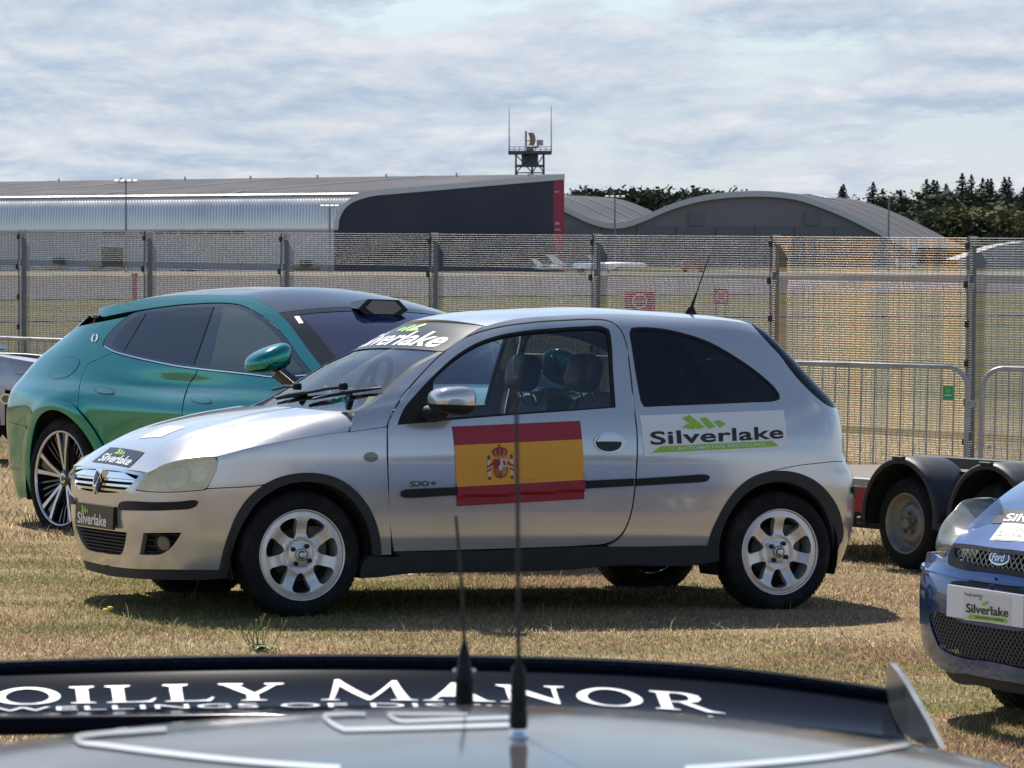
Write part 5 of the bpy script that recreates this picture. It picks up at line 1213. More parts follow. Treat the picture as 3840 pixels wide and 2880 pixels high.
# sponsor sticker on the rear side
sq = CS.unproj(C3([(158,805),(898,765),(882,563),(135,592)])); body_sides = [o for o in corsa.children if o.name.startswith('body_side')]
st = patch('side_sticker', CS, sq, M_white, body_sides[0], 0, off=.002, edge=False, res=.04)
decal_text('sticker_lettering', CS, sq, 'Silverlake', M_ink, st, (.05, .27, .975, .60), .022, 0, .0035, 1.04)
decal_poly('sticker_logo', CS, sq, bars(.26, .60, .56, .97), M_green, st, .0035)
decal_poly('sticker_ribbon', CS, sq, [[(.05, .08), (.94, .08), (.89, .23), (.115, .23)]], M_green, st, .003)
decal_text('ribbon_lettering', CS, sq, 'AUTOMOTIVE RECYCLING', M_white, st, (.22, .115, .83, .195), .01, 0, .0045, 1.1)
decal_poly('ribbon_mark', CS, sq, [ell(.19, .155, .02, .05, 20, 20, 150) + ell(.19, .155, .014, .035, 20, 150, 20), ell(.19, .155, .02, .05, 20, 200, 330) + ell(.19, .155, .014, .035, 20, 330, 200)], M_white, st, .0045)
nq = CS.unproj(C2([(186,962),(330,957),(330,928),(186,932)]))
decal_text('model_lettering', CS, nq, 'SXi+', M_disc, doors[0], (0, 0, 1, 1), .02, .1, .004)
# door mirrors
mc = plane_pt(CM, C2([(410,520)])[0], 1, -.93)
def mirror_shell(lo, hi, grow=0):
    def fn(s, t):
        a = lo + (hi - lo) * t; b = 2 * math.pi * s; e = .62
        def sp(v, p): return math.copysign(abs(v) ** p, v)
        cx = sp(math.cos(a), e) * sp(math.cos(b), e); cy = sp(math.cos(a), e) * sp(math.sin(b), e); cz = sp(math.sin(a), .75)
        taper = 1 - .18 * cx
        return Vector((mc.x + .108 * cx + grow * cx, mc.y + (.088 + grow) * cy * taper, mc.z + (.066 + grow) * cz * (1 + .12 * cx) + .006))
    return fn
for sg, d in ((1, doors[0]), (-1, doors[1])):
    m = MB(); m.sheet(mirror_shell(R(-12), R(90)), 40, 14); mo = m.build('door_mirror', M_silver, d)
    if sg < 0: mo.scale = (1, -1, 1)
    m = MB(); m.sheet(mirror_shell(R(-90), R(-10), -.001), 40, 10); m.build('mirror_base', M_black, mo)
    m = MB(); m.tube([(mc.x - .03, mc.y + .03, mc.z - .05), (mc.x - .06, mc.y + .10, mc.z - .055), (mc.x - .07, mc.y + .17, mc.z - .06)], [.03, .036, .042], 12); m.build('mirror_arm', M_black, mo)
# aerial on the roof
a0 = CR.unproj(C3([(400,64)]))[0]; ap = CR.P(a0[:1], np.array([0.]))[0]
tp = plane_pt(CM, (2660, 960), 1, 0.); bp = plane_pt(CM, (2590, 1176), 1, 0.)
m = MB(); m.lathe([(.0, .05), (.012, .045), (.02, .02), (.03, 0)], 16, Matrix.Translation((bp.x, 0, bp.z - .012)) @ Matrix.Diagonal((1.5, .8, 1, 1))); ae = m.build('roof_aerial_base', M_black, corsa)
m = MB(); m.tube([(bp.x + (tp.x - bp.x) * t, 0, bp.z + .02 + (tp.z - bp.z - .02) * t) for t in (0, .3, .31, 1)], [.010, .006, .004, .0025], 8); m.build('aerial_whip', M_black, ae)
# wipers on the windscreen
def ws_pt(px, off): q = CWm.unproj([px])[0]; q = q[None]; return Vector(CWm.P(q[:, 0], q[:, 1])[0] + CWm.N(q[:, 0], q[:, 1])[0] * off)
def wiper(blade, arm):
    b = [ws_pt(p, .012) for p in blade]; m = MB(); m.tube(b, [.005, .010, .010, .005], 6); wo = m.build('wiper', M_black, corsa)
    m = MB(); m.tube([p + Vector((0, 0, .004)) for p in b], .004, 6); m.build('wiper_spine', M_chrome, wo)
    a = [ws_pt(p, .028) for p in arm]; m = MB(); m.tube(a, [.008, .009, .006], 6); m.lathe([(0, .02), (.02, .018), (.024, 0), (.02, -.015)], 12, Matrix.Translation(a[0])); m.build('wiper_arm', M_black, wo)
wiper(C7([(300,775),(420,750),(560,728),(720,706)]), C7([(500,705),(400,700),(290,730)]))
wiper(C7([(615,785),(760,752),(960,718),(1175,694)]), C7([(880,705),(740,722),(560,757)]))
# cabin: dash, steering wheel, seats, cards
m = MB(); m.box((1.32, 0, .80), (.5, 1.3, .25), bevel=.05); m.box((1.16, 0, .86), (.5, 1.3, .12), bevel=.04); dash = m.build('dashboard', M_seat, corsa)
sw = plane_pt(CM, C7([(1075,690)])[0], 1, .36)
m = MB(); Msw = Matrix.Translation(sw) @ Matrix.Rotation(R(-62), 4, 'Y')
m.tube([Msw @ Vector((.18 * math.cos(a), .18 * math.sin(a), 0)) for a in np.linspace(0, 2 * math.pi, 33)], .016, 8, caps=False); m.box(sw, (.05, .12, .08), bevel=.015)
for a in (30, 150, 270): m.tube([sw, Msw @ Vector((.18 * math.cos(R(a)), .18 * math.sin(R(a)), 0))], .014, 6)
m.build('steering_wheel', M_seat, corsa)
hn = plane_pt(CM, C2([(1090,372)])[0], 1, -.36)
def pillow(c, d, M3=None, p=.45, n=20):
    m = MB()
    def fn(s, t):
        a = math.pi * (t - .5); b = 2 * math.pi * s; f = lambda v: math.copysign(abs(v) ** p, v)
        v = Vector((f(math.cos(a)) * f(math.cos(b)) * d[0] / 2, f(math.cos(a)) * f(math.sin(b)) * d[1] / 2, f(math.sin(a)) * d[2] / 2))
        return Vector(c) + (M3 @ v if M3 else v)
    m.sheet(fn, n + 8, n); return m
tilt = Matrix.Rotation(R(14), 3, 'Y')
for y in (-.36, .36):
    s_ = pillow((hn.x + .08, y, hn.z - .40), (.20, .50, .62), tilt).build('seat', M_seatg, corsa)
    pillow((hn.x + .085, y - .20, hn.z - .38), (.22, .10, .52), tilt).build('seat_bolster', M_seat, s_); pillow((hn.x + .085, y + .20, hn.z - .38), (.22, .10, .52), tilt).build('seat_bolster', M_seat, s_)
    pillow((hn.x, y, hn.z), (.12, .27, .19), tilt, .6).build('headrest', M_seat, s_)
    m = MB()
    for dy in (-.06, .06): m.tube([(hn.x, y + dy, hn.z - .06), (hn.x + .04, y + dy, hn.z - .16)], .006, 6)
    m.build('headrest_post', M_chrome, s_)
    pillow((hn.x - .28, y, hn.z - .66), (.52, .50, .18)).build('seat_cushion', M_seatg, s_)
pillow((3.02, 0, .74), (.24, 1.2, .50), tilt).build('rear_bench', M_seat, corsa)
for y in (-.38, .38): pillow((3.05, y, 1.05), (.10, .26, .16), tilt, .6).build('rear_headrest', M_seat, corsa)
tx = plane_pt(CM, C7([(1085,770)])[0], 0, 1.12)
st_q = CWm.unproj(C7([(1020,805),(1090,812),(1160,735),(1060,735)]))
patch('tax_disc_sticker', CWm, st_q, material('lime_paper', (.50, .62, .10), .6, noise=.5, nscale=60), ws, 0, off=-.006, edge=False)
# wheels
def alloy(parent, C, side):
    Rr = .2035; dep = lambda r: np.where(r < .062, .016, .016 - .012 * sstep(.062, .085, r)) + .020 * np.exp(-((r - .105) / .05) ** 2) + .006 * sstep(.17, .2, r)
    S = disc_surf(C, dep, side); hs = []
    for k in range(7):
        a = R(90 + 360 / 7 * (k + .5)) + .0
        P = []
        for (r_, da) in ((.086, -4), (.100, -11), (.130, -14.5), (.158, -16.5), (.172, -14), (.177, -8), (.178, 0), (.177, 8), (.172, 14), (.158, 16.5), (.130, 14.5), (.100, 11), (.086, 4), (.083, 0)):
            P.append((r_ * math.cos(a + R(da)), r_ * math.sin(a + R(da))))
        hs.append(np.array(P))
    rim = patch('rim', S, np.array(ell(0, 0, Rr, Rr, 90)), M_alloy, parent, .034, res=.012, holes=hs)
    m = MB(); T = Matrix.Translation(C) @ Matrix.Diagonal((1, 1 if side < 0 else -1, 1, 1))
    m.lathe([(Rr - .001, .012), (Rr + .006, -.003), (Rr + .009, .006), (Rr + .004, .02), (.185, .035), (.178, .16)], 64, T, 'y'); m.build('rim_barrel', M_alloy, rim)
    m = MB(); m.lathe([(.0, .07), (.125, .07), (.125, .085), (0, .085)], 40, T, 'y'); m.box(T @ Vector((.09, .085, .06)), (.09, .06, .14)); m.build('brake_disc', M_disc, rim)
    m = MB(); m.lathe([(.0, .098), (.17, .10), (.176, .15)], 30, T, 'y'); m.build('wheel_inner', M_under, rim)
    m = MB(); m.lathe([(.0, .008), (.020, .009), (.024, .012), (.032, .0125)], 30, T, 'y'); hcap = m.build('hub_cap', M_alloy, rim)
    m = MB(); m.lathe([(.026, .0110), (.028, .0092), (.030, .0110)], 30, T, 'y'); m.lathe([(.012, .0082), (.016, .0062), (.020, .0082)], 20, T, 'y', a0=R(40), a1=R(300), close=False); m.build('hub_emblem', M_disc, hcap)
    for k in range(4):
        a = R(45 + 90 * k + 12); m = MB(); m.lathe([(0, .004), (.009, .004), (.011, .008), (.011, .03)], 12, T @ Matrix.Translation((.048 * math.cos(a), 0, .048 * math.sin(a))), 'y'); m.build('wheel_bolt', M_bolt, rim)
    return rim
for xc in (.80, 3.291):
    for sg in (-1, 1):
        w_ = empty('wheel', parent=corsa); C_ = (xc, sg * .79, .2775)
        tyre(w_, C_, .2905, .2085, .175, M_rubber, sg); alloy(w_, C_, sg)
# ================================================================== teal electric crossover
LA = lambda L: [(p[0] * .40687, 1050 + p[1] * .40687, *p[2:]) for p in L]
LB = lambda L: [(800 + p[0] * .40687, 1050 + p[1] * .40687, *p[2:]) for p in L]
L5 = lambda L: [(p[0] * .48232, 1300 + p[1] * .48232, *p[2:]) for p in L]
def place_by_point(local, px, Y, yaw, tilt=True):
    """car whose local point falls on a photo pixel at depth Y, standing on the slope of the ground"""
    p = at(px[0], px[1], Y); n = gnormal(p[0], p[1]); q = Vector((0, 0, 1)).rotation_difference(n).to_matrix().to_4x4()
    Rm = q @ Matrix.Rotation(yaw, 4, 'Z'); return Matrix.Translation(Vector(p) - (Rm.to_3x3() @ Vector(local))) @ Rm
LM = place_by_point((1.10, -.985, .385), (225.7, 1794), 22.5, R(-50.8))
_lp = np.array([(0,0),(.015,-.40),(.045,-.66),(.095,-.79),(.18,-.868),(.34,-.918),(.62,-.962),(1.0,-.99),(1.5,-1.0),(2.6,-.995),(3.6,-.99),(4.3,-.96),(4.7,-.85),(4.95,-.6),(5.08,-.3),(5.1,0)])
_ls = arclen(_lp); LPLAN = Spl(np.c_[_ls, _lp]); LU1 = _ls[-1]
L_u_of_x = lambda x: np.interp(x, LPLAN(np.linspace(0, LU1, 400))[:, 0], np.linspace(0, LU1, 400))
LWZ = Pchip([(.1,.90),(.25,.945),(.4,.97),(.6,.985),(.75,.992),(.86,.988),(.925,.978),(.965,.953),(1.0,.925),(1.05,.90),(1.15,.865),(1.3,.79),(1.42,.72),(1.52,.645),(1.58,.575),(1.64,.48),(1.8,.3)])
LRX = Pchip([(.1,.20),(.3,.11),(.5,.065),(.75,.055),(.88,.085),(.96,.12),(1.03,.165),(1.12,.27),(1.25,.50),(1.4,.72),(1.5,.84),(1.7,1.0)])
def lotus_side(u, z):
    q = LPLAN(u); x0 = q[..., 0]; y = q[..., 1] * LWZ(z)
    x = x0 + LRX(z) * np.clip(1 - x0 / 2.0, 0, 1) ** 1.7 - .15 * sstep(.9, 1.5, z) * np.clip((x0 - 3.6) / 1.5, 0, 1)
    y = y - .045 * np.exp(-((x - 1.05) / .6) ** 2) * np.exp(-((z - .86) / .15) ** 2) + .085 * np.exp(-((x - 2.35) / .8) ** 2) * np.exp(-((z - .52) / .17) ** 2) + .045 * np.exp(-((x - 2.3) / .6) ** 2) * np.exp(-((z - 1.0) / .07) ** 2) - .03 * np.exp(-((x - 2.6) / .9) ** 2) * np.exp(-((z - .84) / .07) ** 2)
    y = y - .02 * np.exp(-((np.hypot(x - 1.1, z - .385) - .46) / .07) ** 2)
    return np.stack([x, y, z + 0 * x], -1)
LS = Surf(lotus_side, LM, (0, LU1, .12, 1.66), grid=(180, 90))
M_teal = material('teal_metallic_paint', (.002, .25, .215), .12, .8, 1.0, noise=.03, nscale=3, coat_rough=.012)
M_gloss = material('gloss_black', (.008, .009, .011), .08, 0, 1.0, coat_rough=.01)
M_priv = material('dark_privacy_window', (.010, .012, .018), .02, 0, 0, ior=1.8)
M_fwin = material('front_side_window', (.075, .092, .088), .02, 0, 0, ior=1.75)
M_roofg = material('glass_roof', (.012, .016, .028), .05, 0, 0, ior=1.6)
M_wsg = material('dark_windscreen', (.010, .016, .055), .03, 0, 0, spec=.3)
M_tail = material('red_lamp_lens', (.35, .01, .02), .15, 0, 1.)
lotus = empty('crossover_car'); lotus.matrix_world = LM
tag(lotus, 'teal crossover car with black wheels parked behind the silver hatchback', 'car')
lp = lambda L: PP(LS, L, False)
rail_top = LA([(905,285),(930,258),(1070,225),(1300,178),(1500,152),(1750,138),(2000,140)]) + LB([(100,141),(290,150),(400,180),(500,228),(580,280),(650,345),(720,425),(800,535),(880,645),(985,780)])
rail_bot = LB([(905,842),(800,722),(730,620),(650,512),(580,432),(480,352),(370,282),(260,232),(150,213),(20,208)]) + LA([(1850,214),(1700,222),(1500,245),(1300,275),(1150,300),(1000,330),(945,340),(915,318)])
rt = lp(rail_top); rbt = lp(rail_bot)
ext = np.array([[rt[-1][0] + .45, .93], [rbt[0][0] + .38, .93]])
patch('roof_rail', LS, clean(cat(rt, ext, rbt)), M_teal, lotus, .03, mirror=True, res=.04, gap=.001)
dlo_top = LA([(945,588),(965,545),(1010,482),(1080,410),(1160,340),(1240,300),(1350,277),(1500,253),(1700,231),(1850,222)]) + LB([(20,216),(150,220),(260,238),(370,288),(480,358),(580,438),(650,518),(730,626),(800,728),(905,848)])
dlo_bot = LB([(880,874),(700,884),(540,892),(400,875),(200,852)]) + LA([(1966,834),(1820,815),(1600,785),(1400,745),(1200,700),(1060,660),(965,612)])
dlo = patch('window_surround', LS, clean(cat(lp(dlo_top), lp(dlo_bot))), M_gloss, lotus, .02, off=-.002, mirror=True, res=.04)
def win(nm, L, mat):
    for k, d in enumerate(dlo):
        o = patch(nm, LS, PP(LS, L), mat, d, .003, off=.002, res=.05)
        if k: o.scale = (1, -1, 1)
win('quarter_window', LA([(1030,582,1),(1080,502),(1160,415),(1260,332),(1350,306,1),(1245,480),(1140,656,1),(1085,625)]), M_priv)
win('rear_door_window', LA([(1362,302,1),(1500,282),(1700,262),(1970,250,1),(1880,510),(1785,780,1),(1460,720),(1150,653,1),(1255,480)]), M_priv)
win('front_door_window', LB([(100,250,1),(200,258),(300,292),(420,362),(520,442),(600,522),(680,632),(760,756),(838,852,1),(560,868),(300,850),(-24,808,1),(40,500)]), M_fwin)
strip_line = lp(LA([(965,605),(1060,655),(1200,696),(1400,741),(1600,781),(1820,811)]) + LB([(200,848),(400,871),(540,888),(700,882),(880,872)]))
strip2 = lp(LA([(962,618),(1060,668),(1200,708),(1400,753),(1600,793),(1820,822)]) + LB([(200,859),(400,882),(540,899),(700,892),(880,882)]))
patch('waist_trim', LS, clean(cat(strip_line, strip2[::-1])), M_chrome, lotus, .008, off=.004, mirror=True, res=.04)
# lower body panels
waist = lp(LA([(945,600),(962,620),(1060,670),(1200,710),(1400,755),(1600,795),(1820,824)]) + LB([(200,861),(400,884),(540,901),(700,895),(880,885)]))
g_rear = lp(LA([(1050,662),(990,686),(900,731),(800,781),(765,850),(740,930),(725,1020),(718,1110),(718,1146)]))
g_mid = lp(LA([(1825,822),(1790,895),(1748,950),(1710,1050),(1690,1130),(1680,1215)]))
arch_o = np.array([(float(L_u_of_x(1.10 + .525 * math.cos(a))), .385 + .515 * math.sin(a)) for a in np.linspace(R(-12), R(192), 34)])
arch_i = np.array([(float(L_u_of_x(1.10 + .445 * math.cos(a))), .385 + .44 * math.sin(a)) for a in np.linspace(R(-20), R(200), 34)])
arf_o = np.array([(float(L_u_of_x(4.12 + .525 * math.cos(a))), .385 + .515 * math.sin(a)) for a in np.linspace(R(-12), R(192), 34)])
arf_i = np.array([(float(L_u_of_x(4.12 + .445 * math.cos(a))), .385 + .44 * math.sin(a)) for a in np.linspace(R(-20), R(200), 34)])
def upto(P, u): return P[P[:, 0] <= u]
def frm(P, u): return P[P[:, 0] >= u]
ur, um = g_rear[0][0], g_mid[0][0]; umb = g_mid[-1][0]
wa_r = waist[waist[:, 0] < ur - .01]
# quarter panel: from the tail corner over the shoulder, under the glass, to the rear door
sh = [(rbt[-1][0] - .10, 1.415), (1.02, 1.25)]
quarter_poly = cat([(.60, 1.06), (.72, 1.17), (.90, 1.27), (1.10, 1.35)], lp(LA([(940,385),(1100,352),(1165,338)])), lp(LA([(1165,342),(1080,412),(1010,484),(962,545),(942,590)])), wa_r[1:], g_rear, arch_o[(arch_o[:, 1] < g_rear[-1, 1]) & (arch_o[:, 0] > 1.9)][-1:], arch_o[(arch_o[:, 1] > .83)], [(L_u_of_x(.62), .70), (.70, .74), (.62, .94)])
patch('rear_quarter', LS, clean(quarter_poly), M_teal, lotus, .02, mirror=True, res=.035)
wa_d = waist[(waist[:, 0] > ur + .01) & (waist[:, 0] < um - .01)]
a_dn = arch_o[(arch_o[:, 1] < g_rear[-1, 1]) & (arch_o[:, 0] > 1.9)]; a_dn = a_dn[np.argsort(-a_dn[:, 1])]
doorR = patch('door', LS, clean(cat(g_rear[:1], wa_d, g_mid, [(umb - .02, .5), (umb, .32)], [(a_dn[-1][0] + .02, .32)], a_dn[::-1], g_rear[::-1][:-1])), M_teal, lotus, .02, gap=.004, mirror=True, res=.035)
wa_f = waist[waist[:, 0] > um + .01]; ufe = float(L_u_of_x(3.66)); wa_f = wa_f[wa_f[:, 0] < ufe]
doorF = patch('door', LS, clean(cat(g_mid[:1], wa_f, [(ufe, 1.05), (ufe, .6), (ufe - .08, .32), (umb, .32), (umb - .02, .5)], g_mid[::-1][:-1])), M_teal, lotus, .02, gap=.004, mirror=True, res=.035)
fa = arf_o[arf_o[:, 1] > .33]
patch('front_fender', LS, clean(cat([(ufe, 1.05), (float(L_u_of_x(4.1)), .98), (float(L_u_of_x(4.75)), .86), (float(L_u_of_x(4.80)), .45)], fa, [(ufe + .0, .6)])), M_teal, lotus, .02, mirror=True, gap=.002, res=.05)
for o_, i_ in ((arch_o, arch_i), (arf_o, arf_i)): patch('wheel_arch_trim', LS, clean(cat(o_, i_[::-1])), M_teal, lotus, .04, off=.012, mirror=True, res=.035)
patch('side_sill', LS, np.array([(arch_i[0][0], .34), (arf_i[-1][0], .34), (arf_i[-1][0], .20), (arch_i[0][0], .20)]), M_gloss, lotus, .03, off=.006, mirror=True, res=.08)
# tail: bumper, lamp, diffuser
tailp = cat([(0., .95), (.35, .95), (.62, .94), (.70, .74)], [(float(L_u_of_x(.60)), .70)], arch_o[(arch_o[:, 0] < 1.4) & (arch_o[:, 1] > .42) & (arch_o[:, 1] < .70)], [(float(L_u_of_x(.60)), .42), (0., .42)])
patch('rear_bumper', LS, clean(tailp), M_teal, lotus, .02, gap=.002, mirror=True, res=.04)
patch('bumper_lower', LS, np.array([(0, .41), (float(L_u_of_x(.60)), .41), (float(L_u_of_x(.66)), .26), (float(L_u_of_x(.3)), .22), (0, .24)]), M_teal, lotus, .03, off=-.006, mirror=True, res=.05)
patch('bumper_insert', LS, np.array([(.2, .43), (float(L_u_of_x(.585)), .43), (float(L_u_of_x(.585)), .405), (.2, .405)]), M_gloss, lotus, .01, off=.004, mirror=True, res=.05)
patch('tail_lamp', LS, np.array([(0, .90), (.45, .90), (.74, .935), (.80, .90), (.72, .83), (.45, .83), (0, .83)]), M_tail, lotus, .02, off=.006, mirror=True, res=.03)
patch('tailgate', LS, np.array([(0, .955), (.35, .955), (.60, 1.05), (.86, 1.25), (1.05, 1.36), (1.0, 1.43), (0, 1.43)]), M_gloss, lotus, .02, off=-.004, mirror=True, res=.05)
for x, z, l in ((870, 1015, .27), (1765, 1108, .27)):
    L_ = LA([(x,985 if x < 900 else 1075),(x+60,983 if x < 900 else 1072),(x+160,1000 if x < 900 else 1088),(x+190,1020 if x < 900 else 1108),(x+185,1050 if x < 900 else 1140),(x+150,1057 if x < 900 else 1146),(x+30,1045 if x < 900 else 1135),(x+5,1030 if x < 900 else 1120)])
    uvh = PP(LS, L_); d = doorR if x < 900 else doorF
    for k, dd in enumerate(d):
        rm = patch('handle_gap', LS, uvh, M_gloss, dd, .002, off=.0012, res=.02); hd = patch('door_handle', LS, inset(resample(uvh, .01), .006), M_teal, dd, .004, off=.005, res=.02)
        if k: rm.scale = hd.scale = (1, -1, 1)
uvf = PP(LS, LA([(455,880),(470,810),(505,750),(600,712),(700,712),(738,735),(700,830),(640,885),(570,912),(480,908)]))
patch('charge_flap_gap', LS, uvf, M_gloss, lotus, .002, off=.0012, res=.03); patch('charge_flap', LS, inset(resample(uvf, .02), .005), M_teal, lotus, .004, off=.003, res=.03)
bq = LS.unproj(LA([(838,582),(905,575),(915,490),(850,497)]))
decal_poly('badge', LS, bq, [ell(.5, .5, .5, .5, 24, 95, 250) + ell(.5, .5, .26, .30, 16, 250, 95), ell(.5, .5, .5, .5, 24, -85, 70) + ell(.5, .5, .26, .30, 16, 70, -85)], M_white, lotus, .004)
# roof and windscreen bridge
_re = LS.P(rt[:, 0], rt[:, 1]); _e2 = LS.P(ext[:1, 0], ext[:1, 1]); _rl = np.vstack([_re[::2], _re[-1:] if len(_re) % 2 == 0 else _re[:0], _e2]); _rls = arclen(_rl); _rle = Spl(np.c_[_rls, _rl]); LT = _rls[-1]
def lotus_top(t, qm):
    e = _rle(t); q = qm / .7; a = 1 - np.abs(q) ** 2.2; k = sstep(LT * .45, LT * .8, t)
    return np.stack([e[..., 0] + (.16 * k) * (1 - q * q) - .05 * (1 - sstep(0, .5, t)) * a, q * np.abs(e[..., 1]), e[..., 2] + (.065 - .03 * k) * a], -1)
LTp = Surf(lotus_top, LM, (0, LT, -.7, .7))
tw = LTp.unproj(LB([(645,298)]))[0][0]
q9 = np.linspace(-.7, .7, 15)
patch('roof', LTp, cat(np.c_[np.full(15, .0), q9], np.c_[np.full(15, tw - .004) , q9[::-1]]), M_roofg, lotus, .02, res=.07)
wsn = patch('windscreen', LTp, cat(np.c_[np.full(15, tw + .004), q9], np.c_[np.full(15, LT), q9[::-1]]), M_wsg, lotus, .01, off=-.002, res=.07)
patch('windscreen_border', LTp, cat(np.c_[np.full(15, tw + .004), q9], np.c_[np.full(15, LT), q9[::-1]]), material('frit_black', (.008, .009, .012), .06, spec=.15), wsn, 0, off=.0005, edge=False, res=.07, holes=[np.array([(tw + .06, -.60), (LT - .1, -.60), (LT - .1, .60), (tw + .06, .60)])])
sq_ = LTp.unproj(LB([(790,405),(830,400),(790,335),(745,340)])); patch('screen_sticker', LTp, sq_, M_white, wsn, 0, off=.003, edge=False)
# spoiler lip over the tailgate
m = MB(); m.sheet(lambda s, t: Vector(lotus_top(np.array([.02 - .10 * t]), np.array([(s * 2 - 1) * .66]))[0]) + Vector((0, 0, -.02 * t)), 16, 4); m.build('rear_spoiler', M_teal, lotus)
# roof sensor pod (lidar housing)
pc = LTp.unproj(LB([(1520,285)]))[0]; pp = Vector(LTp.P(pc[:1], pc[1:])[0]); pc0 = LTp.P(np.array([pc[0]]), np.array([pc[1]]))[0]
pw, ph, pdp = .19, .06, .34
m = MB(); sect = [(-pw, 0), (-pw * .62, ph), (pw * .62, ph), (pw, 0), (pw * .55, -.05), (-pw * .55, -.05)]
m.add([Vector((pc0[0] + .05, pc0[1] + a, pc0[2] + b + .01)) for a, b in sect] + [Vector((pc0[0] - pdp, pc0[1] + a * .45, pc0[2] + max(b, 0) * .15 + .03)) for a, b in sect], [tuple(range(5, -1, -1))] + [(i, (i + 1) % 6, 6 + (i + 1) % 6, 6 + i) for i in range(6)]); pod = m.build('roof_sensor_pod', MATS['frit_black'], lotus)
m = MB(); m.add([Vector((pc0[0] + .053, pc0[1] + a * .72, pc0[2] + b * .72 + .018)) for a, b in sect], [tuple(range(5, -1, -1))]); m.build('sensor_window', M_priv, pod)
# door mirror
mc2 = plane_pt(LM, LB([(505,735)])[0], 1, -1.12)
def lm_fn(lo, hi):
    def fn(s, t):
        a = lo + (hi - lo) * t; b = 2 * math.pi * s; f = lambda v, p=.75: math.copysign(abs(v) ** p, v)
        cx, cy, cz = f(math.cos(a)) * f(math.cos(b)), f(math.cos(a)) * f(math.sin(b)), f(math.sin(a))
        k = 1 + .35 * cx
        return Vector((mc2.x + .12 * cx, mc2.y + .13 * cy, mc2.z + .092 * cz * (.85 - .20 * cy * -1) + .012 * cx + .03 * cy))
    return fn
for sg, d in ((1, doorF[0]), (-1, doorF[1])):
    m = MB(); m.sheet(lm_fn(R(-30), R(90)), 36, 14); mo = m.build('door_mirror', M_teal, d)
    m = MB(); m.sheet(lm_fn(R(-90), R(-30)), 36, 8); m.build('mirror_base', M_gloss, mo)
    m = MB(); m.tube([(mc2.x + .02, mc2.y + .05, mc2.z - .06), (mc2.x + .06, mc2.y + .13, mc2.z - .13), (mc2.x + .09, mc2.y + .20, mc2.z - .19)], [.05, .045, .05], 10); m.build('mirror_arm', M_gloss, mo)
    if sg < 0: mo.scale = (1, -1, 1)
# bonnet and nose simplified but complete, dark shell
m = MB(); m.sheet(lambda s, t: Vector((3.55 + 1.45 * s, (t * 2 - 1) * (.90 - .35 * s * s), 1.06 - .02 * s - .22 * s * s + .05 * (1 - (t * 2 - 1) ** 2))), 14, 14); m.build('bonnet', M_teal, lotus)
patch('front_bumper', LS, np.array([(float(L_u_of_x(4.80)), .84), (LU1, .82), (LU1, .25), (float(L_u_of_x(4.80)), .25)]), M_teal, lotus, .02, mirror=True, res=.06)
ul = np.linspace(.02, LU1 - .02, 50)
wl = lambda xc: np.array([(float(L_u_of_x(xc + .46 * math.cos(a))), .385 + .46 * math.sin(a)) for a in np.linspace(R(-22), R(202), 24)])
P_ = cat([(ul[0], .26)], wl(1.1)[::-1], wl(4.12)[::-1], [(ul[-1], .26)], np.c_[ul, np.interp(LPLAN(ul)[:, 0], [0, .6, 1.2, 3.4, 4.2, 5.2], [.86, .92, 1.02, 1.0, .80, .70])][::-1])
patch('inner_shell', LS, clean(P_, .01), M_under, lotus, 0, off=-.05, edge=False, mirror=True, res=.1)
m = MB(); m.box((2.55, 0, .26), (4.6, 1.5, .08)); m.box((2.5, 0, .95), (2.6, 1.45, .1)); m.build('underbody', M_under, lotus)
for xc in (1.1, 4.12):
    for sg in (-1, 1): m = MB(); m.lathe([(.46, -.14), (.46, .14)], 30, Matrix.Translation((xc, sg * .82, .385)), 'y', a0=R(-20), a1=R(200), close=False); m.lathe([(0, 0), (.46, 0)], 30, Matrix.Translation((xc, sg * .66, .385)), 'y'); m.build('wheel_well', M_under, lotus)
M_mach = material('machined_alloy', (.62, .62, .63), .22, .9)
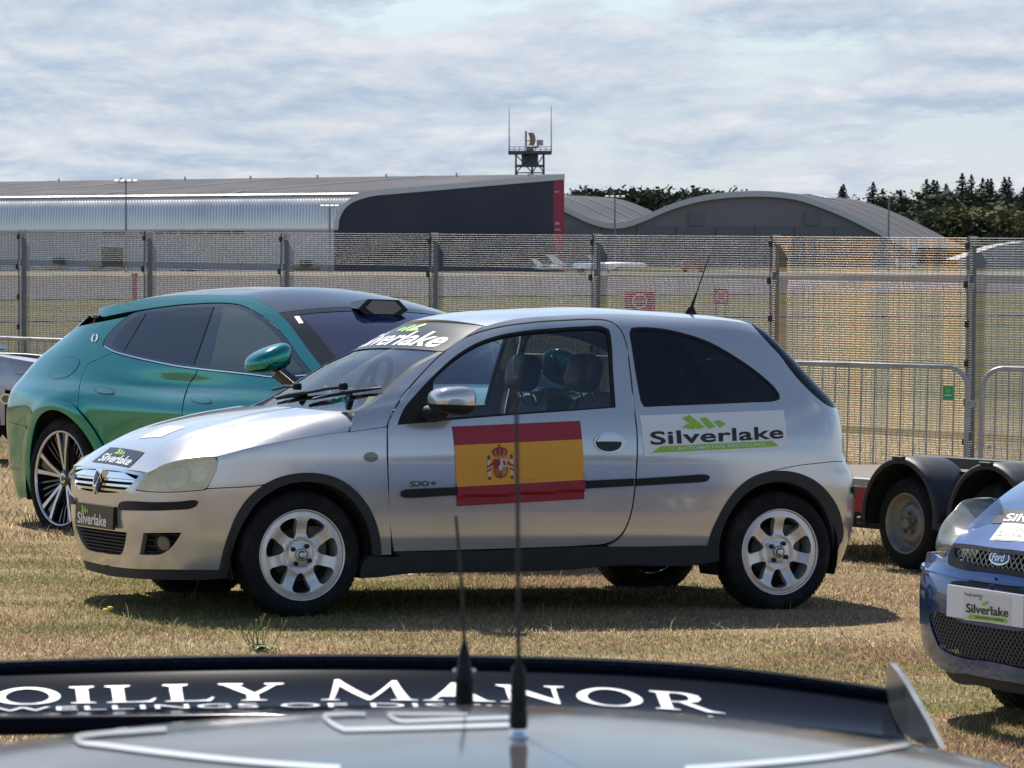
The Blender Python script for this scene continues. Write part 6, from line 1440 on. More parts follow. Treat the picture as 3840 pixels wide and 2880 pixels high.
def black_wheel(parent, C, side):
    Rr = .302; w_ = empty('wheel', parent=parent); tyre(w_, C, .385, .306, .275, M_rubber, side)
    T = Matrix.Translation(C) @ Matrix.Diagonal((1, 1 if side < 0 else -1, 1, 1))
    m = MB(); m.lathe([(Rr + .004, .004), (Rr, -.004), (Rr - .010, .0), (Rr - .012, .012)], 72, T, 'y'); rim = m.build('rim_lip', M_mach, w_)
    m = MB(); m.lathe([(Rr - .012, .012), (.285, .06), (.28, .2), (.0, .21)], 48, T, 'y'); m.build('rim_barrel', M_gloss, rim)
    m = MB(); m.lathe([(0, .10), (.205, .10), (.205, .13), (0, .13)], 40, T, 'y'); m.build('brake_disc', M_disc, rim)
    def spoke(a, r0, r1, w0, w1, d0, d1, mat, nm, skew=0.):
        m = MB(); v = []
        for (r_, wd, dp, sk) in ((r0, w0, d0, 0), ((r0 + r1) / 2, (w0 + w1) / 2 * .9, (d0 * .35 + d1 * .65), skew * .4), (r1, w1, d1, skew)):
            for s_, t_ in ((-1, 0), (1, 0), (1, .02), (-1, .02)):
                x, z = r_, s_ * wd / 2 + sk; v.append(T @ Vector((x * math.cos(a) - z * math.sin(a), dp + t_, x * math.sin(a) + z * math.cos(a))))
        m.add(v, [(0, 1, 5, 4), (1, 2, 6, 5), (2, 3, 7, 6), (3, 0, 4, 7), (4, 5, 9, 8), (5, 6, 10, 9), (6, 7, 11, 10), (7, 4, 8, 11)]); m.build(nm, mat, rim)
    for k in range(5):
        a = R(90 + 72 * k)
        for sg in (-1, 1): spoke(a + sg * .10, .055, Rr - .008, .018, .030, .030, .006, M_mach, 'spoke', sg * .030); 
        spoke(a, .05, Rr - .01, .05, .05, .045, .024, M_gloss, 'spoke_core')
        for q in (-1, 0, 1): spoke(a + R(36) + q * .17, .10, Rr - .01, .012, .010, .07, .03, M_gloss, 'thin_spoke')
    m = MB(); m.lathe([(0, .018), (.040, .020), (.062, .034), (.07, .06)], 28, T, 'y'); m.build('hub', M_gloss, rim)
    m = MB(); m.lathe([(.018, .0175), (.026, .0165), (.034, .0185)], 24, T, 'y', a0=R(20), a1=R(340), close=False); m.build('hub_badge', M_mach, rim)
for xc in (1.1, 4.12):
    for sg in (-1, 1): black_wheel(lotus, (xc, sg * .985, .385), sg)
# ================================================================== blue hatchback at the right edge, pale car at the left edge
FA = lambda L: [(3400 + p[0] * .54254, 1800 + p[1] * .54254, *p[2:]) for p in L]
def nose_surface(M, halfw, fx, plan=None, wz=None):
    pl_ = np.array(plan or [(0,0),(.008,-.22),(.04,-.42),(.11,-.59),(.24,-.715),(.45,-.785),(.85,-.825),(1.4,-.838),(2.4,-.84),(3.2,-.82),(3.6,-.74),(3.85,-.5),(3.9,0)]) * [1, halfw / .84]
    sl = arclen(pl_); PLn = Spl(np.c_[sl, pl_]); U1 = sl[-1]; WZ = Pchip(wz or [(.1,.93),(.2,.955),(.35,.98),(.5,.995),(.65,1.),(.8,.985),(.95,.94),(1.05,.89),(1.4,.70)]); FXp = Pchip(fx)
    def fn(u, z):
        q = PLn(np.abs(u)); x0 = q[..., 0]; y = q[..., 1] * WZ(z) * np.where(u < 0, -1, 1)
        return np.stack([x0 + FXp(z) * np.clip(1 - x0 / .9, 0, 1) ** 1.5, y, z + 0 * x0], -1)
    return Surf(fn, M, (-1.4, 1.4, .1, 1.05), grid=(150, 80)), PLn, U1
M_blue = material('blue_metallic_paint', (.008, .062, .23), .16, .5, 1.0, noise=.04, nscale=4, coat_rough=.03)
M_haze = material('hazed_headlamp', (.42, .44, .42), .25, 0, 1., noise=.15, nscale=14, coat_rough=.15)
M_mesh = material('silver_mesh', (.50, .50, .50), .35, .7)
BM = place_by_point((.045, 0, .665), (3755, 2093), 12.3, R(28))
BS, BPL, BU1 = nose_surface(BM, .84, [(.1,.10),(.18,.06),(.28,.02),(.38,.0),(.50,.0),(.57,.012),(.60,.03),(.66,.045),(.72,.06),(.78,.11),(.86,.20),(.95,.33),(1.05,.5)])
blue = empty('hatchback_car'); blue.matrix_world = BM; tag(blue, 'blue hatchback with a white plate panel, cut by the right edge', 'car')
bp_ = lambda L: PP(BS, L, False)
def symB(h): h = np.asarray(h); h = h * [1, 1]; return clean(cat(h, (h * [-1, 1])[::-1]), .003)
# outlines on the visible half (u < 0), mirrored about the centre line
top_b = bp_(FA([(185,505),(250,543),(300,470),(325,445)])); zc = lambda px: float(BS.unproj(FA([px]))[0][1])
z_grt = zc((655,455)); z_grb = zc((655,612)); z_fr = zc((655,650)); z_low_t = zc((640,1030)); z_low_b = zc((640,1268)); z_bot = zc((640,1385)); z_lip = zc((640,1488)); z_ledge = zc((640,728))
uC = lambda px: float(BS.unproj(FA([px]))[0][0])
hole_g = symB(cat([(0, z_grb)], bp_(FA([(600,603),(420,572),(350,540),(338,505),(350,462),(400,450),(600,453)])), [(0, z_grt)]))
hole_l = symB(cat([(0, z_low_b)], bp_(FA([(500,1246),(290,1200),(232,1165),(190,1085),(160,930),(380,985)])), [(0, z_low_t)]))
half_b = cat([(0, z_bot)], bp_(FA([(400,1335),(210,1285),(160,1215)])), [(-1.02, .26), (-1.02, .62)], bp_(FA([(190,508),(250,543),(300,470),(325,443),(400,440),(600,447)])), [(0, z_grt + .012)])
bbump = patch('front_bumper', BS, symB(half_b), M_blue, blue, .02, holes=[hole_g, hole_l], res=.03)
for h, nm in ((hole_g, 'grille_back'), (hole_l, 'intake_back')): patch(nm, BS, inset(h, -.006), M_dark, bbump, 0, off=-.06, edge=False, res=.06)
lipB = cat([(0, z_lip)], bp_(FA([(420,1440),(245,1390),(208,1295)])), bp_(FA([(400,1342),(396,1342)])), [(0, z_bot - .002)])
patch('bumper_lip', BS, symB(lipB), M_grey_pl, bbump, .04, off=-.03, res=.04)
fr_o = symB(cat([(0, z_fr)], bp_(FA([(500,630),(345,606),(300,588),(293,555),(318,480),(345,455),(400,443)])), [(0, z_grt + .006)]))
patch('grille_frame', BS, fr_o, M_grey_pl, bbump, .03, off=.006, holes=[hole_g], res=.02)
def diag_mesh(hole, S, nm, mat, pitch, w, off, slope=1.):
    lo, hi = hole.min(0), hole.max(0); m = MB(); H = hi[1] - lo[1]
    for sg in (1, -1):
        c = lo[0] - H
        while c < hi[0] + H:
            n = 40; t = np.linspace(0, 1, n); u = c + t * H * sg * slope + (0 if sg > 0 else H * 0); v = lo[1] + t * H; P = np.stack([u, v], 1); ok = inside(hole, P)
            run = []
            for i in range(n + 1):
                if i < n and ok[i]: run.append(P[i])
                else:
                    if len(run) > 1:
                        r_ = np.array(run); p3 = S.P(r_[:, 0], r_[:, 1]) + S.N(r_[:, 0], r_[:, 1]) * off; m.tube([Vector(p) for p in p3[::3].tolist() + [p3[-1].tolist()]], w, 4, caps=False)
                    run = []
            c += pitch
    o = m.build(nm, mat, bbump); o['kind'] = 'stuff'; return o
diag_mesh(hole_g, BS, 'grille_mesh', M_mesh, .030, .0028, -.006, .85); diag_mesh(hole_l, BS, 'intake_mesh', material('dark_mesh', (.14, .14, .14), .4, .5), .024, .0024, -.008, .9)
eb = BS.unproj(FA([(655,540)]))[0]
ov = patch('oval_badge', BS, np.array(ell(eb[0], eb[1], .060, .026, 40)), M_chrome, bbump, .02, off=.010, res=.01)
patch('badge_field', BS, np.array(ell(eb[0], eb[1], .053, .021, 40)), material('badge_blue', (.015, .025, .10), .2, coat=1), ov, .002, off=.0115, res=.01)
decal_text('badge_lettering', BS, [(eb[0] - .036, eb[1] - .013), (eb[0] + .036, eb[1] - .013), (eb[0] + .036, eb[1] + .014), (eb[0] - .036, eb[1] + .014)], 'Ford', M_chrome, ov, (0, 0, 1, 1), .01, .25, .0135)
ledge = bp_(FA([(128,628),(180,640),(250,660),(400,690),(600,722)]))
patch('bumper_ledge', BS, symB(cat([(0, z_ledge + .022)], bp_(FA([(600,700),(400,668),(250,640),(150,615)])), [(-1.0, .60), (-1.0, .575)], ledge, [(0, z_ledge)])), M_blue, bbump, .02, off=.010, res=.03)
patch('plate_shadow_gap', BS, symB(cat([(0, z_ledge - .004)], bp_(FA([(600,728),(400,700),(310,706),(310,722)])), bp_(FA([(600,752)])), [(0, z_ledge - .02)])), M_black, bbump, .004, off=.004, res=.04)
PLX = -.022; BP = plane_surf(BM, 0, PLX, flip=True)
cn = [plane_pt(BM, p, 0, PLX) for p in FA([(275,940),(275,722)])]; yl = cn[0].y
pq = [(yl, cn[0].z), (-yl, cn[0].z), (-yl, cn[1].z), (yl, cn[1].z)]
wp_ = patch('plate_panel', BP, np.array(pq), M_white, bbump, .014, res=.08, back=True)
sqr = [plane_pt(BM, p, 0, PLX) for p in FA([(395,965),(720,1003),(720,812),(395,772)])]; sqr = [(p.y, p.z) for p in sqr]
patch('plate_sticker', BP, np.array(sqr), material('sticker_white', (.70, .70, .70), .35, coat=.5), wp_, 0, off=.0012, edge=False)
decal_text('plate_lettering', BP, sqr, 'Silverlake', M_ink, wp_, (.06, .27, .96, .60), .018, 0, .003); decal_poly('plate_ribbon', BP, sqr, [[(.08, .06), (.95, .06), (.90, .22), (.14, .22)]], M_green, wp_, .0025)
decal_text('ribbon_lettering', BP, sqr, 'automotive recycling', M_ink, wp_, (.26, .09, .86, .20), .01, 0, .004); decal_text('small_lettering', BP, sqr, 'Proudly supplied by', M_ink, wp_, (.03, .84, .42, .98), .005, .3, .003)
decal_poly('plate_logo', BP, sqr, [[(.32 + i * .075 + j * .03, .86 - j * .09 - i * .045), (.38 + i * .075 + j * .03, .835 - j * .09 - i * .045), (.41 + i * .075 + j * .03, .75 - j * .09 - i * .045), (.35 + i * .075 + j * .03, .775 - j * .09 - i * .045)] for i in range(3) for j in range(3) if (i + j) % 2 == 0], M_green, wp_, .003)
# headlamps and bonnet
hl = [(202,502,1),(226,430),(272,342),(332,272),(386,216),(402,172),(442,146),(520,131),(632,124,1),(560,188),(470,268),(392,348),(332,428),(310,462),(252,538,1)]
HDR = [(.26,.69),(.14,.66)]
_bh = [(p[0], p[1]) for p in HDR]
def blue_bonnet(x, qm):
    q = qm / .72; a = np.abs(q); ye = .46 + .30 * sstep(.0, .75, x) ** .8; ze = np.interp(x, [0, .1, .3, .6, 1.0, 1.4], [.66, .715, .80, .89, .955, 1.0]); zc_ = ze + .035 + .03 * sstep(0, .5, x)
    return np.stack([x + 0 * q, q * ye, zc_ - (zc_ - ze) * a ** 2.6], -1)
BB = Surf(blue_bonnet, BM, (.02, 1.3, -.72, .72))
hb = BB.unproj(smooth_path(FA([(320,440),(392,352),(470,272),(560,192),(640,124)]), 10, False)); hb = hb[hb[:, 1] > 0]
he_ = hb[-1][0]
frh = np.c_[np.linspace(hb[0][0], hb[0][0] - .01, 8), np.linspace(hb[0][1], 0, 8)]
hp2 = cat(frh[::-1], hb[1:], [(1.25, .70), (1.25, 0)])
bon = patch('bonnet', BB, clean(cat(hp2, (hp2 * [1, -1])[::-1])), M_blue, blue, .02, gap=.001, res=.04)
s1 = BB.unproj(FA([(585,302),(830,308),(830,215),(668,200)])); 
sk1 = patch('bonnet_sticker', BB, s1, M_blackv, bon, 0, off=.002, edge=False, res=.05)
s1b = BB.unproj(FA([(665,290),(900,300),(905,245),(690,238)])); decal_text('sticker_lettering', BB, s1b, 'Silverlake', M_white, sk1, (0, 0, 2.2, 1), .02, .2, .004)
s2 = BB.unproj(FA([(575,418),(835,432),(835,312),(668,298)])); sk2 = patch('bonnet_sticker', BB, s2, M_white, bon, 0, off=.002, edge=False, res=.05)
s2b = BB.unproj(FA([(622,388),(840,402),(842,366),(640,352)])); decal_text('sticker_lettering', BB, s2b, 'Silver', M_ink, sk2, (0, 0, 1, 1), .02, 0, .004)
decal_poly('sticker_ribbon', BB, BB.unproj(FA([(600,415),(835,428),(838,410),(620,398)])), [[(0, 0), (1, 0), (1, 1), (0, 1)]], M_green, sk2, .004)
decal_poly('sticker_logo', BB, BB.unproj(FA([(745,355),(835,365),(838,330),(760,322)])), [[(.1 + i * .25, .9 - j * .3), (.3 + i * .25, .9 - j * .3), (.3 + i * .25, .65 - j * .3), (.1 + i * .25, .65 - j * .3)] for i in range(4) for j in range(3) if (i + j) % 2 == 0], M_green, sk2, .005)
# the lamp bridges bumper and bonnet: its own bulging surface between outline points placed on both
inner = BB.P(hb[:, 0], hb[:, 1]); outer_px = smooth_path(FA([(252,538),(205,505),(226,430),(272,342),(332,272),(386,216),(402,172),(442,146),(520,131),(632,124)]), 12, False)
ouv = BS.unproj(outer_px); out3 = BS.P(ouv[:, 0], ouv[:, 1])
n_ = 18; ti = np.linspace(0, 1, n_)
def rs(P): s_ = arclen(P); s_ = s_ / s_[-1]; return np.stack([np.interp(ti, s_, P[:, k]) for k in range(3)], 1)
Ai, Ao = rs(inner), rs(out3)
for sg in (1, -1):
    m = MB()
    def lf(s, t):
        i = s * (n_ - 1); a = int(min(i, n_ - 2)); f = i - a; pi = Ai[a] * (1 - f) + Ai[a + 1] * f; po = Ao[a] * (1 - f) + Ao[a + 1] * f; b = 4 * t * (1 - t); p = pi * (1 - t) + po * t + np.array([-.035, .03, .02]) * b * math.sin(math.pi * min(1, s * 1.05)) ** .6
        return Vector((p[0], p[1] * sg, p[2]))
    m.sheet(lf, 30, 12); hd = m.build('headlight', hazed('hazed_lamp_cover', (.50, .52, .49), .2, .45), blue)
    m = MB(); m.sheet(lambda s, t: lf(s, t) + Vector((.055, -.06 * sg, -.035)), 30, 12); m.build('lamp_housing', M_lamph, hd)
patch('side_marker', BS, BS.unproj(FA([(122,776),(140,778),(138,872),(120,868)])), M_blue, bbump, .01, off=.008)
# the rest of the blue car, out of frame: sides, cabin, wheels
def rest_of_car(root, S, PLn, U1, paint, halfw, H=1.46, L=3.9):
    for sg in (1, -1):
        
        m = MB(); m.sheet(lambda s, t: Vector((float(PLn(np.array([.98 + (U1 - 1.0) * s]))[0][0]), sg * float(PLn(np.array([.98 + (U1 - 1.0) * s]))[0][1]) * (1 - .10 * abs(t - .5) ** 2), .24 + .58 * t)), 24, 8); m.build('body_side', paint, root)
        m = MB(); m.add([(1.05, sg * halfw * .86, .93), (1.9, sg * halfw * .68, H - .06), (3.1, sg * halfw * .66, H - .08), (3.75, sg * halfw * .80, .95)], [(0, 1, 2, 3) if sg < 0 else (3, 2, 1, 0)]); m.build('side_window', M_priv, root)
        for xc in (.78, .78 + 2.48):
            w_ = empty('wheel', parent=root); C_ = (xc, sg * (halfw - .04), .285); tyre(w_, C_, .295, .2, .18, M_rubber, sg, tread=True); alloy(w_, C_, sg)
    m = MB(); m.add([(1.9, -halfw * .68, H - .06), (1.9, halfw * .68, H - .06), (3.1, halfw * .66, H - .08), (3.1, -halfw * .66, H - .08)], [(0, 1, 2, 3)]); m.build('roof', paint, root)
    m = MB(); m.add([(1.0, -halfw * .86, .94), (1.0, halfw * .86, .94), (1.9, halfw * .68, H - .06), (1.9, -halfw * .68, H - .06)], [(0, 1, 2, 3)]); m.build('windscreen', M_wsg, root)
    m = MB(); m.add([(3.75, -halfw * .8, .95), (3.75, halfw * .8, .95), (3.1, halfw * .66, H - .08), (3.1, -halfw * .66, H - .08)], [(3, 2, 1, 0)]); m.build('rear_window', M_priv, root)
    m = MB(); m.box((2.0, 0, .3), (3.4, halfw * 1.5, .2)); m.build('underbody', M_under, root)
    for xc in (.78, 3.26): m = MB(); m.box((xc, 0, .5), (.62, halfw * 1.5, .4)); m.build('wheel_well', M_under, root)
rest_of_car(blue, BS, BPL, BU1, M_blue, .80)
# pale car at the left edge
M_pale2 = material('pale_silver_paint', (.40, .41, .45), .3, .5, 1.)
WM = place_by_point((.78, .77, .285), (-112, 1572), 33, R(166)); WS, WPL, WU1 = nose_surface(WM, .81, [(.1,.08),(.25,.03),(.4,0),(.55,0),(.7,.04),(.85,.12),(1.0,.3)])
pale = empty('small_car'); pale.matrix_world = WM; tag(pale, 'pale silver car cut by the left edge behind the teal car', 'car')
hw_ = patch('headlight', WS, PP(WS, LA([(0,905,1),(40,830),(78,752),(122,812),(152,882),(176,962),(178,1002,1),(92,1018),(0,975,1)])), material('clear_lamp', (.42, .46, .54), .12, .3, 1.), pale, .02, off=.006, mirror=True, res=.03)
patch('front_bumper', WS, np.array([(0, .22), (.82, .22), (.83, .45), (.93, .60), (.9, .72), (.62, .70), (0, .68)]), M_pale2, pale, .02, mirror=True, res=.05)
patch('front_fender', WS, np.array([(.62, .705), (.9, .725), (.935, .61), (1.05, .66), (1.18, .68), (1.31, .66), (1.42, .58), (1.5, .5), (1.9, .5), (1.9, .90), (1.4, .90), (1.0, .88), (.7, .84), (.3, .80), (0, .79), (0, .685)]), M_pale2, pale, .02, mirror=True, res=.05)
fgc = WS.unproj(LA([(55,1095)]))[0]; fo = patch('fog_lamp', WS, np.array(ell(fgc[0], fgc[1], .055, .05)), M_chrome, pale, .01, off=.006, res=.015, mirror=True)
patch('fog_lens', WS, np.array(ell(fgc[0], fgc[1], .04, .036)), M_amber, fo[0], .004, off=.009, res=.015)
m = MB(); m.sheet(lambda s, t: Vector((.18 + 1.0 * s, (t * 2 - 1) * (.62 + .12 * s), .77 + .11 * s ** .7 + .04 * (1 - (t * 2 - 1) ** 2))), 12, 12); m.build('bonnet', M_pale2, pale)
rest_of_car(pale, WS, WPL, WU1, M_pale2, .81, 1.5, 3.6)
# ================================================================== car trailer behind the silver hatchback
TM = place_by_point((0, -.03, .262), (3394, 1963), 20.3, R(-58))
trailer = empty('car_trailer'); trailer.matrix_world = TM; tag(trailer, 'twin-axle flatbed car trailer with black mudguards and a red side beam', 'trailer')
M_tred = material('trailer_red', (.38, .028, .02), .45, noise=.15, nscale=6, coat=.3); M_tblk = material('mudguard_plastic', (.020, .022, .027), .48, noise=.2, nscale=9, bump=.08, bscale=90); M_tgr = material('dusty_wheel_steel', (.26, .245, .22), .5, .5, noise=.3, nscale=12, dirt=(.12, .10, .08, .5, 14.)); M_deck = material('deck_ply', (.20, .16, .14), .85, noise=.25, nscale=4, stretch=(1, 8, 1)); M_alum = material('alum_edge', (.62, .62, .61), .35, .7)
x0, x1 = -2.6, 2.2; dz = .47
m = MB(); m.box(((x0 + x1) / 2, 1.16, dz), (x1 - x0, 1.86, .03)); m.build('deck', M_deck, trailer)
m = MB(); m.box(((x0 + x1) / 2, .215, dz - .005), (x1 - x0, .03, .045), bevel=.004); m.build('deck_edge', M_alum, trailer)
m = MB(); m.box(((x0 + x1) / 2, .22, dz - .11), (x1 - x0, .05, .15), bevel=.006); m.build('side_beam', M_tred, trailer)
m = MB(); m.box(((x0 + x1) / 2, 2.06, dz - .09), (x1 - x0, .05, .11), bevel=.006); m.build('side_beam', M_tred, trailer)
m = MB(); m.box((-1.35, 2.02, dz + .05), (2.2, .07, .075), bevel=.006); m.build('wheel_stop_rail', M_tblk, trailer); m = MB(); m.box((1.15, 2.02, dz + .05), (1.6, .07, .075), bevel=.006); m.build('wheel_stop_rail', M_tblk, trailer)
m = MB(); m.box((.3, 1.70, dz + .022), (.9, .42, .012)); m.build('chequer_plate', M_alum, trailer)
m = MB(); m.box((-1.4, .62, .27), (2.0, .06, .22)); m.build('chassis_skirt', material('skirt_grey', (.07, .066, .066), .7, noise=.2), trailer)
m = MB(); m.box((0, 1.1, .30), (3.2, .12, .1)); m.build('chassis_rail', M_galvd, trailer)
for k, xc in enumerate((0., .78)):
    for sg, yf in ((-1, -.03), (1, 2.30)):
        T = Matrix.Translation((xc, yf, .262)) @ Matrix.Diagonal((1, 1 if sg < 0 else -1, 1, 1))
        w_ = empty('wheel', parent=trailer); tyre(w_, (xc, yf, .262), .262, .172, .165, M_rubber, sg)
        m = MB(); m.lathe([(.178, .004), (.174, -.006), (.166, .0), (.160, .018), (.150, .032), (.140, .060), (.125, .064), (.112, .040), (.090, .026), (.062, .036), (.0, .040)], 56, T, 'y'); rim = m.build('rim', M_tgr, w_)
        m = MB(); m.lathe([(0, -.006), (.026, -.004), (.030, .004), (.030, .04)], 24, T, 'y'); m.build('hub_cap', M_tgr, rim)
        for j in range(5): a = R(90 + 72 * j); m = MB(); m.lathe([(0, .006), (.009, .008), (.0105, .014), (.0105, .04)], 6, T @ Matrix.Translation((.058 * math.cos(a), 0, .058 * math.sin(a))), 'y', smooth=False); m.build('wheel_nut', M_tgr, rim)
        # mudguard: rolled outer lip, flat top, squared ends
        Rg = .345; m = MB(); sec = [(Rg - .030, -.045), (Rg - .028, -.055), (Rg - .006, -.055), (Rg + .003, -.046), (Rg + .010, .0), (Rg + .012, .12), (Rg + .006, .235), (Rg - .004, .235), (Rg + .0, .12), (Rg - .002, .0), (Rg - .012, -.040), (Rg - .030, -.045)]
        m.lathe(sec, 40, T @ Matrix.Translation((0, 0, .03)), 'y', a0=R(-8), a1=R(188), close=False); g = m.build('mudguard', M_tblk, trailer)
        m = MB(); m.box((xc + Rg + .01, yf + .09 * -sg, .262 + .0), (.055, .29, .045), bevel=.008); m.build('mudguard_end', M_tblk, g)
        m = MB(); m.box((xc - Rg - .005, yf - .045 * -sg, .262 + .0), (.045, .05, .045), bevel=.008); m.build('mudguard_end', M_tblk, g)
        m = MB(); m.box((xc - .01, yf - .05 * -sg, .262 + Rg + .032), (.10, .03, .018), bevel=.004); m.build('mudguard_clip', M_tblk, g)
for xc in (0., .78):
    for yf in (.19, 2.08): m = MB(); m.box((xc, yf, .38), (.66, .02, .38)); m.build('mudguard_liner', M_tblk, trailer)
m = MB(); m.tube([(2.2, 1.16, dz - .1), (3.4, 1.16, dz - .12)], .05, 8); m.build('drawbar', M_galvd, trailer)
# ================================================================== car in the foreground: roof, rear wing, aerials
D_ = lambda L: [(p[0] * 1.7360, p[1] * 1.7360, *p[2:]) for p in L]
M_rgrey = material('grey_gloss_paint', (.085, .08, .08), .10, 0, 0, spec=.4)
M_navy = material('black_wing_gloss', (.006, .008, .014), .12, 0, 0, spec=.02)
M_line = material('white_roof_line', (.72, .73, .75), .35, coat=.8)
RX0, RY0, RZ0 = -.035, 2.72, 1.3225; YAW = R(6)
race = empty('race_car', (RX0, RY0, 0), (0, 0, YAW)); race.location.z = gz(RX0, RY0); tag(race, 'grey car close to the camera with white roof lines and a black rear wing', 'car')
RM = Matrix.Translation((RX0, RY0, gz(RX0, RY0))) @ Matrix.Rotation(YAW, 4, 'Z'); g0 = gz(RX0, RY0)
def race_roof(x, y): 
    return np.stack([x + 0 * y, y + 0 * x, RZ0 - g0 - x * x / 4.9 - .018 * np.clip(np.abs(x) - .42, 0, 1) ** 2 * 20 - np.where(y > 0, y * y / 7.0, y * y / 9.0) - .25 * np.clip(y - .62, 0, 1) ** 2 + .002 * np.sin(x * 9)], -1)
RS = Surf(race_roof, RM, (-.62, .62, -.6, .9))
rp = np.array([(-.58, -.55), (.58, -.55), (.60, .85), (-.60, .85)])
roof = patch('roof', RS, rp, M_rgrey, race, .02, res=.04, back=True)
def ribbon_px(nm, L, w_px, mat, closed=False):
    P = smooth_path(D_(L), 10, closed); d = np.gradient(P, axis=0); d /= np.maximum(np.linalg.norm(d, axis=1), 1e-9)[:, None]; n = np.stack([-d[:, 1], d[:, 0]], 1)
    a = RS.unproj(P + n * w_px / 2 * 1.736); b = RS.unproj(P - n * w_px / 2 * 1.736); V = np.vstack([a, b]); k = len(a); F = [(i, i + 1, k + i + 1, k + i) for i in range(k - 1)]
    return lay(nm, RS, V, F, mat, roof, .0015)
ribbon_px('roof_line', [(735,1662),(560,1650),(380,1632),(230,1613),(170,1604),(165,1597),(200,1590),(280,1583),(360,1578)], 11, M_line)
ribbon_px('roof_line', [(1480,1664),(1640,1652),(1800,1636),(1920,1618),(1962,1608),(1958,1600),(1900,1588),(1820,1578)], 11, M_line)
ribbon_px('roof_line', [(790,1546),(735,1546),(700,1551),(712,1562),(728,1572),(745,1579,1),(900,1575),(1100,1569)], 8, M_line)
ribbon_px('roof_line', [(1010,1546),(900,1546),(838,1547),(850,1555),(872,1561,1),(980,1557),(1100,1553)], 6, M_line)
# aerials
def aerial(px, base_y, parts, lean, label):
    q = RS.unproj(D_([(px, base_y)]))[0]; b = RM @ Vector(RS.P(q[:1], q[1:])[0]); Yb = b.y; s = Yb / FPX * 1.736
    return b, s
b, s = aerial(1120, 1592, None, 0, '')
aeA = empty('roof_aerial', b); tag(aeA, 'tall black whip aerial standing on the grey roof nearest the camera', 'aerial', 'whip aerials on the grey roof')
m = MB(); m.lathe([(22 * s, 0), (24 * s, 3 * s), (17 * s, 7 * s), (17 * s, 20 * s)], 20); m.build('mount', M_chrome, aeA)
m = MB(); m.lathe([(17 * s, 18 * s), (20 * s, 24 * s), (20 * s, 52 * s), (17 * s, 60 * s), (18 * s, 62 * s), (18 * s, 130 * s), (14 * s, 150 * s), (6 * s, 162 * s), (5 * s, 180 * s), (0, 181 * s)], 20); m.build('coil', M_black, aeA)
m = MB(); m.tube([(0, 0, 170 * s), (-1.5 * s, 0, 450 * s), (-5 * s, 0, 770 * s)], [5 * s, 4.4 * s, 4.4 * s], 8); m.lathe([(0, 8 * s), (5 * s, 5 * s), (6.5 * s, -2 * s), (0, -14 * s)], 10, Matrix.Translation((-5 * s, 0, 774 * s))); m.build('whip', M_bolt, aeA)
q = np.array([[-.10, .66]]); pB = RM @ Vector(RS.P(q[:, 0], q[:, 1])[0]); yb = 3.42; wB = at(1003 * 1.736, 1535 * 1.736, yb); sB = yb / FPX * 1.736
Mi = RM.inverted(); lB = Mi @ Vector(wB); zB = float(RS.P(np.array([lB.x]), np.array([lB.y]))[0][2]); pB = RM @ Vector((lB.x, lB.y, zB))
aeB = empty('roof_aerial', pB); tag(aeB, 'shorter black whip aerial farther back on the grey roof, leaning left', 'aerial', 'whip aerials on the grey roof'); up = (Vector(wB) - pB).z
k0 = up / sB
m = MB(); m.lathe([(34 * sB, 0), (30 * sB, 4 * sB), (21 * sB, (k0 + 4) * sB)], 20); m.build('mount', M_grey_pl, aeB)
m = MB(); m.lathe([(21 * sB, (k0 + 2) * sB), (19 * sB, (k0 + 60) * sB), (22 * sB, (k0 + 62) * sB), (22 * sB, (k0 + 70) * sB), (16 * sB, (k0 + 80) * sB), (12 * sB, (k0 + 120) * sB), (4 * sB, (k0 + 155) * sB), (0, (k0 + 156) * sB)], 20); m.build('coil', M_black, aeB)
for sx in (-1, 1): m = MB(); m.lathe([(0, 5 * sB), (6 * sB, 2 * sB), (6 * sB, -4 * sB), (0, -6 * sB)], 10, Matrix.Translation((sx * 19 * sB, 0, (k0 + 88) * sB))); m.build('thumb_screw', M_chrome, aeB)
m = MB(); m.tube([(0, 0, (k0 + 140) * sB), (-6 * sB, 0, (k0 + 280) * sB), (-18 * sB, 0, (k0 + 424) * sB)], [3.6 * sB, 3.4 * sB, 3.4 * sB], 8); m.build('whip', M_bolt, aeB)
# rear wing: concave plank, raised rear lip, end plate
TE = Spl(np.array([(-420, 1447), (0, 1433), (400, 1422), (800, 1419), (1200, 1425), (1600, 1449), (1915, 1492)], float))
LE = Spl(np.array([(-420, 1552), (0, 1549), (300, 1545), (700, 1541), (1100, 1545), (1500, 1566), (1990, 1612)], float))
def wing_fn(s, t):
    s = np.asarray(s, float); t = np.asarray(t, float); s, t = np.broadcast_arrays(s, t)
    px0 = -420 + 2335 * s; px1 = -420 + 2410 * s; Y0 = 4.82 - .36 * s; Y1 = Y0 - .27
    def pt(px, py, Y):
        a = (px * 1.736 - CX) / FPX; b = (CY - py * 1.736) / FPX; ry = CP + b * SP; k = Y / ry
        return np.stack([a * k, Y, CAMZ + (-SP + b * CP) * k], -1)
    A = pt(px0, TE(px0), Y0); B = pt(px1, LE(px1), Y1); u = t[..., None]
    P = A * (1 - u) + B * u; P[..., 2] -= .030 * 4 * t * (1 - t) * .6; return P
class WorldSurf(Surf): pass
WG = Surf(wing_fn, Matrix.Identity(4), (0, 1, 0, 1.0), flip=False, grid=(120, 30))
if WG.N(np.array([.5]), np.array([.5]))[0][2] < 0: WG.flip = True
wing_t = empty('wing_frame', parent=race); wing_t.name = 'rear_wing'; wing_t.parent = None
bpy.data.objects.remove(wing_t)
Ri = RM.inverted()
def local_sheet(nm, fn, nu, nv, mat, parent, smooth=True):
    m = MB(); m.sheet(lambda a, b: Ri @ Vector(fn(a, b)), nu, nv, smooth); return m.build(nm, mat, parent)
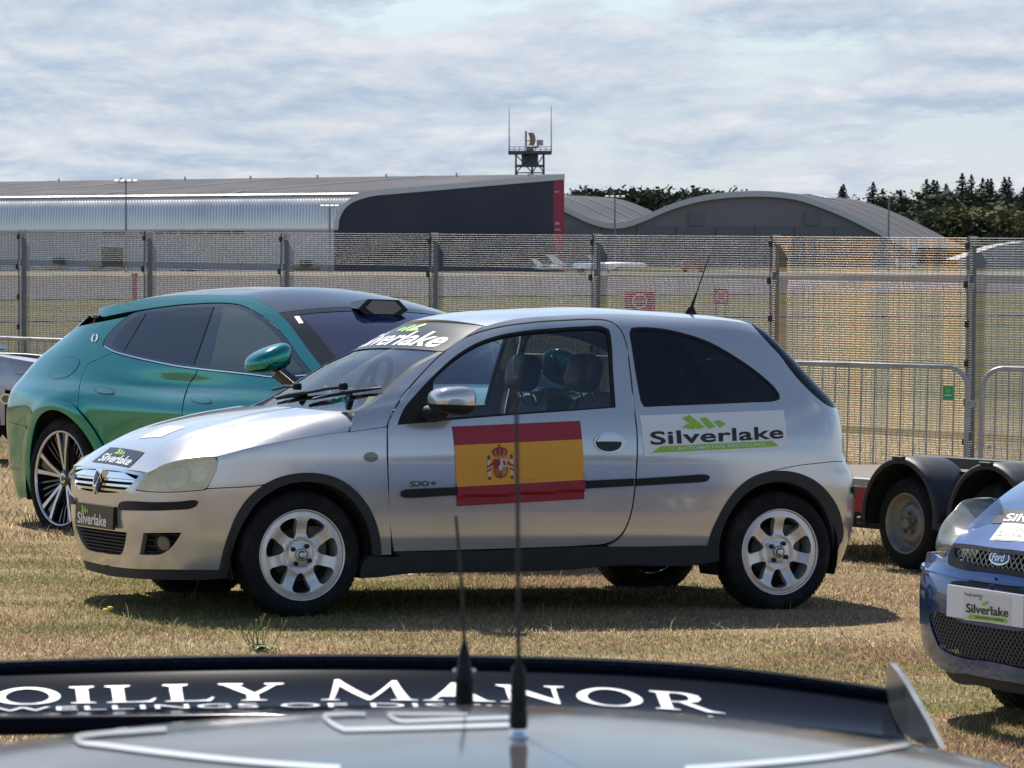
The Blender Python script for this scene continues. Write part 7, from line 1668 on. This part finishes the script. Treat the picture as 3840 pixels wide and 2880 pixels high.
W1 = lambda a, b: wing_fn(np.array([a]), np.array([b]))[0]
wing = local_sheet('rear_wing', W1, 60, 14, M_navy, race)
local_sheet('wing_underside', lambda a, b: W1(a, b) - np.array([0, 0, .004 + .022 * math.sin(math.pi * min(1, b * 1.0))]), 40, 10, M_navy, wing)
m = MB(); m.tube([Ri @ Vector(W1(a, 1.0) - np.array([0, 0, .011])) for a in np.linspace(0, 1, 40)], .0125, 10); m.build('leading_edge', M_navy, wing)
local_sheet('rear_lip', lambda a, b: W1(a, .0) + np.array([0, -.012 * b, -.0005 + .003]), 50, 3, M_navy, wing)
m = MB()
for k in range(50):
    a, b_ = k / 50, (k + 1) / 50; p, q_ = W1(a, .0), W1(b_, .0); r0, r1 = W1(a, .10), W1(b_, .10)
    m.add([Ri @ Vector(x) for x in (p + [0, 0, .002], q_ + [0, 0, .002], q_ + [0, 0, .0035], p + [0, 0, .0035], r0 + [0, 0, .0075], r1 + [0, 0, .0075], r1 + [0, 0, .002], r0 + [0, 0, .002])], [(3, 2, 5, 4), (4, 5, 6, 7)], True)
m.build('gurney_strip', M_navy, wing)
_A, _B = np.array(W1(1, 0)), np.array(W1(1, 1)); _ch = _B - _A; _ch[2] = 0; _ch /= np.linalg.norm(_ch); _pn = np.cross(_ch, [0, 0, 1]); _pn /= np.linalg.norm(_pn)
def on_plate(px, py): r_ = ray(px, py); k = ((_A + _pn * .004 - [0, 0, CAMZ]) @ _pn) / (r_ @ _pn); return np.array([0, 0, CAMZ]) + r_ * k
ep = [(1600 + x * 1.01266, 2300 + y * 1.01266) for x, y in [(1714,184),(1738,212),(1772,262),(1812,332),(1852,402),(1886,470),(1901,500),(1862,500),(1800,468),(1760,440),(1728,385),(1712,340),(1700,270),(1704,215)]]
ep3 = [on_plate(*p) for p in ep]; e2 = np.array([((p - _A) @ _ch, p[2] - _A[2]) for p in ep3]); vv, ff = cdt_fill(e2, [], .05)
back_ = lambda u, d: Ri @ Vector(_A + _ch * u[0] + np.array([0, 0, u[1]]) + _pn * (.004 + d + .05 * max(0, u[1] - .01) * 0))
m = MB(); n = len(vv); m.add([back_(u, 0) for u in vv] + [back_(u, .007 if _pn[0] > 0 else -.007) for u in vv], [tuple(f) for f in ff] + [tuple(n + i for i in f[::-1]) for f in ff] + [(i, (i + 1) % len(e2), n + (i + 1) % len(e2), n + i) for i in range(len(e2))]); m.build('end_plate', material('brushed_aluminium', (.30, .30, .29), .30, .9, noise=.1), wing)
ca = np.array(W1(0, .5)); m = MB(); m.box(Ri @ Vector(ca), (.006, .34, .12)); m.build('end_plate', MATS['brushed_aluminium'], wing)
# serif lettering on the wing
def slab(x, w, y=0, h=1, s=.09, ov=.12): return [(x - ov, y), (x + w + ov, y), (x + w + ov, y + .035), (x + w, y + s), (x + w, y + h - s), (x + w + ov, y + h - .035), (x + w + ov, y + h), (x - ov, y + h), (x - ov, y + h - .035), (x, y + h - s), (x, y + s), (x - ov, y + .035)]
def ringO(cx, cy, rx, ry, tx, ty): o = ell(cx, cy, rx, ry, 36); i = ell(cx, cy, rx - tx, ry - ty, 36); return [[o[k], o[(k + 1) % 36], i[(k + 1) % 36], i[k]] for k in range(36)]
GL = {
 'O': (1.25, ringO(.62, .5, .60, .52, .20, .07)), 'I': (.55, [slab(.16, .22)]),
 'L': (.95, [[(.04, 0), (.86, 0), (.95, .26), (.90, .26), (.80, .09), (.60, .05), (.38, .05), (.38, .90), (.50, .965), (.50, 1), (.04, 1), (.04, .965), (.16, .90), (.16, .08), (.04, .035)]]),
 'Y': (1.2, [[(.0, 1), (.0, .965), (.10, .93), (.48, .42), (.48, .08), (.36, .035), (.36, 0), (.84, 0), (.84, .035), (.70, .08), (.70, .42), (1.06, .93), (1.2, .965), (1.2, 1), (.84, 1), (.84, .965), (.95, .92), (.64, .50), (.36, .93), (.46, .965), (.46, 1)]]),
 'M': (1.75, [[(0, 0), (.34, 0), (.34, .035), (.24, .07), (.40, .86), (.84, .0), (.90, .0), (1.34, .90), (1.40, .08), (1.26, .035), (1.26, 0), (1.76, 0), (1.76, .035), (1.63, .08), (1.46, 1.12), (1.38, 1.12), (.92, .24), (.42, 1.16), (.34, 1.16), (.16, .08), (0, .035)]]),
 'A': (1.3, [[(0, 0), (.36, 0), (.36, .035), (.24, .08), (.34, .30), (.78, .30), (.90, .08), (.78, .035), (.78, 0), (1.3, 0), (1.3, .035), (1.16, .08), (.68, 1.05), (.60, 1.05), (.14, .08), (0, .035)], ]),
 'N': (1.3, [[(0, 0), (.36, 0), (.36, .035), (.24, .08), (.24, .74), (1.02, -.02), (1.08, -.02), (1.08, .92), (1.24, .965), (1.24, 1), (.88, 1), (.88, .965), (1.0, .92), (1.0, .30), (.28, 1.0), (0, 1), (0, .965), (.16, .88), (.16, .08), (0, .035)]]),
 'R': (1.2, [slab(.16, .22), [(.38, 1), (.72, .99), (.92, .90), (.96, .74), (.88, .58), (.66, .50), (.38, .48), (.38, .53), (.58, .55), (.70, .62), (.74, .74), (.70, .88), (.58, .945), (.38, .95)], [(.52, .50), (.72, .51), (1.08, .10), (1.30, .035), (1.30, 0), (.96, 0)]]),
}
word = 'OILLY MANOR'; x = 0.; pol = []
ws_ = []
for ch in word:
    if ch == ' ': x += .50; continue
    w, P = GL[ch]; ws_.append((ch, x, P)); x += w + .10
tot = x
q1 = WG.unproj(D_([(-12, 1531), (1563, 1535)])); q2 = WG.unproj(D_([(-12, 1494), (1530, 1497)]))
tb, tt = float(q1[:, 1].mean()), float(q2[:, 1].mean()); s0, s1 = float(q1[0, 0]), float(q1[1, 0])
def wing_poly(nm, polys, x0, sx, t0, t1):
    V = []; F = []
    for p in polys:
        p = np.array(p); uv = np.stack([s0 + (s1 - s0) * (x0 + p[:, 0]) * sx, t0 + (t1 - t0) * p[:, 1]], 1)
        # work in a stretched plane so the triangulation is even
        A = uv * [2.6, .3]; vv, ff = cdt_fill(resample(A, .012), [], .012); n0 = len(V); V += [tuple(a) for a in vv / [2.6, .3]]; F += [tuple(n0 + i for i in f) for f in ff]
    V = np.array(V); n = WG.N(V[:, 0], V[:, 1]); P = WG.P(V[:, 0], V[:, 1]) + n * .0012; P = np.array([tuple(Ri @ Vector(a)) for a in P])
    o = mesh_obj(nm, P, F, M_white, wing); return o
for ch, x0_, P in ws_: wing_poly('wing_letter', P, x0_, 1 / tot, tb, tt)
V_, F_, w_ = text_mesh('WELLINGS OF DISTINCTION', .0, 0, 1.05)
t0_, t1_ = tb + .16, tb + .06
uv = np.stack([s0 + (s1 - s0) * (V_[:, 0] / w_ * .98 + .0), t0_ + (t1_ - t0_) * V_[:, 1]], 1); n = WG.N(uv[:, 0], uv[:, 1]); P = WG.P(uv[:, 0], uv[:, 1]) + n * .0012
mesh_obj('small_lettering', [tuple(Ri @ Vector(a)) for a in P], F_, M_white, wing)
# the rest of the car under the roof: rear screen, boot, flanks
m = MB(); m.sheet(lambda s, t: Vector(((s * 2 - 1) * (.52 - .04 * t), .84 + .55 * t, RZ0 - g0 - .19 - .30 * t - .06 * (s * 2 - 1) ** 2)), 12, 6); m.build('rear_screen', M_priv, race)
m = MB(); m.sheet(lambda s, t: Vector(((s * 2 - 1) * .74, 1.38 + .75 * t, RZ0 - g0 - .50 - .05 * t - .05 * (s * 2 - 1) ** 2)), 12, 6); m.build('boot_lid', M_rgrey, race)
for sg in (-1, 1):
    m = MB(); m.sheet(lambda s, t: Vector((sg * (.575 + .23 * t), -.9 + 1.2 * s, RZ0 - g0 - .10 - .42 * t)), 10, 6); m.build('side_window', M_priv, race)
    m = MB(); m.sheet(lambda s, t: Vector((sg * (.80 + .03 * math.sin(math.pi * t)), -2.0 + 3.6 * s, .22 + .52 * t)), 14, 6); m.build('body_side', M_rgrey, race)
    for yy in (-1.55, 1.25): w2 = empty('wheel', parent=race); m = MB(); m.lathe([(.0, -.1), (.2, -.1), (.31, -.1), (.32, 0), (.31, .1), (0, .1)], 30, Matrix.Translation((sg * .76, yy, .32)), 'x'); m.build('tyre', M_rubber, w2)
    m = MB(); m.box(Ri @ Vector(W1(.28 if sg < 0 else .66, .6) - np.array([0, 0, .13])), (.012, .10, .22)); m.build('wing_support', M_black, wing)
m = MB(); m.sheet(lambda s, t: Vector(((s * 2 - 1) * (.58 + .1 * t), -.54 - .75 * t, RZ0 - g0 - .05 - .40 * t - .06 * (s * 2 - 1) ** 2)), 12, 6); m.build('windscreen', M_priv, race)
m = MB(); m.sheet(lambda s, t: Vector(((s * 2 - 1) * .74, -1.29 - .9 * t, RZ0 - g0 - .46 - .15 * t - .05 * (s * 2 - 1) ** 2)), 12, 6); m.build('bonnet', M_rgrey, race)
# ================================================================== small things in the grass
def gpt(dx, dy):
    """ground point behind a photo pixel (2212-wide frame)"""
    r = ray(dx * 1.736, dy * 1.736); Y = 8.
    for _ in range(60):
        k = Y / r[1]; z = CAMZ + r[2] * k; g = gz(r[0] * k, Y); Y += (z - g) / max(.03, -r[2]) * .5
    return Vector((r[0] * Y / r[1], Y, gz(r[0] * Y / r[1], Y)))
M_weed = material('weed_leaf', (.10, .17, .03), .6, noise=.3, nscale=20); M_stalk = material('weed_stalk', (.22, .24, .08), .7); M_dand = material('yellow_flower', (.75, .55, .03), .6); M_paper = material('white_paper', (.75, .73, .70), .8)
p = gpt(562, 1408); t = empty('plantain_weed', p); tag(t, 'plantain weed with upright seed stalks and green leaves just beyond the wing', 'plant'); rr = random.Random(4)
for k in range(14):
    a = rr.uniform(0, 6.28); l = rr.uniform(.05, .11); m = MB(); m.add([(0, 0, 0), (math.cos(a) * l * .5 - math.sin(a) * .014, math.sin(a) * l * .5 + math.cos(a) * .014, .03), (math.cos(a) * l, math.sin(a) * l, .022), (math.cos(a) * l * .5 + math.sin(a) * .014, math.sin(a) * l * .5 - math.cos(a) * .014, .03)], [(0, 1, 2, 3)]); m.build('leaf', M_weed, t)
for k in range(11):
    a = rr.uniform(0, 6.28); l = rr.uniform(.08, .17); s_ = rr.uniform(.1, .45); x = rr.uniform(-.07, .09)
    m = MB(); tip = (x + math.cos(a) * l * s_, math.sin(a) * l * s_ * .5, l); m.tube([(x * .6, 0, 0), (x + math.cos(a) * l * s_ * .4, 0, l * .6), tip], [.0018, .0022, .0032], 5); m.build('seed_stalk', M_stalk, t)
p = gpt(985, 1418); 
for (dx, dy, lab) in ((238, 1339, 'small yellow dandelion flower in the grass left of the front wheel'), (228, 1344, 'smaller yellow flower beside the dandelion left of the front wheel')):
    p = gpt(dx, dy); t = empty('dandelion', p); tag(t, lab, 'flower', 'yellow flowers in the grass')
    m = MB(); m.tube([(0, 0, 0), (0, 0, .05)], .0015, 5); m.build('stalk', M_stalk, t)
    m = MB(); m.lathe([(0, .062), (.010, .060), (.017, .055), (.006, .048), (0, .046)], 12); m.build('flower_head', M_dand, t)
p = gpt(925, 1243); m = MB(); m.add([(-.12, 0, .0), (.02, -.03, .035), (.14, .01, .012), (.03, .08, .03), (-.05, .06, .04)], [(0, 1, 4), (1, 2, 3), (1, 3, 4)]); o = m.build('paper_scrap', M_paper); o.location = p; tag(o, 'crumpled white paper scrap in the grass beneath the sill of the hatchback', 'litter')
p = gpt(418, 1290); m = MB(); m.tube([(0, 0, 0), (.03, 0, .10), (.09, 0, .18), (.15, 0, .24)], [.0022, .002, .0016, .001], 5); o = m.build('grass_stalk', M_stalk); o.location = p; tag(o, 'single long bent grass stalk in front of the bumper lip', 'grass stalk')
